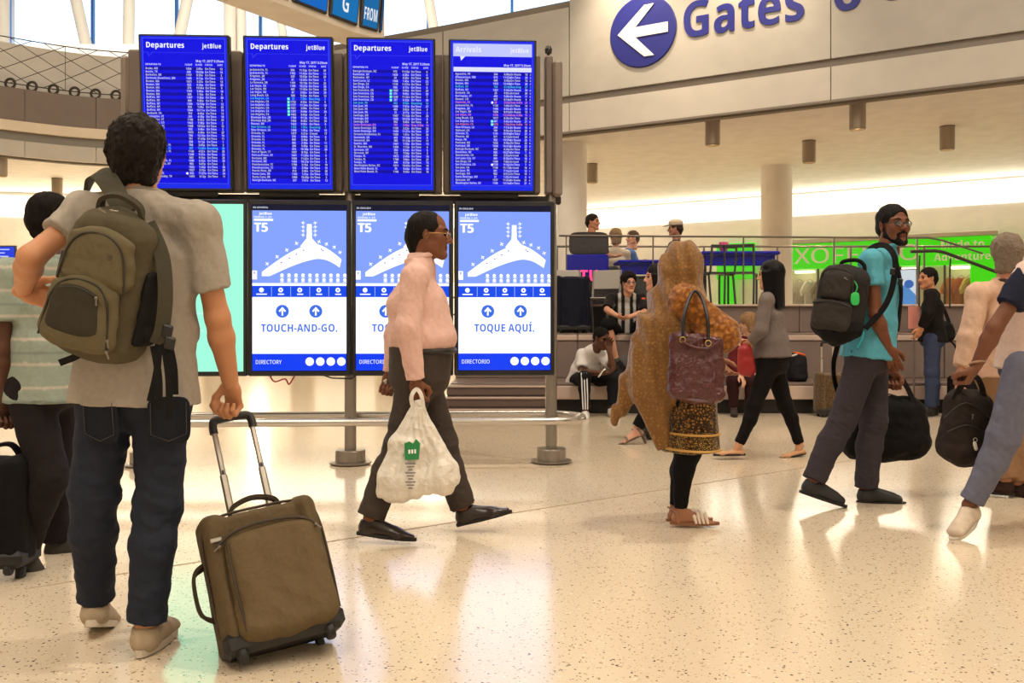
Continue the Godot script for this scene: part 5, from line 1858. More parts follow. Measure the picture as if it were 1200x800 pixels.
func _man_pink() -> void:
	var J := joints(4.82, {"head": [504, 275, 0], "sl": [489, 326, .17], "sr": [485, 326, -.17], "er": [478, 384, -.21], "wr": [487, 446, -.20], "el": [466, 388, .22], "wl": [457, 438, .2],
		"hl": [492, 436, .08], "hr": [490, 436, -.08], "kl": [519, 520, .10], "kr": [468, 524, -.10], "al": [543, 594, .10], "ar": [434, 606, -.16], "neck": [492, 305, 0]})
	var o := {"f": Vector3(1, 0, .04), "skin": rgb(118, 72, 48), "hb": yaw(86, -2), "hs": 1.0, "cell": .011, "hand_r": "grip", "hand_l": "grip", "hair": "receding", "hair_mat": cloth(rgb(24, 19, 17), .6), "cz": .125, "wz": .14, "pz": .125, "wx": .155, "px": .155,
		"toe_l": Vector3(1, .26, .05), "toe_r": Vector3(1, -.10, .10), "shoes": "dress", "shoe_mat": mat(rgb(38, 25, 20), .28), "thumb_r": Vector3(.9, 0, .3), "square": false,
		"top": {"name": "shirt", "mat": cloth(rgb(228, 186, 174), .85, .8), "cell": .0095, "loose": .016, "sleeve": 1.97, "arm": .062, "cuff": .045, "sh": .066, "tuck": true, "hx": .152, "hz": .132, "wz": .152, "wx": .165, "cz": .132, "belly": .026, "drop": -.05, "fold": .011, "neck": .035},
		"legs": {"mat": cloth(rgb(70, 60, 55), .75, .5), "cell": .010, "thigh": .096, "knee": .078, "hem": .07, "calf_r": .074, "pz": .14, "px": .165, "rise": .10, "fold": .010, "len": .99,
			"more": func(s, Q): s.oval(Q.pel - Q.up * .07 + Q.f * .005, Q.pel + Q.up * .088 + Q.f * .022, Q.side, Vector2(.165, .138), Vector2(.174, .160), .04, 2)}}
	var p := person("balding man in a pink long-sleeved shirt striding right past the kiosk screens", J, o)
	var b := p.position
	var hx: Transform3D = p.get_meta("_hx")
	_glasses(p, hx, mat(rgb(196, 160, 90), .3, .8), .0016)
	part(p, "belt", tube(_ring(W(497, 410.5, 4.82) - b, .172, .156, Vector3(1, 0, .04), 0.0), .015, 8, true), mat(rgb(26, 20, 18), .45))
	part(p, "cuff", tube([W(485, 430, 4.62) - b, W(487, 444, 4.62) - b], [.047, .045], 14), cloth(rgb(230, 188, 176), .8))
	# collar folded round the neck
	part(p, "collar", tube(_ring(J.neck - b + Vector3(.0, .012, 0), .069, .068, Vector3(1, 0, 0), 16.0), .014, 8, true), cloth(rgb(232, 192, 180), .8))
	part(p, "tie", soft(Vector3(.014, .12, .05), 2.5, 6), cloth(rgb(70, 90, 150), .6), T(W(507.5, 323, 4.82) - b, Vector3(0, 0, 10)))
	var pa := thing("folded_paper", "folded white paper held behind him by the man in pink", "paper", W(461, 452, 5.02))
	part(pa, "sheet", bbox(Vector3(.07, .11, .008), .003), mat(rgb(232, 226, 214), .7), T(Vector3.ZERO, Vector3(10, 20, 30)))

func _glasses(p: Node3D, hx: Transform3D, m: Material, r: float, dark := false) -> void:
	var fr := []
	for k in [-1.0, 1.0]:
		var pts := []
		for i in 16:
			var a := TAU * i / 16
			pts.append(Vector3(.033 * k + cos(a) * .0245, -.002 + sin(a) * .0175 * (1.0 if not dark else .9), .1015 - .012 * absf(cos(a) * k + .3 * k)))
		fr.append(part(p, "glasses_rim", tube(pts, r, 6, true), m, hx))
		part(p, "glasses_temple", tube([Vector3(.057 * k, .004, .089), Vector3(.078 * k, .005, .06), Vector3(.081 * k, .002, -.005), Vector3(.079 * k, -.018, -.018)], r, 6), m, hx)
		var lens := PackedVector2Array()
		for i in 16: lens.append(Vector2(cos(TAU * i / 16) * .024, sin(TAU * i / 16) * .017))
		part(p, "lens", plate(lens, .001), glass(Color(.9, .95, .95), .06), hx * T(Vector3(.033 * k, -.002, .098)))
	part(p, "glasses_bridge", tube([Vector3(-.010, .002, .102), Vector3(0, .005, .107), Vector3(.010, .002, .102)], r, 6), m, hx)

func brocade(key: String, a: Color, b: Color, f: float, scale: float) -> StandardMaterial3D:
	var m: StandardMaterial3D = cloth(Color(1, 1, 1), .55, .8, .4).duplicate()
	var n := FastNoiseLite.new()
	n.seed = hash(key) % 997; n.frequency = f; n.noise_type = FastNoiseLite.TYPE_CELLULAR; n.cellular_return_type = FastNoiseLite.RETURN_DISTANCE2_SUB
	var im := n.get_seamless_image(256, 256)
	im.convert(Image.FORMAT_RGBA8)
	for y in 256:
		for x in 256:
			im.set_pixel(x, y, a.lerp(b, smoothstep(.25, .55, im.get_pixel(x, y).r)))
	m.albedo_texture = ImageTexture.create_from_image(im)
	m.uv1_scale = Vector3.ONE * scale
	return m

func _woman_scarf() -> void:
	var D := 5.05
	var J := joints(D, {"head": [803, 314, 0], "sl": [799, 350, .16], "sr": [803, 352, -.16], "er": [846, 392, -.20], "wr": [818, 408, -.27], "el": [822, 398, .22], "wl": [838, 420, .16],
		"hl": [810, 448, .08], "hr": [806, 448, -.08], "kl": [806, 528, .10], "kr": [807, 528, -.06], "al": [792, 594, .12], "ar": [797, 597, -.03], "neck": [799, 338, 0]})
	J["hem"] = W(808, 526, D)
	var o := {"f": Vector3(.93, 0, -.36), "sex": "woman", "skin": rgb(150, 100, 72), "hb": yaw(112), "s": .93, "cell": .012, "face": false, "cx": .14, "cz": .10, "hand_r": "grip", "square": false,
		"toe_l": Vector3(.95, 0, -.1), "toe_r": Vector3(1, 0, .05), "shoes": "bare", "foot_s": .93,
		"top": {"name": "kurta", "mat": brocade("kurta", rgb(34, 24, 16), rgb(176, 124, 54), .06, 4.0), "cell": .010, "sleeve": .3, "hx": .20, "hz": .128, "wx": .16, "wz": .118, "cx": .155, "cz": .115, "fold": .010, "stretch": Vector3(1.3, .2, 1.3)},
		"legs": {"name": "leggings", "mat": cloth(rgb(16, 13, 14), .8), "thigh": .09, "knee": .072, "hem": .040, "calf_r": .060, "len": .96, "px": .13, "pz": .10, "fold": .003, "rise": .02, "calf": Vector3(-.015, 0, 0)}}
	var p := person("woman wrapped in a golden brown shawl with a patterned kurta and black leggings", J, o)
	var b := p.position
	var silk := brocade("sleeve", rgb(120, 68, 22), rgb(176, 116, 48), .035, 3.0)
	var lo := W(690, 640, D) - Vector3(0, 0, .6)
	var hi := W(880, 270, D) + Vector3(0, 0, .6)
	sdf_part(p, "sleeve", silk, W(770, 440, D) - Vector3(0, 0, .45), W(890, 320, D) + Vector3(0, 0, .5), .010, func(s):
		s.cap(J.sr + Vector3(0, -.01, 0), J.er, .085, .088, .04)
		s.cap(J.er, J.wr, .085, .055, .04, 2)
		s.cap(J.sr, J.neck - J.up * .05, .075, .07, .05)
		s.cap(J.sl, J.el, .07, .07, .04)
		s.bump(func(q: Vector3) -> float: return (absf(fold.get_noise_3dv(q * 900.0)) * 1.6 - .4) * .016))
	sdf_part(p, "hem_border", brocade("border", rgb(22, 16, 12), rgb(214, 170, 86), .05, 9.0), W(760, 560, D) - Vector3(0, 0, .4), W(860, 480, D) + Vector3(0, 0, .4), .009, func(s):
		s.oval(J.hem - J.up * .003, J.hem + J.up * .105, J.side, Vector2(.206, .136), Vector2(.196, .131), .01, 3))
	for y in [.012, .095]:
		part(p, "braid", tube(_ring(J.hem - b + Vector3(0, y, 0), .211 - y * .08, .142 - y * .05, J.f, 0.0), .007, 6, true), mat(rgb(206, 160, 84), .4, .3))
	var shawl := brocade("shawl", rgb(122, 86, 46), rgb(156, 114, 66), .04, 5.0)
	var Q := func(px: float, py: float, dd: float) -> Vector3: return W(px, py, D + dd)
	sdf_part(p, "shawl", shawl, lo, hi, .0095, func(s):
		var bk := Vector3(-.93, 0, .36)
		# over the head
		s.ball(J.head + Vector3(0, .022, 0) + bk * .012, Vector3(.118, .128, .118), .03)
		s.cap(J.head + bk * .04 - Vector3(0, .05, 0), Q.call(795, 352, 0), .105, .12, .06)
		# round the shoulders
		s.oval(Q.call(794, 350, 0), Q.call(784, 400, 0), Vector3(.36, 0, .93), Vector2(.21, .135), Vector2(.20, .12), .06)
		# broad fall down the back
		s.oval(Q.call(778, 380, -.06), Q.call(766, 460, -.06), Vector3(1, 0, .25), Vector2(.13, .10), Vector2(.115, .075), .08)
		s.oval(Q.call(766, 460, -.06), Q.call(777, 524, -.04), Vector3(1, 0, .25), Vector2(.115, .075), Vector2(.028, .03), .06)
		# the end that flies out behind
		s.oval(Q.call(772, 385, .0), Q.call(744, 448, .03), Vector3(1, .35, .2), Vector2(.11, .075), Vector2(.075, .05), .08)
		s.oval(Q.call(744, 448, .03), Q.call(718, 495, .06), Vector3(1, .5, .2), Vector2(.075, .05), Vector2(.022, .026), .05)
		# in front of the throat
		s.cap(Q.call(808, 338, -.05), Q.call(812, 352, .05), .055, .06, .05)
		# opening of the face
		s.ball(J.head + Vector3(.125, -.012, -.05), Vector3(.062, .085, .075), .02, true)
		s.bump(func(q: Vector3) -> float:
			var u := q.x * 1.0 + q.z * .3
			return sin(u * 66.0 + q.y * 20.0 + fold.get_noise_3dv(q * Vector3(1, .4, 1) * 300.0) * 4.0) * .0085 + fold.get_noise_3dv(Vector3(q.x + q.y * .3, q.y, q.z) * Vector3(1.6, .3, 1.6) * 900.0) * .006))
	# sandals
	for sd in ["l", "r"]:
		var ft := Transform3D(_foot_basis(o, sd, .93), _foot_at(J, o, sd, .93) - b)
		var sn := part(p, "sandal", tpl["sole_flat"], mat(rgb(134, 88, 56), .6), ft)
		for k in 4:
			var z := .125 - k * .022
			part(sn, "strap", tube([Vector3(-.042, .012, z), Vector3(-.026, .048, z - .01), Vector3(.0, .058, z - .012), Vector3(.026, .048, z - .01), Vector3(.042, .012, z)], [.007, .011, .014, .011, .007], 6), cloth(rgb(226, 206, 186), .7))
		part(sn, "strap", tube([Vector3(-.036, .012, -.04), Vector3(-.034, .07, -.05), Vector3(0, .085, -.075), Vector3(.034, .07, -.05), Vector3(.036, .012, -.04)], .006, 6), mat(rgb(150, 104, 70), .6))

func _woman_sweater() -> void:
	var D := 7.5
	var J := joints(D, {"head": [903, 322, 0], "sl": [898, 353, -.16], "sr": [905, 353, .16], "el": [892, 387, -.20], "wl": [879, 400, -.12], "er": [900, 388, .2], "wr": [884, 402, .14],
		"hl": [903, 424, -.08], "hr": [905, 424, .08], "kl": [884, 474, -.08], "kr": [920, 474, .08], "al": [866, 521, -.05], "ar": [937, 521, .1]})
	var o := {"f": Vector3(-1, 0, -.25), "sex": "woman", "skin": rgb(206, 152, 116), "hb": yaw(-118), "s": .93, "cell": .014, "hair": "long", "hair_mat": cloth(rgb(16, 13, 14), .4, .2, .5), "square": false,
		"toe_l": Vector3(-1, 0, .1), "toe_r": Vector3(-.9, -.12, .35), "shoes": "flat", "shoe_mat": cloth(rgb(206, 158, 118), .6), "cx": .145, "cz": .10, "wx": .13, "hand_l": "grip",
		"top": {"name": "sweater", "mat": cloth(rgb(118, 106, 102), .9), "sleeve": 1.95, "arm": .056, "cuff": .043, "hx": .165, "hz": .135, "wx": .15, "wz": .12, "drop": -.01, "fold": .007, "neck": .01},
		"legs": {"mat": cloth(rgb(24, 20, 21), .85), "thigh": .09, "knee": .066, "hem": .046, "px": .15, "pz": .125, "fold": .006, "len": .96, "rise": .08}}
	person("woman with long black hair in a grey sweater walking left past the terrace", J, o)

func _man_blue() -> void:
	var D := 5.65
	var J := joints(D, {"head": [1047, 264, 0], "sl": [1036, 308, .17], "sr": [1021, 306, -.15], "er": [1026, 368, -.19], "wr": [1041, 408, -.17], "el": [1042, 372, .26], "wl": [1046, 434, .28],
		"hl": [1022, 416, .08], "hr": [1013, 416, -.08], "kl": [1024, 494, .06], "kr": [987, 494, -.06], "al": [1015, 572, .05], "ar": [953, 563, -.10], "neck": [1036, 292, 0]})
	var o := {"f": Vector3(.96, 0, .22), "skin": rgb(112, 66, 42), "hb": yaw(14, 2), "s": 1.02, "cell": .011, "hair": "short", "hair_mat": cloth(rgb(20, 16, 15), .6), "gaze": 12.0, "hand_l": "grip", "square": false, "cx": .165, "cz": .11,
		"toe_l": Vector3(1, 0, .15), "toe_r": Vector3(1, -.32, .1), "shoes": "slipon", "shoe_mat": mat(rgb(26, 23, 24), .5), "sole_mat": mat(rgb(22, 20, 20), .7),
		"top": {"name": "polo_shirt", "mat": cloth(rgb(92, 170, 190), .85), "cell": .010, "sleeve": .62, "sleeve_r": .46, "arm": .064, "sh": .066, "hx": .205, "hz": .165, "wx": .16, "wz": .128, "cz": .12, "drop": .05, "fold": .008, "neck": .02},
		"legs": {"mat": cloth(rgb(62, 56, 62), .8), "cell": .010, "thigh": .094, "knee": .078, "hem": .068, "calf_r": .074, "px": .16, "pz": .125, "fold": .010, "len": .99}}
	var p := person("bearded man in a turquoise polo with glasses and a black backpack, looking at the camera", J, o)
	var b := p.position
	var hx: Transform3D = p.get_meta("_hx")
	_glasses(p, hx, mat(rgb(18, 15, 15), .4), .0026, true)
	# beard
	jobs.append({"node": part(p, "beard", null, o.hair_mat, hx), "lo": Vector3(-.09, -.15, -.03), "hi": Vector3(.09, .0, .12), "cell": .0045, "shift": Vector3.ZERO, "extra": null, "f": func(s):
		for k in [-1.0, 1.0]:
			s.cap(Vector3(.064 * k, -.03, .008), Vector3(.058 * k, -.066, .012), .012, .016, .02)
			s.cap(Vector3(.058 * k, -.066, .012), Vector3(.018 * k, -.108, .068), .018, .018, .02)
			s.cap(Vector3(.024 * k, -.062, .076), Vector3(.022 * k, -.10, .072), .010, .012, .012)
			s.cap(Vector3(.0, -.050, .094), Vector3(.024 * k, -.058, .084), .0062, .006, .008)
		s.ball(Vector3(0, -.108, .074), Vector3(.026, .018, .017), .02)
		s.bump(_strand(.002, 6000.0))})
	part(p, "collar", tube(_ring(J.neck - b + Vector3(.0, .008, 0), .069, .068, Vector3(.96, 0, .22), 14.0), .013, 8, true), cloth(rgb(98, 180, 200), .8))

func _man_edge() -> void:
	var D := 4.85
	var J := joints(D, {"head": [1232, 250, 0], "sl": [1206, 322, -.20], "sr": [1226, 318, .18], "el": [1166, 384, -.22], "wl": [1143, 430, -.16], "er": [1240, 380, .25], "wr": [1236, 440, .28],
		"hl": [1202, 430, -.08], "hr": [1214, 430, .08], "kl": [1176, 512, -.06], "kr": [1240, 515, .10], "al": [1136, 592, .0], "ar": [1272, 590, .2]})
	var o := {"f": Vector3(-1, 0, .1), "skin": rgb(112, 70, 48), "hb": yaw(-85), "s": 1.04, "cell": .012, "hand_l": "grip", "hair": "short", "hair_mat": cloth(rgb(24, 19, 17), .7), "square": false,
		"toe_l": Vector3(-.75, -.30, .65), "toe_r": Vector3(-1, -.3, 0), "shoes": "slipon", "shoe_mat": cloth(rgb(214, 196, 176), .75), "sole_mat": mat(rgb(214, 202, 186), .7), "thumb_l": Vector3(-.6, 0, .6),
		"top": {"name": "shirt", "mat": cloth(rgb(222, 196, 184), .85), "cell": .011, "sleeve": .18, "arm": .066, "sh": .066, "hx": .20, "hz": .16, "wz": .14, "cz": .13, "drop": .05, "fold": .008},
		"legs": {"name": "jeans", "mat": denim(rgb(112, 112, 128)), "cell": .010, "thigh": .096, "knee": .076, "hem": .058, "px": .165, "pz": .125, "fold": .009, "len": .93}}
	var p := person("man at the right edge in a pale shirt with navy sleeve and grey blue jeans", J, o)
	var b := p.position
	sdf_part(p, "sleeve", cloth(rgb(36, 38, 56), .85), W(1120, 420, D) - Vector3(0, 0, .5), W(1260, 280, D) + Vector3(0, 0, .5), .011, func(s):
		s.cap(J.sl, J.sl.lerp(J.el, .58), .074, .070, .02, 2)
		s.bump(func(q: Vector3) -> float: return fold.get_noise_3dv(q * 900.0) * .006))
	part(p, "wristband", tube(_ring(J.wl.lerp(J.el, .10) - b, .034, .034, Vector3(.2, 0, 1), 20.0), .006, 6, true), mat(rgb(150, 120, 100), .5))

func _woman_beige() -> void:
	var D := 5.95
	var J := joints(D, {"head": [1180, 297, 0], "sl": [1146, 344, -.06], "sr": [1208, 344, .08], "el": [1136, 396, -.10], "wl": [1126, 432, -.12], "er": [1216, 396, .05], "wr": [1214, 440, .1],
		"hl": [1164, 436, -.02], "hr": [1194, 436, .02], "kl": [1170, 506, -.02], "kr": [1192, 506, .02], "al": [1178, 563, -.08], "ar": [1193, 567, -.05]})
	var o := {"f": Vector3(.25, 0, -.97), "sex": "woman", "skin": rgb(196, 138, 108), "hb": yaw(160), "s": .98, "cell": .012, "face": false, "hair": "grey_bob", "hair_mat": cloth(rgb(128, 112, 98), .7, .5),
		"toe_l": Vector3(-.6, 0, -.5), "toe_r": Vector3(.4, 0, .5), "shoes": "slipon", "shoe_mat": cloth(rgb(58, 40, 34), .6), "cx": .165, "cz": .12,
		"top": {"name": "jacket", "mat": cloth(rgb(218, 180, 156), .85), "sleeve": 1.93, "arm": .066, "cuff": .05, "sh": .068, "hx": .20, "hz": .15, "wx": .18, "wz": .135, "drop": .06, "fold": .009, "neck": .02},
		"legs": {"mat": cloth(rgb(150, 114, 84), .85), "thigh": .10, "knee": .084, "hem": .076, "px": .18, "pz": .13, "fold": .008, "len": .96}}
	var p := person("grey-haired woman in a pale beige jacket and tan trousers walking away at the right", J, o)
	part(p, "scarf", tube(_ring(J.neck - p.position + Vector3(0, -.005, 0), .072, .07, Vector3(0, 0, 1), 8.0), .018, 8, true), cloth(rgb(70, 56, 54), .8))

func _man_black() -> void:
	var D := 10.78
	var J := joints(D, {"head": [1087, 326, 0], "sl": [1091, 346, -.18], "sr": [1095, 346, .18], "el": [1088, 366, -.22], "wl": [1080, 384, -.16], "er": [1098, 368, .2], "wr": [1086, 386, .2],
		"hl": [1092, 398, -.09], "hr": [1094, 398, .09], "kl": [1091, 436, -.09], "kr": [1093, 436, .1], "al": [1090, 477, -.06], "ar": [1094, 477, .06]})
	var o := {"f": Vector3(-1, 0, .2), "skin": rgb(186, 128, 94), "hb": yaw(-78), "cell": .017, "hair": "short", "hair_mat": cloth(rgb(20, 16, 15), .7), "square": false,
		"toe_l": Vector3(-1, 0, .4), "toe_r": Vector3(-1, 0, .1), "shoes": "slipon", "shoe_mat": mat(rgb(24, 22, 22), .6),
		"top": {"name": "jacket", "mat": cloth(rgb(24, 20, 20), .8), "sleeve": 1.95, "arm": .066, "cuff": .05, "hx": .18, "hz": .14, "drop": .05},
		"legs": {"name": "jeans", "mat": denim(rgb(58, 66, 92)), "thigh": .09, "knee": .072, "hem": .062, "len": .98}}
	var p := person("man in a black jacket and blue jeans standing in profile before the lit shop", J, o)
	var pm := mat(rgb(225, 205, 190), .6)
	var pa := thing("pink_leaflet", "small pale pink leaflet on a stand in front of the man in black", "leaflet", W(1071, 372, 10.9))
	part(pa, "sheet", bbox(Vector3(.13, .26, .01), .003), mat(rgb(214, 140, 130), .6))
	part(pa, "stick", tube([Vector3(0, -.13, 0), Vector3(0, -1.11 , 0)], .012, 8), mat(rgb(120, 110, 105), .4, .5))
	pm.roughness = .6

func _woman_profile() -> void:
	var D := 8.4
	var J := joints(D, {"head": [769, 325, 0], "sl": [775, 357, -.16], "sr": [779, 357, .16], "el": [771, 392, -.20], "wl": [764, 420, -.16], "er": [782, 392, .2], "wr": [786, 424, .2],
		"hl": [776, 428, -.08], "hr": [779, 428, .08], "kl": [765, 466, -.06], "kr": [790, 472, .08], "al": [746, 502, -.05], "ar": [800, 508, .1]})
	var o := {"f": Vector3(-1, 0, .1), "sex": "woman", "skin": rgb(206, 152, 128), "hb": yaw(-84), "s": .97, "cell": .014, "hair": "long", "hair_mat": cloth(rgb(22, 17, 17), .5), "square": false,
		"toe_l": Vector3(-1, -.42, .1), "toe_r": Vector3(-1, -.42, 0), "shoes": "bare", "foot_s": .92,
		"top": {"name": "shirt", "mat": cloth(rgb(92, 88, 100), .85), "sleeve": 1.0, "arm": .06, "hx": .165, "hz": .13, "drop": .02},
		"legs": {"mat": cloth(rgb(18, 17, 18), .85), "thigh": .088, "knee": .068, "hem": .056, "len": .93}}
	var p := person("dark-haired woman in profile and heeled sandals, half hidden behind the golden shawl", J, o)
	var b := p.position
	for sd in ["l", "r"]:
		var ft := Transform3D(_foot_basis(o, sd, .92), _foot_at(J, o, sd, .92) - b)
		var sn := part(p, "sandal", tpl["sole_flat"], mat(rgb(96, 76, 66), .6), ft)
		part(sn, "strap", tube([Vector3(-.04, .012, .11), Vector3(-.02, .045, .1), Vector3(.02, .045, .1), Vector3(.04, .012, .11)], .012, 6), mat(rgb(120, 100, 86), .5))
		part(sn, "strap", tube([Vector3(-.036, .012, -.05), Vector3(-.036, .085, -.03), Vector3(0, .09, .012), Vector3(.036, .085, -.03), Vector3(.036, .012, -.05)], .011, 6), mat(rgb(120, 100, 86), .5))
		part(sn, "heel", tube([Vector3(0, .01, -.06), Vector3(0, -.085, -.055)], [.024, .010], 10), mat(rgb(96, 76, 66), .6))
# ---------------------------------------------------------------- people on the terrace
func build_sitters() -> void:
	_sitter_white()
	_sitter_jersey()
	_sitter_red()
	_upper()

func _sitter_white() -> void:
	var D := 11.25
	var J := joints(D, {"head": [705, 396, -.42], "sl": [706, 416, -.25], "sr": [683, 415, -.20], "er": [681, 436, -.30], "wr": [708, 437, -.62], "el": [718, 431, -.52], "wl": [714, 412, -.56],
		"hl": [689, 446, -.02], "hr": [673, 446, .0], "kl": [720, 443, -.50], "kr": [685, 442, -.52], "al": [717, 478, -.55], "ar": [686, 482, -.62], "neck": [698, 407, -.33]})
	var o := {"f": Vector3(.45, 0, .9), "skin": rgb(92, 58, 42), "hb": yaw(40, -18), "cell": .016, "hair": "cropped", "hair_mat": cloth(rgb(20, 16, 15), .8), "square": false, "ground": 0.0,
		"toe_l": Vector3(.25, 0, 1), "toe_r": Vector3(-.1, 0, 1), "shoes": "sneaker", "shoe_mat": cloth(rgb(226, 222, 218), .7), "sole_mat": mat(rgb(225, 222, 216), .6), "hup_l": Vector3(0, -1, .1), "thumb_l": Vector3(-.8, 0, .2),
		"top": {"name": "tee_shirt", "mat": cloth(rgb(226, 220, 218), .9), "sleeve": .72, "arm": .068, "sh": .066, "hx": .18, "hz": .14, "wx": .165, "wz": .125, "drop": .08, "fold": .009},
		"legs": {"name": "track_trousers", "mat": cloth(rgb(22, 21, 24), .7), "thigh": .09, "knee": .075, "hem": .055, "len": .93}}
	var p := person("young man in a white tee shirt and striped track trousers on the lowest tier", J, o)
	var b := p.position
	for k in 3:
		var off := Vector3(-.068 + k * .022, .035 - k * .004, .05 - absf(k - 1) * .002)
		part(p, "stripe", tube([J.hr - b + Vector3(-.03 + k * .02, .09, .06), J.hr.lerp(J.kr, .6) - b + Vector3(-.03 + k * .025, .088, .0), J.kr - b + Vector3(-.04 + k * .03, .05, .055), J.kr.lerp(J.ar, .5) - b + Vector3(-.035 + k * .03, 0, .072), J.ar - b + Vector3(-.03 + k * .025, .03, .062)], .0075, 5), cloth(rgb(228, 224, 220), .8))
	part(p, "wristband", tube(_ring(J.wr.lerp(J.er, .1) - b, .036, .036, Vector3(1, 0, .2), 50.0), .010, 6, true), mat(rgb(232, 228, 222), .6))

func _sitter_jersey() -> void:
	var D := 12.15
	var J := joints(D, {"head": [737, 331, -.18], "sl": [752, 350, -.05], "sr": [716, 350, -.05], "er": [711, 363, -.22], "wr": [725, 371, -.50], "el": [755, 366, -.22], "wl": [735, 372, -.50],
		"hl": [745, 388, 0], "hr": [722, 388, 0], "kl": [752, 380, -.50], "kr": [712, 380, -.50], "al": [747, 420, -.42], "ar": [722, 420, -.42], "neck": [735, 344, -.1]})
	var cx: float = W(734, 360, D - .05).x
	var strip := func(q: Vector3) -> Color:
		var u := absf(q.x - cx)
		return Color(.62, .60, .58) if (u < .035 or (u > .075 and u < .115)) and q.z > -D + .03 else Color(.016, .014, .015)
	var o := {"f": Vector3(.0, 0, 1), "skin": rgb(206, 150, 122), "hb": yaw(14, -4), "cell": .014, "hair": "mop", "hair_mat": cloth(rgb(24, 18, 16), .7), "ground": .92, "hs": 1.02,
		"toe_l": Vector3(0, -.2, 1), "toe_r": Vector3(0, -.2, 1), "shoes": "sneaker", "shoe_mat": cloth(rgb(40, 38, 40), .7),
		"top": {"name": "jersey", "mat": tinted(rgb(235, 232, 230)), "cell": .012, "sleeve": .85, "arm": .068, "sh": .066, "hx": .18, "hz": .14, "wx": .165, "wz": .12, "drop": .04, "tint": strip},
		"legs": {"name": "shorts", "mat": cloth(rgb(22, 20, 22), .8), "thigh": .098, "knee": .088, "hem": .08, "len": 0.0}}
	o.ground = .3
	var p := person("young man with glasses in a black jersey with white stripes on the upper tier", J, o)
	_glasses(p, p.get_meta("_hx"), mat(rgb(24, 20, 20), .4), .003, true)
	part(p, "badge", bbox(Vector3(.05, .10, .01), .004), mat(rgb(220, 90, 60), .6), T(W(754, 353, D - .14) - p.position))

func _sitter_red() -> void:
	var D := 11.2
	var J := joints(D, {"head": [876, 378, -.1], "sl": [862, 402, -.12], "sr": [888, 402, .05], "el": [858, 425, -.25], "wl": [868, 440, -.42], "er": [892, 424, -.1], "wr": [886, 440, -.35],
		"hl": [866, 446, 0], "hr": [884, 446, .05], "kl": [858, 446, -.42], "kr": [880, 446, -.42], "al": [860, 478, -.40], "ar": [878, 478, -.40]})
	var o := {"f": Vector3(-.5, 0, .85), "sex": "woman", "skin": rgb(206, 156, 128), "hb": yaw(-128, -5), "s": .95, "cell": .017, "hair": "grey_bob", "hair_mat": cloth(rgb(140, 108, 78), .7), "square": false,
		"toe_l": Vector3(-.2, 0, 1), "toe_r": Vector3(0, 0, 1), "shoes": "slipon", "shoe_mat": cloth(rgb(60, 50, 48), .7),
		"top": {"name": "jumper", "mat": cloth(rgb(88, 26, 28), .85), "sleeve": 1.9, "arm": .064, "cuff": .05, "hx": .17, "hz": .14},
		"legs": {"mat": cloth(rgb(48, 24, 26), .85), "thigh": .09, "knee": .072, "hem": .06}}
	person("fair-haired woman in a dark red jumper sitting on the terrace behind the grey sweater", J, o)

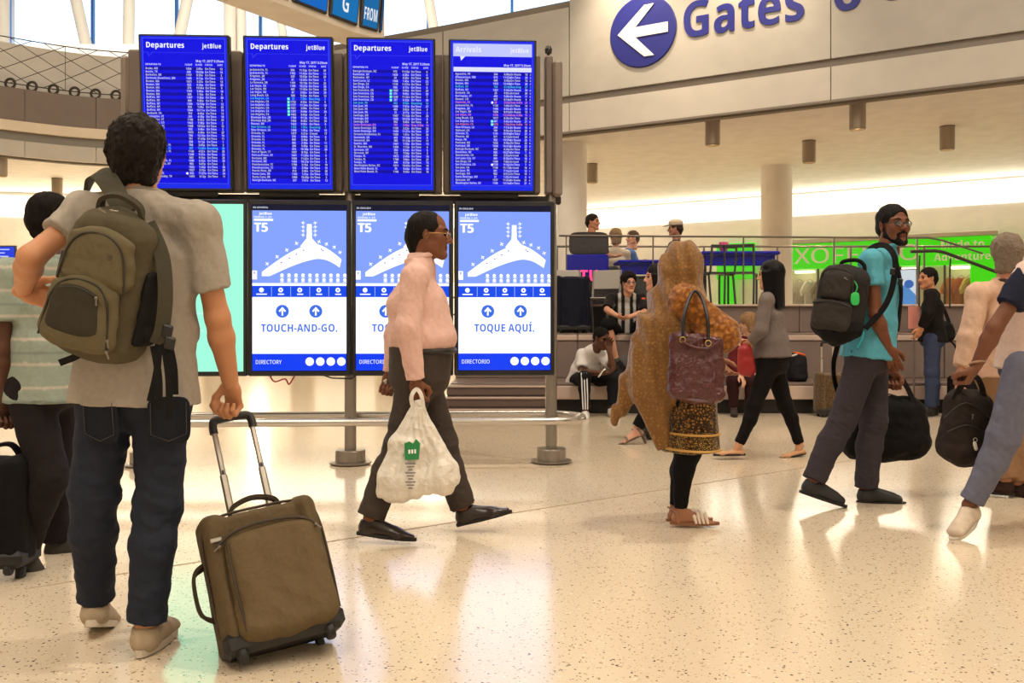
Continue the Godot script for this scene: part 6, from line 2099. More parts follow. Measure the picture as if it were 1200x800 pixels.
func _upper() -> void:
	var seatdata := [
		[695, 260, 14.3, Vector3(.8, 0, -.6), 60.0, "short", rgb(40, 32, 28), rgb(190, 130, 100), rgb(30, 28, 32), "man with short dark hair and black shirt on the upper terrace beside the column", "man"],
		[721, 277, 14.8, Vector3(-.2, 0, -1), 190.0, "grey_bob", rgb(140, 112, 84), rgb(205, 150, 124), rgb(196, 180, 160), "woman with fair hair seen from behind at the upper terrace table", "woman"],
		[741, 279, 15.35, Vector3(.9, 0, -.3), -70.0, "short", rgb(70, 54, 42), rgb(200, 146, 120), rgb(64, 96, 156), "man in a mid blue shirt leaning at the upper terrace table", "man"],
		[791, 268, 14.4, Vector3(-.8, 0, -.5), -100.0, "short", rgb(60, 48, 40), rgb(170, 116, 90), rgb(40, 46, 66), "man in a pale cap and navy shirt on the upper terrace", "man"]]
	for a in seatdata:
		var d: float = a[2]
		var h := W(a[0], a[1], d)
		var f: Vector3 = a[3].normalized()
		var s := Vector3.UP.cross(f)
		var lean := f * (.10 if a[9].contains("leaning") else .0)
		var sh := h - Vector3(0, .27, 0) - f * .03 - lean * .6
		var hp := h - Vector3(0, .76, 0) - f * .06 - lean
		var kn := hp + f * .42 + Vector3(0, .02, 0)
		var an := kn - Vector3(0, .40, 0)
		var J := {"head": h, "sl": sh + s * .18, "sr": sh - s * .18, "el": sh + s * .22 - Vector3(0, .25, 0) + f * .1, "er": sh - s * .22 - Vector3(0, .25, 0) + f * .1,
			"hl": hp + s * .09, "hr": hp - s * .09, "kl": kn + s * .1, "kr": kn - s * .1, "al": an + s * .1, "ar": an - s * .1}
		J["wl"] = J.el + f * .22 - s * .05; J["wr"] = J.er + f * .22 + s * .05
		var o := {"f": f, "sex": a[10], "skin": a[7], "hb": yaw(a[4]), "cell": .019, "hair": a[5], "hair_mat": cloth(a[6], .7), "toe_l": f, "toe_r": f, "shoes": "slipon", "shoe_mat": mat(rgb(50, 44, 42), .6), "ground": maxf(DECK, an.y - .1),
			"top": {"name": "shirt", "mat": cloth(a[8], .85), "sleeve": .9 if a[10] == "man" else 1.9, "arm": .066, "cuff": .05, "hx": .18, "hz": .14},
			"legs": {"mat": cloth(rgb(44, 42, 48), .85), "thigh": .088, "knee": .07, "hem": .06}}
		var p := person(a[9], J, o)
		if a[9].contains("cap"):
			var hx: Transform3D = p.get_meta("_hx")
			var cm := cloth(rgb(206, 188, 164), .85)
			part(p, "cap", soft(Vector3(.185, .13, .225), 2.3, 10), cm, hx * T(Vector3(0, .085, -.012)))
			part(p, "cap_peak", soft(Vector3(.15, .014, .12), 2.5, 8), cm, hx * T(Vector3(0, .05, .125), Vector3(12, 0, 0)))
		# bar stool under each
		var st := thing("bar_stool", ["dark round stool under the man beside the column upstairs", "dark round stool under the fair-haired woman upstairs", "dark round stool under the man in mid blue upstairs", "dark round stool under the man in the pale cap"][seatdata.find(a)], "stool", Vector3(hp.x, DECK, hp.z))
		var top: float = hp.y - DECK - .085
		part(st, "seat", lathe([Vector2(0, 0), Vector2(.17, 0), Vector2(.18, .02), Vector2(.17, .045), Vector2(0, .05)], 20), mat(rgb(50, 46, 50), .5), T(Vector3(0, top - .05, 0)))
		for k in 4:
			var an2 := TAU * (k + .5) / 4
			part(st, "leg", tube([Vector3(cos(an2) * .13, top - .05, sin(an2) * .13), Vector3(cos(an2) * .19, 0, sin(an2) * .19)], .013, 6), mat(rgb(120, 112, 106), .4, .6))
# ---------------------------------------------------------------- bags and cases
func zip_pull(parent: Node3D, at: Transform3D) -> void:
	part(parent, "zip_pull", joined([[bbox(Vector3(.006, .022, .004), .0015), T(Vector3(0, -.012, 0))], [bbox(Vector3(.010, .010, .007), .002), Transform3D()]]), mat(rgb(128, 122, 112), .35, .8), at)

func strap_mesh(pts: Array, w: float, th: float, n: Vector3) -> ArrayMesh:     # flat webbing along points; n = the way it faces
	var st := begin()
	st.set_smooth_group(0)
	var rows := []
	for i in pts.size():
		var t: Vector3 = (pts[mini(i + 1, pts.size() - 1)] - pts[maxi(i - 1, 0)]).normalized()
		var s := t.cross(n).normalized()
		var u := s.cross(t).normalized()
		rows.append([pts[i] - s * w / 2 - u * th / 2, pts[i] + s * w / 2 - u * th / 2, pts[i] + s * w / 2 + u * th / 2, pts[i] - s * w / 2 + u * th / 2])
	for i in pts.size() - 1:
		var m: Vector3 = (pts[i] + pts[i + 1]) / 2
		for k in 4:
			st.set_smooth_group(k + 1)
			var k2 := (k + 1) % 4
			face(st, [rows[i][k], rows[i][k2], rows[i + 1][k2], rows[i + 1][k]], (rows[i][k] + rows[i + 1][k2]) / 2 - m)
	for e in [[0, 1], [pts.size() - 1, pts.size() - 2]]:
		face(st, rows[e[0]], pts[e[0]] - pts[e[1]])
	return finish(st)

func smooth(pts: Array, n := 6) -> Array:      # Catmull-Rom through points
	var r := []
	for i in pts.size() - 1:
		var a: Vector3 = pts[maxi(i - 1, 0)]
		var b: Vector3 = pts[i]
		var c: Vector3 = pts[i + 1]
		var d: Vector3 = pts[mini(i + 2, pts.size() - 1)]
		for k in n: r.append(b.cubic_interpolate(c, a, d, float(k) / n))
	r.append(pts[pts.size() - 1])
	return r

func build_bags() -> void:
	_olive_backpack()
	_brown_roller()
	_carrier_bag()
	_red_handbag()
	_black_backpack()
	_soft_bags()
	_cases()

func _olive_backpack() -> void:
	var D := 2.985
	var at := Transform3D(Basis.from_euler(Vector3(deg_to_rad(6), deg_to_rad(-4), deg_to_rad(-14))), W(124, 332, D))
	var olive := cloth(rgb(88, 80, 62), .8, .8, .2)
	var olive2 := cloth(rgb(104, 94, 70), .75, .7, .2)
	var dark := cloth(rgb(62, 58, 48), .8, .6, .2)
	var black := cloth(rgb(28, 27, 26), .8, .5)
	var b := thing("backpack", "olive backpack hanging off the left shoulder of the man in the taupe tee", "backpack", at.origin)
	b.basis = at.basis
	var lo := Vector3(-.25, -.33, -.2)
	var hi := Vector3(.25, .33, .2)
	var shape := func(s, w: float, h: float, d: float, c: Vector3, r: float):
		s.bone(Transform3D(Basis(), c + Vector3(0, -h / 2 + r, 0)), h - 2 * r, Vector3(w / 2, r, d / 2), Vector3(w / 2 * .86, r * 1.25, d / 2 * .9), .02)
	# the body and pockets as blended shapes in the bag's own frame
	var fill := func(called: String, m: Material, f: Callable, cell: float) -> MeshInstance3D:
		var o := part(b, called, null, m)
		jobs.append({"node": o, "lo": lo, "hi": hi, "cell": cell, "f": f, "shift": Vector3.ZERO, "extra": null})
		return o
	var bx := func(s, c: Vector3, sz: Vector3, e: float, k: float):     # squarish block
		for ix in [-1.0, 1.0]:
			s.oval(c + Vector3(ix * (sz.x / 2 - e), -sz.y / 2 + e, 0), c + Vector3(ix * (sz.x / 2 - e) * .68, sz.y / 2 - e * 1.3, 0), Vector3(1, 0, 0), Vector2(e, sz.z / 2), Vector2(e * 1.1, sz.z / 2 * .9), k, 0, 1.0)
		s.oval(c + Vector3(0, -sz.y / 2 + e * .9, 0), c + Vector3(0, sz.y / 2 - e * .9, 0), Vector3(1, 0, 0), Vector2(sz.x / 2 - e * .7, sz.z / 2), Vector2((sz.x / 2 - e) * .8, sz.z / 2 * .94), k, 0, 1.0)
	var wr := func(q: Vector3) -> float: return fold.get_noise_3dv(q * Vector3(.7, 1.2, 1) * 1000.0) * .006
	fill.call("body", olive, func(s):
		bx.call(s, Vector3(0, 0, -.01), Vector3(.315, .475, .17), .07, .05)
		s.bump(wr), .0075)
	fill.call("side_panel", black, func(s):
		s.oval(Vector3(.152, -.16, -.01), Vector3(.145, .06, -.02), Vector3(0, 0, 1), Vector2(.07, .022), Vector2(.06, .018), .02)
		s.bump(wr), .0075)
	fill.call("upper_pocket", olive2, func(s):
		bx.call(s, Vector3(.0, .085, .072), Vector3(.245, .235, .062), .055, .04)
		s.bump(wr), .0065)
	fill.call("front_pocket", olive2, func(s):
		bx.call(s, Vector3(-.012, -.085, .098), Vector3(.255, .27, .060), .055, .04)
		s.bump(wr), .0065)
	fill.call("front_panel", dark, func(s):
		bx.call(s, Vector3(-.018, -.075, .118), Vector3(.185, .20, .034), .04, .03)
		s.bump(wr), .0065)
	var seam := mat(rgb(44, 40, 32), .7)
	part(b, "zip_line", tube(smooth([Vector3(-.108, .0, .096), Vector3(-.090, .10, .101), Vector3(-.055, .150, .101), Vector3(0, .164, .100), Vector3(.055, .150, .101), Vector3(.090, .10, .101), Vector3(.108, .0, .097)]), .0036, 6), seam)
	part(b, "zip_line", tube(smooth([Vector3(-.122, -.18, .120), Vector3(-.106, -.06, .125), Vector3(-.073, .0, .124), Vector3(-.012, .016, .122), Vector3(.048, .0, .124), Vector3(.082, -.06, .125), Vector3(.098, -.18, .120)]), .0036, 6), seam)
	part(b, "zip_line", tube(smooth([Vector3(-.078, -.022, .134), Vector3(-.018, -.008, .136), Vector3(.042, -.022, .134)]), .0032, 6), seam)
	zip_pull(b, T(Vector3(.046, -.026, .137), Vector3(0, 0, 10)))
	zip_pull(b, T(Vector3(.097, -.15, .122), Vector3(0, 0, 20)))
	zip_pull(b, T(Vector3(.101, -.185, .120), Vector3(0, 0, 30)))
	zip_pull(b, T(Vector3(-.02, .235, .085), Vector3(0, 0, 70)))
	zip_pull(b, T(Vector3(.015, .238, .082), Vector3(0, 0, 100)))
	part(b, "emblem", bbox(Vector3(.026, .022, .004), .002), mat(rgb(70, 62, 44), .5), T(Vector3(.045, .10, .107)))
	part(b, "carry_handle", strap_mesh(smooth([Vector3(-.07, .215, -.02), Vector3(-.06, .262, .0), Vector3(0, .285, .012), Vector3(.06, .262, .0), Vector3(.07, .215, -.02)]), .026, .014, Vector3(0, 1, .4)), cloth(rgb(70, 64, 52), .8))
	# strap over the shoulder, in the bag's frame
	var inv := at.affine_inverse()
	var g := func(px: float, py: float, d: float) -> Vector3: return inv * W(px, py, d)
	part(b, "shoulder_strap", strap_mesh(smooth([g.call(146, 250, 3.02), g.call(138, 232, 3.04), g.call(126, 211, 3.11), g.call(117, 204, 3.19), g.call(106, 214, 3.27), g.call(92, 260, 3.35), g.call(78, 320, 3.33), g.call(72, 372, 3.2), g.call(76, 392, 3.04)]), .068, .016, Vector3(-.25, .75, .6)), cloth(rgb(72, 68, 54), .8))
	part(b, "loose_strap", strap_mesh(smooth([g.call(174, 262, 3.0), g.call(190, 300, 2.97), g.call(194, 345, 2.96), g.call(190, 385, 2.97), g.call(184, 402, 2.98)]), .045, .014, Vector3(.4, 0, .9)), cloth(rgb(74, 70, 58), .8))
	for a in [[186, 398, 176, 470], [192, 400, 198, 492], [196, 396, 205, 462], [180, 405, 186, 480], [98, 412, 70, 425]]:
		part(b, "webbing_end", strap_mesh(smooth([g.call(a[0], a[1], 2.98), g.call((a[0] + a[2]) / 2.0 + 3, (a[1] + a[3]) / 2.0, 2.985), g.call(a[2], a[3], 3.0)]), .022, .004, Vector3(.2, 0, 1)), black)
	for a in [[196, 388], [199, 402]]:
		part(b, "buckle", bbox(Vector3(.034, .042, .014), .005), mat(rgb(20, 20, 20), .4), Transform3D(Basis(), g.call(a[0], a[1], 2.965)))

# a cloth trolley case standing in its own frame: width x, height y, front +z, wheels at y = 0
func roller(called: String, label: String, at: Transform3D, sz: Vector3, m: Material, trim: Material, handle: float) -> Node3D:
	var b := thing(called, label, "suitcase", at.origin)
	b.basis = at.basis
	var o := part(b, "body", null, m)
	var foot := .045
	jobs.append({"node": o, "lo": Vector3(-sz.x * .75, -.02, -sz.z), "hi": Vector3(sz.x * .75, sz.y + .1, sz.z), "cell": .009 if sz.x > .38 else .012, "shift": Vector3.ZERO, "extra": null, "f": func(s):
		var e := .045
		for ix in [-1.0, 1.0]:
			s.oval(Vector3(ix * (sz.x / 2 - e), foot + e * .8, 0), Vector3(ix * (sz.x / 2 - e), sz.y - e * .8, 0), Vector3(1, 0, 0), Vector2(e, sz.z / 2), Vector2(e, sz.z / 2 * .95), .03, 0, 1.0)
		s.oval(Vector3(0, foot + .04, 0), Vector3(0, sz.y - .04, 0), Vector3(1, 0, 0), Vector2(sz.x / 2 - e * .5, sz.z / 2), Vector2(sz.x / 2 - e * .5, sz.z / 2 * .97), .03, 0, .32)
		s.bump(func(q: Vector3) -> float: return fold.get_noise_3dv(q * Vector3(1.2, .5, 1.2) * 800.0) * .007)})
	part(b, "base_shell", bbox(Vector3(sz.x * .98, .075, sz.z * 1.02), .02), trim, T(Vector3(0, foot + .022, 0)))
	for x in [-1.0, 1.0]:
		var h := part(b, "wheel_housing", bbox(Vector3(.05, .06, .07), .014), trim, T(Vector3(x * (sz.x / 2 - .06), .05, sz.z * .34)))
		part(h, "wheel", lathe([Vector2(0, -.014), Vector2(.026, -.014), Vector2(.03, -.008), Vector2(.03, .008), Vector2(.026, .014), Vector2(0, .014)], 18), mat(rgb(24, 23, 23), .5), T(Vector3(0, -.02, .012), Vector3(0, 0, 90)))
		part(b, "foot_stud", bbox(Vector3(.03, .05, .03), .008), trim, T(Vector3(x * (sz.x / 2 - .07), .025, -sz.z * .34)))
	if handle > 0.0:
		var alu := mat(rgb(206, 198, 188), .28, .85)
		for x in [-1.0, 1.0]:
			var r := part(b, "handle_tube", bbox(Vector3(.02, handle, .014), .005), alu, T(Vector3(x * .068, sz.y + handle / 2 - .03, -sz.z * .34)))
			part(r, "lower_tube", bbox(Vector3(.026, handle * .55, .019), .006), alu, T(Vector3(0, -handle * .23, 0)))
			part(r, "lock_button", bbox(Vector3(.008, .016, .004), .002), mat(rgb(60, 58, 56), .4), T(Vector3(0, .02, .011)))
		part(b, "handle_grip", tube(smooth([Vector3(-.07, sz.y + handle - .045, -sz.z * .34), Vector3(-.068, sz.y + handle - .012, -sz.z * .34), Vector3(-.05, sz.y + handle + .006, -sz.z * .34), Vector3(.05, sz.y + handle + .006, -sz.z * .34), Vector3(.068, sz.y + handle - .012, -sz.z * .34), Vector3(.07, sz.y + handle - .045, -sz.z * .34)], 4), .0155, 10), mat(rgb(32, 28, 27), .5))
	return b

func _brown_roller() -> void:
	var foot := W(333, 768, 3.10)
	foot.y = .03
	var grip := W(271, 473, 3.40)
	var y := (grip - foot).normalized()
	var x := Vector3(.93, 0, -.36)
	x = (x - y * x.dot(y)).normalized()
	var z := x.cross(y)
	var L := foot.distance_to(grip)
	var at := Transform3D(Basis(x, y, z), foot - y * .03)
	var m := cloth(rgb(98, 82, 58), .7, .9, .2)
	var trim := mat(rgb(30, 27, 24), .55)
	var sz := Vector3(.40, .50, .23)
	var b := roller("trolley_case", "brown cloth cabin suitcase tilted on its wheels in the foreground", at, sz, m, trim, L - .50)
	var m2 := cloth(rgb(104, 87, 61), .7, .9, .2)
	var pk := part(b, "front_pocket", null, m2)
	jobs.append({"node": pk, "lo": Vector3(-.22, .0, .03), "hi": Vector3(.22, .52, .2), "cell": .008, "shift": Vector3.ZERO, "extra": null, "f": func(s):
		for ix in [-1.0, 1.0]:
			s.oval(Vector3(ix * .115 + .02, .10, .105), Vector3(ix * .105 + .02, .37, .10), Vector3(1, 0, 0), Vector2(.05, .045), Vector2(.045, .034), .03, 0, 1.0)
		s.oval(Vector3(.02, .09, .105), Vector3(.02, .385, .10), Vector3(1, 0, 0), Vector2(.14, .05), Vector2(.13, .038), .04, 0, .9)
		s.bump(func(q: Vector3) -> float: return fold.get_noise_3dv(Vector3(q.x + q.y * .6, q.y - q.x * .6, q.z) * Vector3(1.0, .5, 1.0) * 800.0) * .008)})
	var dk := mat(rgb(58, 44, 28), .7)
	part(b, "zip_line", tube(smooth([Vector3(-.16, .375, .122), Vector3(-.10, .412, .126), Vector3(.0, .424, .128), Vector3(.12, .412, .126), Vector3(.176, .372, .120)]), .006, 6), dk)
	part(b, "zip_line", tube(smooth([Vector3(-.125, .385, .132), Vector3(-.128, .25, .148), Vector3(-.120, .09, .142)]), .005, 6), dk)
	part(b, "zip_line", tube(smooth([Vector3(-.196, .10, .055), Vector3(-.199, .25, .06), Vector3(-.194, .42, .055), Vector3(-.15, .484, .055), Vector3(0, .495, .055), Vector3(.15, .484, .055), Vector3(.194, .42, .055), Vector3(.199, .25, .06), Vector3(.196, .10, .055)]), .005, 6), dk)
	zip_pull(b, T(Vector3(-.15, .375, .132), Vector3(0, 0, -60)))
	zip_pull(b, T(Vector3(.168, .376, .13), Vector3(0, 0, 40)))
	var leather := cloth(rgb(58, 46, 32), .6)
	part(b, "top_handle", strap_mesh(smooth([Vector3(-.085, .49, .0), Vector3(-.07, .525, .0), Vector3(0, .545, .0), Vector3(.07, .525, .0), Vector3(.085, .49, .0)]), .032, .012, Vector3(0, 1, 0)), leather)
	part(b, "side_handle", strap_mesh(smooth([Vector3(-.195, .16, .03), Vector3(-.235, .19, .04), Vector3(-.243, .255, .04), Vector3(-.235, .32, .04), Vector3(-.195, .345, .03)]), .026, .012, Vector3(-1, 0, 0)), leather)
	part(b, "badge", bbox(Vector3(.036, .014, .004), .002), mat(rgb(176, 170, 160), .3, .7), T(Vector3(-.155, .402, .118)))

func _carrier_bag() -> void:
	# translucent carrier hanging from the hand of the man in pink
	var D := 4.60
	var plastic := StandardMaterial3D.new()
	plastic.albedo_color = rgb(232, 224, 212); plastic.roughness = .35; plastic.metallic_specular = .4
	plastic.backlight_enabled = true; plastic.backlight = Color(.35, .34, .32)
	plastic.heightmap_enabled = true; plastic.heightmap_texture = crease_tex(); plastic.heightmap_scale = 1.2
	plastic.uv1_triplanar = true; plastic.uv1_scale = Vector3(3, 3, 3)
	var c := W(490, 470, D)
	var b := thing("carrier_bag", "white plastic carrier bag with a green shop mark, hanging from a hand", "bag", c)
	var o := part(b, "bag", null, plastic)
	var q := func(px: float, py: float, dd := 0.0) -> Vector3: return W(px, py, D + dd) - c
	jobs.append({"node": o, "lo": q.call(430, 600) - Vector3(0, 0, .25), "hi": q.call(556, 458) + Vector3(0, 0, .25), "cell": .0085, "shift": Vector3.ZERO, "extra": null, "f": func(s):
		var X := Vector3(1, 0, 0)
		s.oval(q.call(490, 470), q.call(482, 520), X, Vector2(.018, .016), Vector2(.10, .05), .03)
		s.oval(q.call(482, 520), q.call(474, 560), X, Vector2(.10, .05), Vector2(.135, .075), .04)
		s.oval(q.call(474, 560), q.call(476, 576), X, Vector2(.135, .075), Vector2(.125, .07), .04)
		s.ball(q.call(518, 558), Vector3(.085, .095, .075), .04)
		s.oval(q.call(492, 474), q.call(520, 548), X, Vector2(.012, .012), Vector2(.06, .05), .03)
		s.cap(q.call(448, 576), q.call(470, 576), .028, .05, .04)
		s.bump(func(p: Vector3) -> float:
			var an := atan2(p.x, -p.y + .02)
			return sin(an * 34.0 + fold.get_noise_3dv(p * 500.0) * 4.0) * .004 + fold.get_noise_3dv(p * Vector3(1.5, .5, 1.5) * 1100.0) * .007)})
	for k in [-1.0, 1.0]:
		part(b, "handle_loop", strap_mesh(smooth([q.call(486, 484, .02 * k), q.call(482, 466, .02 * k), q.call(488, 456, .01 * k), q.call(494, 464, .02 * k), q.call(497, 486, .02 * k)]), .02, .004, Vector3(0, .2, 1)), plastic)
	var gm := mat(rgb(20, 122, 62), .5)
	var outl := PackedVector2Array()
	for v in [[-.038, -.045], [.03, -.048], [.04, .03], [.02, .052], [.006, .03], [-.012, .042], [-.036, .034]]: outl.append(Vector2(v[0], v[1]))
	var lg := part(b, "green_mark", plate(outl, .004), gm, T(q.call(483, 527, -.072), Vector3(-14, 0, 4)))
	for k in 3: part(lg, "pale_bar", bbox(Vector3(.009, .02, .002), .001), mat(rgb(235, 232, 222), .5), T(Vector3(-.014 + k * .014, -.008, .001)))
	for i in 9:
		part(b, "printed_line", bbox(Vector3(.05 - (i % 3) * .014, .006, .003), .001), mat(rgb(120, 116, 112), .6), T(q.call(481, 543 + i * 3.6, -.086 - i * .0022), Vector3(-8, 0, 0)))

func _red_handbag() -> void:
	var D := 4.72
	var red := StandardMaterial3D.new()
	red.albedo_color = rgb(74, 14, 18); red.roughness = .3; red.clearcoat_enabled = true; red.clearcoat = .25; red.clearcoat_roughness = .1
	red.heightmap_enabled = true; red.heightmap_texture = crease_tex(); red.heightmap_scale = 1.6
	red.uv1_triplanar = true; red.uv1_scale = Vector3(4, 4, 4)
	var c := W(815, 425, D)
	var b := thing("handbag", "glossy dark red handbag on the arm of the woman in the golden shawl", "handbag", c)
	var q := func(px: float, py: float, dd := 0.0) -> Vector3: return W(px, py, D + dd) - c
	var o := part(b, "body", null, red)
	jobs.append({"node": o, "lo": q.call(775, 475) - Vector3(0, 0, .15), "hi": q.call(865, 375) + Vector3(0, 0, .15), "cell": .008, "shift": Vector3.ZERO, "extra": null, "f": func(s):
		for k in 5:
			var t := k / 4.0
			s.cap(q.call(lerpf(792, 840, t), lerpf(396, 402, t)), q.call(lerpf(793, 838, t), lerpf(456, 462, t)), .032, .05, .05)
		s.bump(func(p: Vector3) -> float: return fold.get_noise_3dv(p * 1000.0) * .010)})
	part(b, "top_edge", tube(smooth([q.call(788, 391, -.045), q.call(808, 405, -.06), q.call(830, 408, -.06), q.call(845, 398, -.045)]), .008, 8), mat(rgb(70, 16, 18), .3))
	part(b, "bottom_edge", tube(smooth([q.call(788, 461, -.03), q.call(812, 468, -.04), q.call(842, 470, -.03)]), .009, 8), mat(rgb(104, 84, 86), .5))
	var black := mat(rgb(24, 20, 22), .45)
	for dd in [-.05, .05]:
		part(b, "handle", tube(smooth([q.call(800, 398, dd), q.call(802, 368, dd * .8), q.call(812, 342, dd + .12), q.call(822, 348, dd * .8 + .1), q.call(829, 372, dd), q.call(830, 402, dd)]), .009, 8), black)
	for a in [[800, 398], [830, 402]]:
		part(b, "ring", tube(_ring(q.call(a[0], a[1], -.058), .014, .014, Vector3(0, 1, .01), 0), .003, 6, true), mat(rgb(190, 160, 100), .3, .9))

func _black_backpack() -> void:
	var D := 5.47
	var at := Transform3D(Basis.from_euler(Vector3(deg_to_rad(0), deg_to_rad(-28), deg_to_rad(-9))).scaled(Vector3.ONE * .9), W(986, 353, D))
	var m := cloth(rgb(46, 43, 42), .75, .8, .2)
	var m2 := cloth(rgb(58, 53, 50), .7, .7, .2)
	var black := cloth(rgb(24, 23, 24), .8)
	var b := thing("black_backpack", "black backpack on the man in the turquoise polo", "backpack", at.origin)
	b.basis = at.basis
	b.name = "rucksack"
	var blk := func(called: String, mm: Material, c: Vector3, sz: Vector3, e: float):
		var o := part(b, called, null, mm)
		jobs.append({"node": o, "lo": Vector3(-.26, -.33, -.2), "hi": Vector3(.26, .33, .2), "cell": .0095, "shift": Vector3.ZERO, "extra": null, "f": func(s):
			for ix in [-1.0, 1.0]:
				s.oval(c + Vector3(ix * (sz.x / 2 - e), -sz.y / 2 + e, 0), c + Vector3(ix * (sz.x / 2 - e) * .9, sz.y / 2 - e * 1.2, 0), Vector3(1, 0, 0), Vector2(e, sz.z / 2), Vector2(e * 1.1, sz.z / 2 * .9), .04, 0, 1.0)
			s.oval(c + Vector3(0, -sz.y / 2 + e, 0), c + Vector3(0, sz.y / 2 - e, 0), Vector3(1, 0, 0), Vector2(sz.x / 2 - e * .7, sz.z / 2), Vector2((sz.x / 2 - e) * .9, sz.z / 2 * .95), .04, 0, 1.0)
			s.bump(func(q: Vector3) -> float: return fold.get_noise_3dv(q * 900.0) * .008)})
	blk.call("body", m, Vector3(.0, 0, 0), Vector3(.31, .47, .24), .07)
	blk.call("upper_pocket", m2, Vector3(-.03, .10, .10), Vector3(.20, .20, .08), .045)
	blk.call("front_pocket", m2, Vector3(-.03, -.09, .115), Vector3(.25, .20, .09), .045)
	blk.call("lower_wrap", black, Vector3(.0, -.15, .01), Vector3(.325, .16, .25), .06)
	part(b, "carry_handle", tube(smooth([Vector3(-.04, .215, 0), Vector3(-.03, .255, 0), Vector3(.05, .275, 0), Vector3(.10, .25, 0), Vector3(.11, .20, 0)]), .013, 8), black)
	zip_pull(b, T(Vector3(.02, .15, .147), Vector3(0, 0, 60)))
	part(b, "zip_line", tube(smooth([Vector3(-.13, .0, .135), Vector3(-.12, .17, .115), Vector3(-.03, .205, .125), Vector3(.06, .17, .13), Vector3(.08, .02, .13)]), .005, 6), mat(rgb(22, 20, 20), .6))
	part(b, "zip_line", tube(smooth([Vector3(-.15, -.03, .15), Vector3(-.03, -.005, .165), Vector3(.09, -.03, .15)]), .005, 6), mat(rgb(22, 20, 20), .6))
	var inv := at.affine_inverse()
	var g := func(px: float, py: float, d: float) -> Vector3: return inv * W(px, py, d)
	part(b, "shoulder_strap", strap_mesh(smooth([g.call(1008, 312, 5.50), g.call(1021, 291, 5.49), g.call(1038, 288, 5.46), g.call(1049, 304, 5.42), g.call(1046, 335, 5.42), g.call(1036, 360, 5.42), g.call(1014, 385, 5.42)]), .036, .012, Vector3(.2, .5, .8)), black)
	part(b, "chest_strap", strap_mesh(smooth([g.call(1048, 300, 5.44), g.call(1053, 318, 5.5), g.call(1056, 345, 5.56), g.call(1052, 388, 5.6)]), .03, .010, Vector3(.9, 0, .4)), black)
	for a in [[1046, 318, 5.41], [1055, 330, 5.5]]: part(b, "buckle", bbox(Vector3(.03, .045, .02), .006), mat(rgb(18, 18, 18), .4), Transform3D(Basis(), g.call(a[0], a[1], a[2])))
	part(b, "webbing_end", strap_mesh([g.call(1012, 388, 5.4), g.call(1010, 398, 5.38), g.call(1004, 408, 5.38)], .012, .004, Vector3(0, 0, 1)), cloth(rgb(50, 150, 165), .8))
	var tg := thing("luggage_tag", "bright green luggage tag hanging on the black backpack", "tag", W(1002, 350, 5.33))
	part(tg, "tag", soft(Vector3(.05, .075, .014), 3.0, 8), mat(rgb(40, 190, 90), .4))
	part(tg, "loop", tube(smooth([Vector3(0, .03, 0), Vector3(.012, .07, 0), Vector3(-.002, .11, -.02)]), .004, 6), mat(rgb(40, 180, 90), .5))

# a soft bag: squashed block in a frame of its own
func soft_bag(called: String, label: String, at: Transform3D, sz: Vector3, m: Material, cell := .011) -> Node3D:
	var b := thing(called, label, "bag", at.origin)
	b.basis = at.basis
	var o := part(b, "body", null, m)
	jobs.append({"node": o, "lo": sz * -.75, "hi": sz * .75, "cell": cell, "shift": Vector3.ZERO, "extra": null, "f": func(s):
		var e: float = minf(sz.y * .3, sz.x * .25)
		for ix in [-1.0, 1.0]:
			s.oval(Vector3(ix * (sz.x / 2 - e), -sz.y / 2 + e, 0), Vector3(ix * (sz.x / 2 - e * 1.2), sz.y / 2 - e, 0), Vector3(1, 0, 0), Vector2(e, sz.z / 2), Vector2(e, sz.z / 2 * .8), .05, 0, 1.0)
		s.oval(Vector3(0, -sz.y / 2 + e, 0), Vector3(0, sz.y / 2 - e, 0), Vector3(1, 0, 0), Vector2(sz.x / 2 - e * .5, sz.z / 2), Vector2(sz.x / 2 - e, sz.z / 2 * .8), .05, 0, 1.0)
		s.bump(func(q: Vector3) -> float: return fold.get_noise_3dv(q * 900.0) * .009)})
	return b

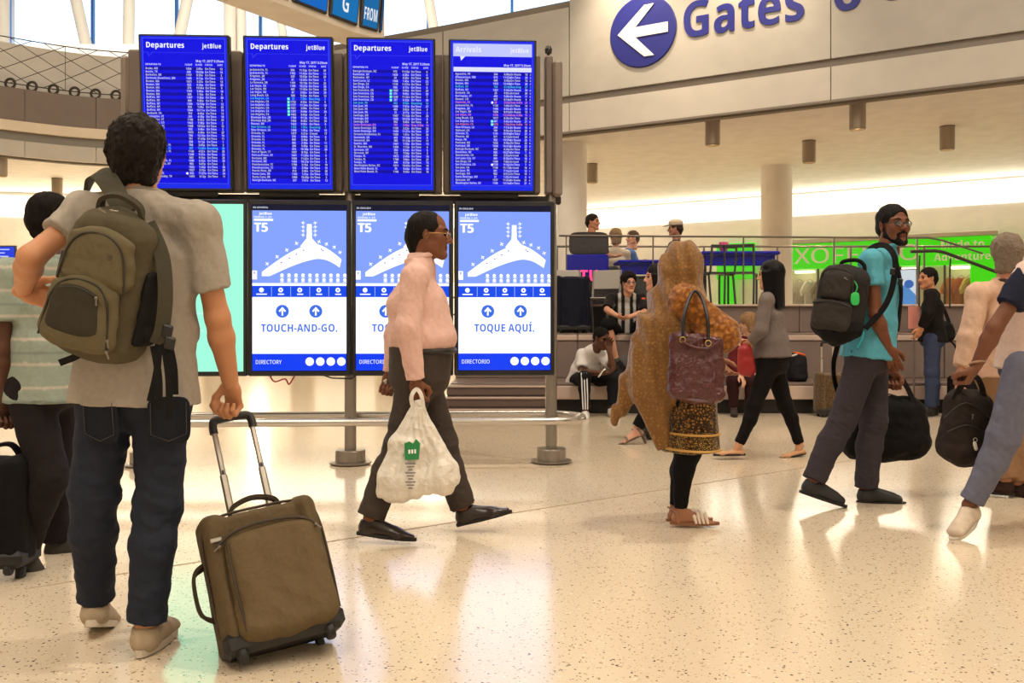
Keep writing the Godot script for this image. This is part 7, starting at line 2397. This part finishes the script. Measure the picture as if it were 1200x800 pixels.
func _soft_bags() -> void:
	var black := cloth(rgb(24, 22, 23), .75, .8)
	# duffel carried by the man in the polo, on his far side
	var d := 5.95
	var b := soft_bag("duffel_bag", "large black duffel bag carried low by the man in the turquoise polo", Transform3D(Basis.from_euler(Vector3(0, deg_to_rad(-6), deg_to_rad(2))), W(1036, 500, d)), Vector3(.56, .42, .28), black)
	var inv := b.transform.affine_inverse()
	for dd in [-.10, .10]:
		part(b, "handle", strap_mesh(smooth([inv * W(1006, 470, d + dd), inv * W(1030, 447, d + dd * .6), inv * W(1051, 440, d + dd * .2), inv * W(1062, 452, d + dd * .6), inv * W(1072, 474, d + dd)]), .03, .008, Vector3(0, .3, 1)), black)
	part(b, "zip_line", tube(smooth([inv * W(996, 476, d), inv * W(1036, 461, d), inv * W(1078, 476, d)]), .005, 6), mat(rgb(14, 14, 14), .5))
	part(b, "side_strap", strap_mesh(smooth([inv * W(983, 400, 5.62), inv * W(977, 425, 5.66), inv * W(979, 450, 5.8), inv * W(990, 480, 5.86)]), .03, .006, Vector3(.3, 0, 1)), black)
	# round bag carried by the man at the right edge
	d = 5.0
	var grey := cloth(rgb(44, 36, 32), .7, .8)
	var r := soft_bag("holdall", "round dark brown bag hanging from the hand at the right edge", Transform3D(Basis.from_euler(Vector3(0, deg_to_rad(8), deg_to_rad(-6))), W(1133, 499, d)), Vector3(.285, .38, .20), grey)
	inv = r.transform.affine_inverse()
	part(r, "handle", strap_mesh(smooth([inv * W(1118, 468, d - .05), inv * W(1128, 450, d - .06), inv * W(1142, 441, d - .10), inv * W(1150, 452, d - .06), inv * W(1154, 472, d - .05)]), .03, .010, Vector3(0, .3, 1)), cloth(rgb(30, 26, 25), .8))
	part(r, "zip_line", tube(smooth([inv * W(1106, 490, d - .09), inv * W(1132, 472, d - .1), inv * W(1160, 490, d - .09)]), .004, 6), mat(rgb(20, 18, 18), .5))
	part(r, "zip_line", tube(smooth([inv * W(1110, 506, d - .1), inv * W(1134, 498, d - .105), inv * W(1158, 508, d - .1)]), .004, 6), mat(rgb(20, 18, 18), .5))
	zip_pull(r, Transform3D(Basis(), inv * W(1140, 486, d - .112)))
	var kt := thing("key_tag", "small pale tag dangling from the round dark bag", "tag", W(1143, 518, d - .125))
	part(kt, "tag", soft(Vector3(.02, .05, .008), 3.0, 6), mat(rgb(206, 198, 186), .4), T(Vector3(0, -.02, 0), Vector3(0, 0, 14)))
	part(kt, "ring", tube(_ring(Vector3(0, .012, 0), .010, .010, Vector3(0, 1, .01), 0), .002, 5, true), mat(rgb(190, 184, 176), .3, .8))
	# red bag of the woman in the sweater
	d = 7.38
	var rb := soft_bag("red_bag", "small bright red bag held by the woman in the grey sweater", Transform3D(Basis.from_euler(Vector3(0, 0, deg_to_rad(6))), W(874, 422, d)), Vector3(.125, .22, .08), mat(rgb(150, 30, 30), .4), .012)
	part(rb, "handle", tube(smooth([Vector3(-.03, .09, 0), Vector3(-.01, .15, 0), Vector3(.03, .15, 0), Vector3(.04, .09, 0)]), .006, 6), mat(rgb(130, 24, 26), .4))
	# shoulder bag of the man in black
	d = 11.15
	var sb := soft_bag("shoulder_bag", "black shoulder bag on the man in the black jacket", Transform3D(Basis(), W(1104, 388, d)), Vector3(.30, .25, .16), cloth(rgb(18, 17, 18), .6), .016)
	inv = sb.transform.affine_inverse()
	part(sb, "strap", strap_mesh(smooth([inv * W(1115, 386, d), inv * W(1106, 362, d + .02), inv * W(1092, 340, d + .06)]), .04, .01, Vector3(0, 0, 1)), cloth(rgb(18, 17, 18), .7))
	part(sb, "loose_strap", strap_mesh(smooth([inv * W(1110, 396, d), inv * W(1119, 405, d), inv * W(1122, 416, d)]), .02, .006, Vector3(0, 0, 1)), cloth(rgb(18, 17, 18), .7))
	# grey backpack on the seat beside the man in white
	d = 10.95
	var gb := soft_bag("seat_backpack", "grey and black backpack lying on the seat beside the man in white", Transform3D(Basis.from_euler(Vector3(-.15, .1, .1)), W(736, 437, d)), Vector3(.34, .40, .22), cloth(rgb(78, 74, 72), .8), .016)
	part(gb, "dark_strap", strap_mesh(smooth([Vector3(-.12, .14, .10), Vector3(-.04, .02, .13), Vector3(.06, .04, .13), Vector3(.13, .15, .1)]), .05, .012, Vector3(0, 0, 1)), black)
	part(gb, "dark_strap", strap_mesh(smooth([Vector3(-.14, -.1, .10), Vector3(.0, .0, .13), Vector3(.14, -.06, .1)]), .04, .012, Vector3(0, 0, 1)), black)
	# bag on the tier behind the blue man's bag
	var jb := soft_bag("folded_jacket", "dark bundled jacket with an orange tag lying by the leopard case", Transform3D(Basis(), Vector3(W(934, 431, 11.3).x, .53, -11.3)), Vector3(.24, .34, .26), cloth(rgb(34, 32, 36), .8), .016)
	jb.set_meta("category", "jacket")
	part(jb, "orange_patch", soft(Vector3(.15, .035, .16), 2.5, 6), cloth(rgb(222, 100, 50), .7), T(Vector3(.02, .165, .02), Vector3(0, 0, -14)))
	part(jb, "pale_patch", soft(Vector3(.10, .03, .14), 2.5, 6), cloth(rgb(210, 200, 190), .7), T(Vector3(-.05, .15, .03), Vector3(0, 0, 20)))

func _cases() -> void:
	var leo := brocade("leopard", rgb(60, 44, 26), rgb(142, 112, 70), .07, 6.0)
	var trim := mat(rgb(26, 24, 24), .6)
	roller("patterned_case", "leopard patterned trolley case standing before the terrace, handle raised", T(Vector3(W(955, 480, 11.3).x, 0, -10.75), Vector3(0, 6, 0)), Vector3(.36, .50, .24), leo, trim, .34)
	roller("black_case", "black trolley case standing behind the man in black", T(Vector3(W(1100, 480, 11.3).x, 0, -11.0 + .35), Vector3(0, -5, 0)), Vector3(.36, .46, .22), cloth(rgb(24, 22, 23), .7), trim, 0.0)
	roller("green_case", "dark green hard case beside the heeled sandal of the woman in profile", T(Vector3(W(772, 515, 8.75).x, 0, -8.75), Vector3(0, 4, 0)), Vector3(.32, .34, .22), cloth(rgb(42, 58, 42), .6), trim, 0.0)
	var nb := roller("navy_case", "tall dark navy suitcase standing on the upper tier beside the display post", T(Vector3(W(671, 396, 12.2).x, .93, -12.25), Vector3(0, 4, 0)), Vector3(.46, .74, .26), cloth(rgb(26, 28, 42), .7), trim, 0.0)
	nb.set_meta("category", "suitcase")
	# wheeled bag pulled by the man in the striped shirt
	var D := 4.05
	var rb := roller("pilot_case", "black wheeled bag held by the striped shirt man, cut off by the left edge", Transform3D(Basis.from_euler(Vector3(deg_to_rad(-4), deg_to_rad(6), 0)), Vector3(W(-2, 615, D).x, .02, -D)), Vector3(.28, .50, .24), cloth(rgb(22, 20, 21), .75), trim, 0.0)
	part(rb, "top_handle", strap_mesh(smooth([Vector3(-.06, .48, 0), Vector3(-.03, .535, 0), Vector3(.04, .545, 0), Vector3(.09, .48, 0)]), .03, .014, Vector3(0, 1, .2)), cloth(rgb(20, 19, 20), .7))
	part(rb, "rear_foot", bbox(Vector3(.035, .06, .05), .01), trim, T(Vector3(.10, -.0, .02)))

# ---------------------------------------------------------------- tables and chairs on the deck
func build_terrace_things() -> void:
	var blue := mat(rgb(10, 12, 160), .6)
	blue.metallic_specular = .15
	var steel := mat(rgb(150, 146, 142), .35, .7)
	var tables := [[700, 318, 13.9, 1.0, "blue table beside the grey chair at the left end of the deck"], [757, 306, 13.9, .9, "blue table between the fair-haired woman and the man in navy"], [862, 296, 14.0, 1.15, "blue high table with a pink cup right of the golden shawl"]]
	for a in tables:
		var p := W(a[0], a[1], a[2])
		var t := thing("deck_table", "round-cornered " + a[4], "table", Vector3(p.x, DECK, p.z), 0, "blue tables on the upper deck")
		var h: float = p.y - DECK
		part(t, "tabletop", bbox(Vector3(a[3], .05, .7), .02), blue, T(Vector3(0, h - .025, 0)))
		part(t, "apron", bbox(Vector3(a[3] * .9, .16, .04), .01), blue, T(Vector3(0, h - .13, .25)))
		for x in [-.4, .4]: part(t, "leg", tube([Vector3(x * a[3], h - .05, 0), Vector3(x * a[3], 0, 0)], .028, 8), mat(rgb(36, 34, 42), .4, .5))
	# blue panel put in for the screens reflected in the glass, grey padded chair
	var sc := thing("reflection_panel", "blue panel added as the screen reflection in the glass below the grey chair back", "panel", W(688, 320, 13.6))
	part(sc, "panel", bbox(Vector3(.62, .60, .05), .02), blue, T(Vector3(0, -.03, 0)))
	part(sc, "foot", bbox(Vector3(.5, .1, .3), .02), mat(rgb(36, 34, 42), .5), T(Vector3(0, -.36, 0)))
	var ch := thing("lounge_chair", "charcoal padded chair back below the dark-haired man on the deck", "chair", W(690, 287, 13.75))
	part(ch, "backrest", soft(Vector3(.58, .34, .12), 5.0, 10), cloth(rgb(58, 54, 56), .7), T(Vector3(0, .02, 0), Vector3(-6, 0, 0)))
	part(ch, "seat", soft(Vector3(.54, .12, .5), 5.0, 8), cloth(rgb(50, 46, 50), .7), T(Vector3(0, -.42, -.3)))
	for x in [-.22, .22]:
		part(ch, "leg", tube([Vector3(x, .1, -.05), Vector3(x, -.42, -.05), Vector3(x, -1.07 + .0, -.08)], .016, 6), steel)
		part(ch, "leg", tube([Vector3(x, -.42, -.5), Vector3(x, -1.07, -.52)], .016, 6), steel)
	var cab := thing("shade_cabinet", "low black cabinet added for the shade behind the glass at the left deck end", "cabinet", Vector3(1.75, DECK, -13.5))  # added dark block that fills in the shaded area behind the glass
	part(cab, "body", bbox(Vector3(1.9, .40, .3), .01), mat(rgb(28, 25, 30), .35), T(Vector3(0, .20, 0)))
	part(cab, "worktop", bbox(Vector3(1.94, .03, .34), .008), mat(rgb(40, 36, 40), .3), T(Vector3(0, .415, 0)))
	# tubular steel chairs behind the glass
	var says := ["pale steel tube chair by the display post on the upper tier", "steel tube chair right of the navy suitcase on the upper tier", "dark tube chair under the blue high table, left one", "dark tube chair under the blue high table, right one"]
	var where := [[668, 352, 12.55, .92], [703, 366, 12.6, .92], [838, 356, 13.5, DECK], [868, 356, 13.4, DECK]]
	var first: Node3D = null
	for i in 4:
		var a: Array = where[i]
		var p := W(a[0], a[1], a[2])
		if first == null:
			first = thing("tube_chair", says[0], "chair", Vector3(p.x, a[3], p.z), .2, "steel tube chairs")
			for x in [-.2, .2]:
				part(first, "frame_side", tube(smooth([Vector3(x, 0, .2), Vector3(x, .42, .2), Vector3(x, .46, .14), Vector3(x, .45, -.15), Vector3(x, .52, -.2), Vector3(x, .86, -.24)], 4), .016, 7), steel)
				part(first, "rear_leg", tube([Vector3(x, .45, -.15), Vector3(x, 0, -.22)], .016, 7), steel)
			part(first, "seat", bbox(Vector3(.4, .025, .38), .01), mat(rgb(176, 170, 164), .4, .3), T(Vector3(0, .47, 0)))
			part(first, "backrest", bbox(Vector3(.4, .26, .02), .008), mat(rgb(176, 170, 164), .4, .3), T(Vector3(0, .73, -.23), Vector3(-6, 0, 0)))
		else:
			var c := copy_of(first, T(Vector3(p.x, a[3], p.z), Vector3(0, [0, -30, 200, 160][i], 0)), says[i])
			if i > 1:
				for ch2 in c.get_children():
					ch2.material_override = mat(rgb(48, 45, 46), .4, .4)
					if str(ch2.name) == "backrest":
						ch2.mesh = bbox(Vector3(.4, .05, .02), .006)
						ch2.position.y = .84
	# reflection of a pink neon sign, put in as glowing letters
	var nl := thing("reflected_letters", "reflection of a pink sign put in as glowing backward letters by the steel chairs", "sign", W(686, 323, 12.93))
	var tm := TextMesh.new()
	tm.text = "UTS"; tm.font = font(true); tm.font_size = 40; tm.pixel_size = .0052; tm.depth = .02
	part(nl, "reflected_letter", tm, glow(rgb(255, 60, 120), 1.6), Transform3D(Basis(Vector3.UP, PI), Vector3.ZERO))
	var cup := thing("pink_cup", "round pink cup standing on the blue high table", "cup", W(848, 294, 13.9))
	part(cup, "cup", lathe([Vector2(0, 0), Vector2(.05, 0), Vector2(.075, .06), Vector2(.07, .13), Vector2(.06, .13), Vector2(.055, .02), Vector2(0, .02)], 18), mat(rgb(214, 60, 130), .4))
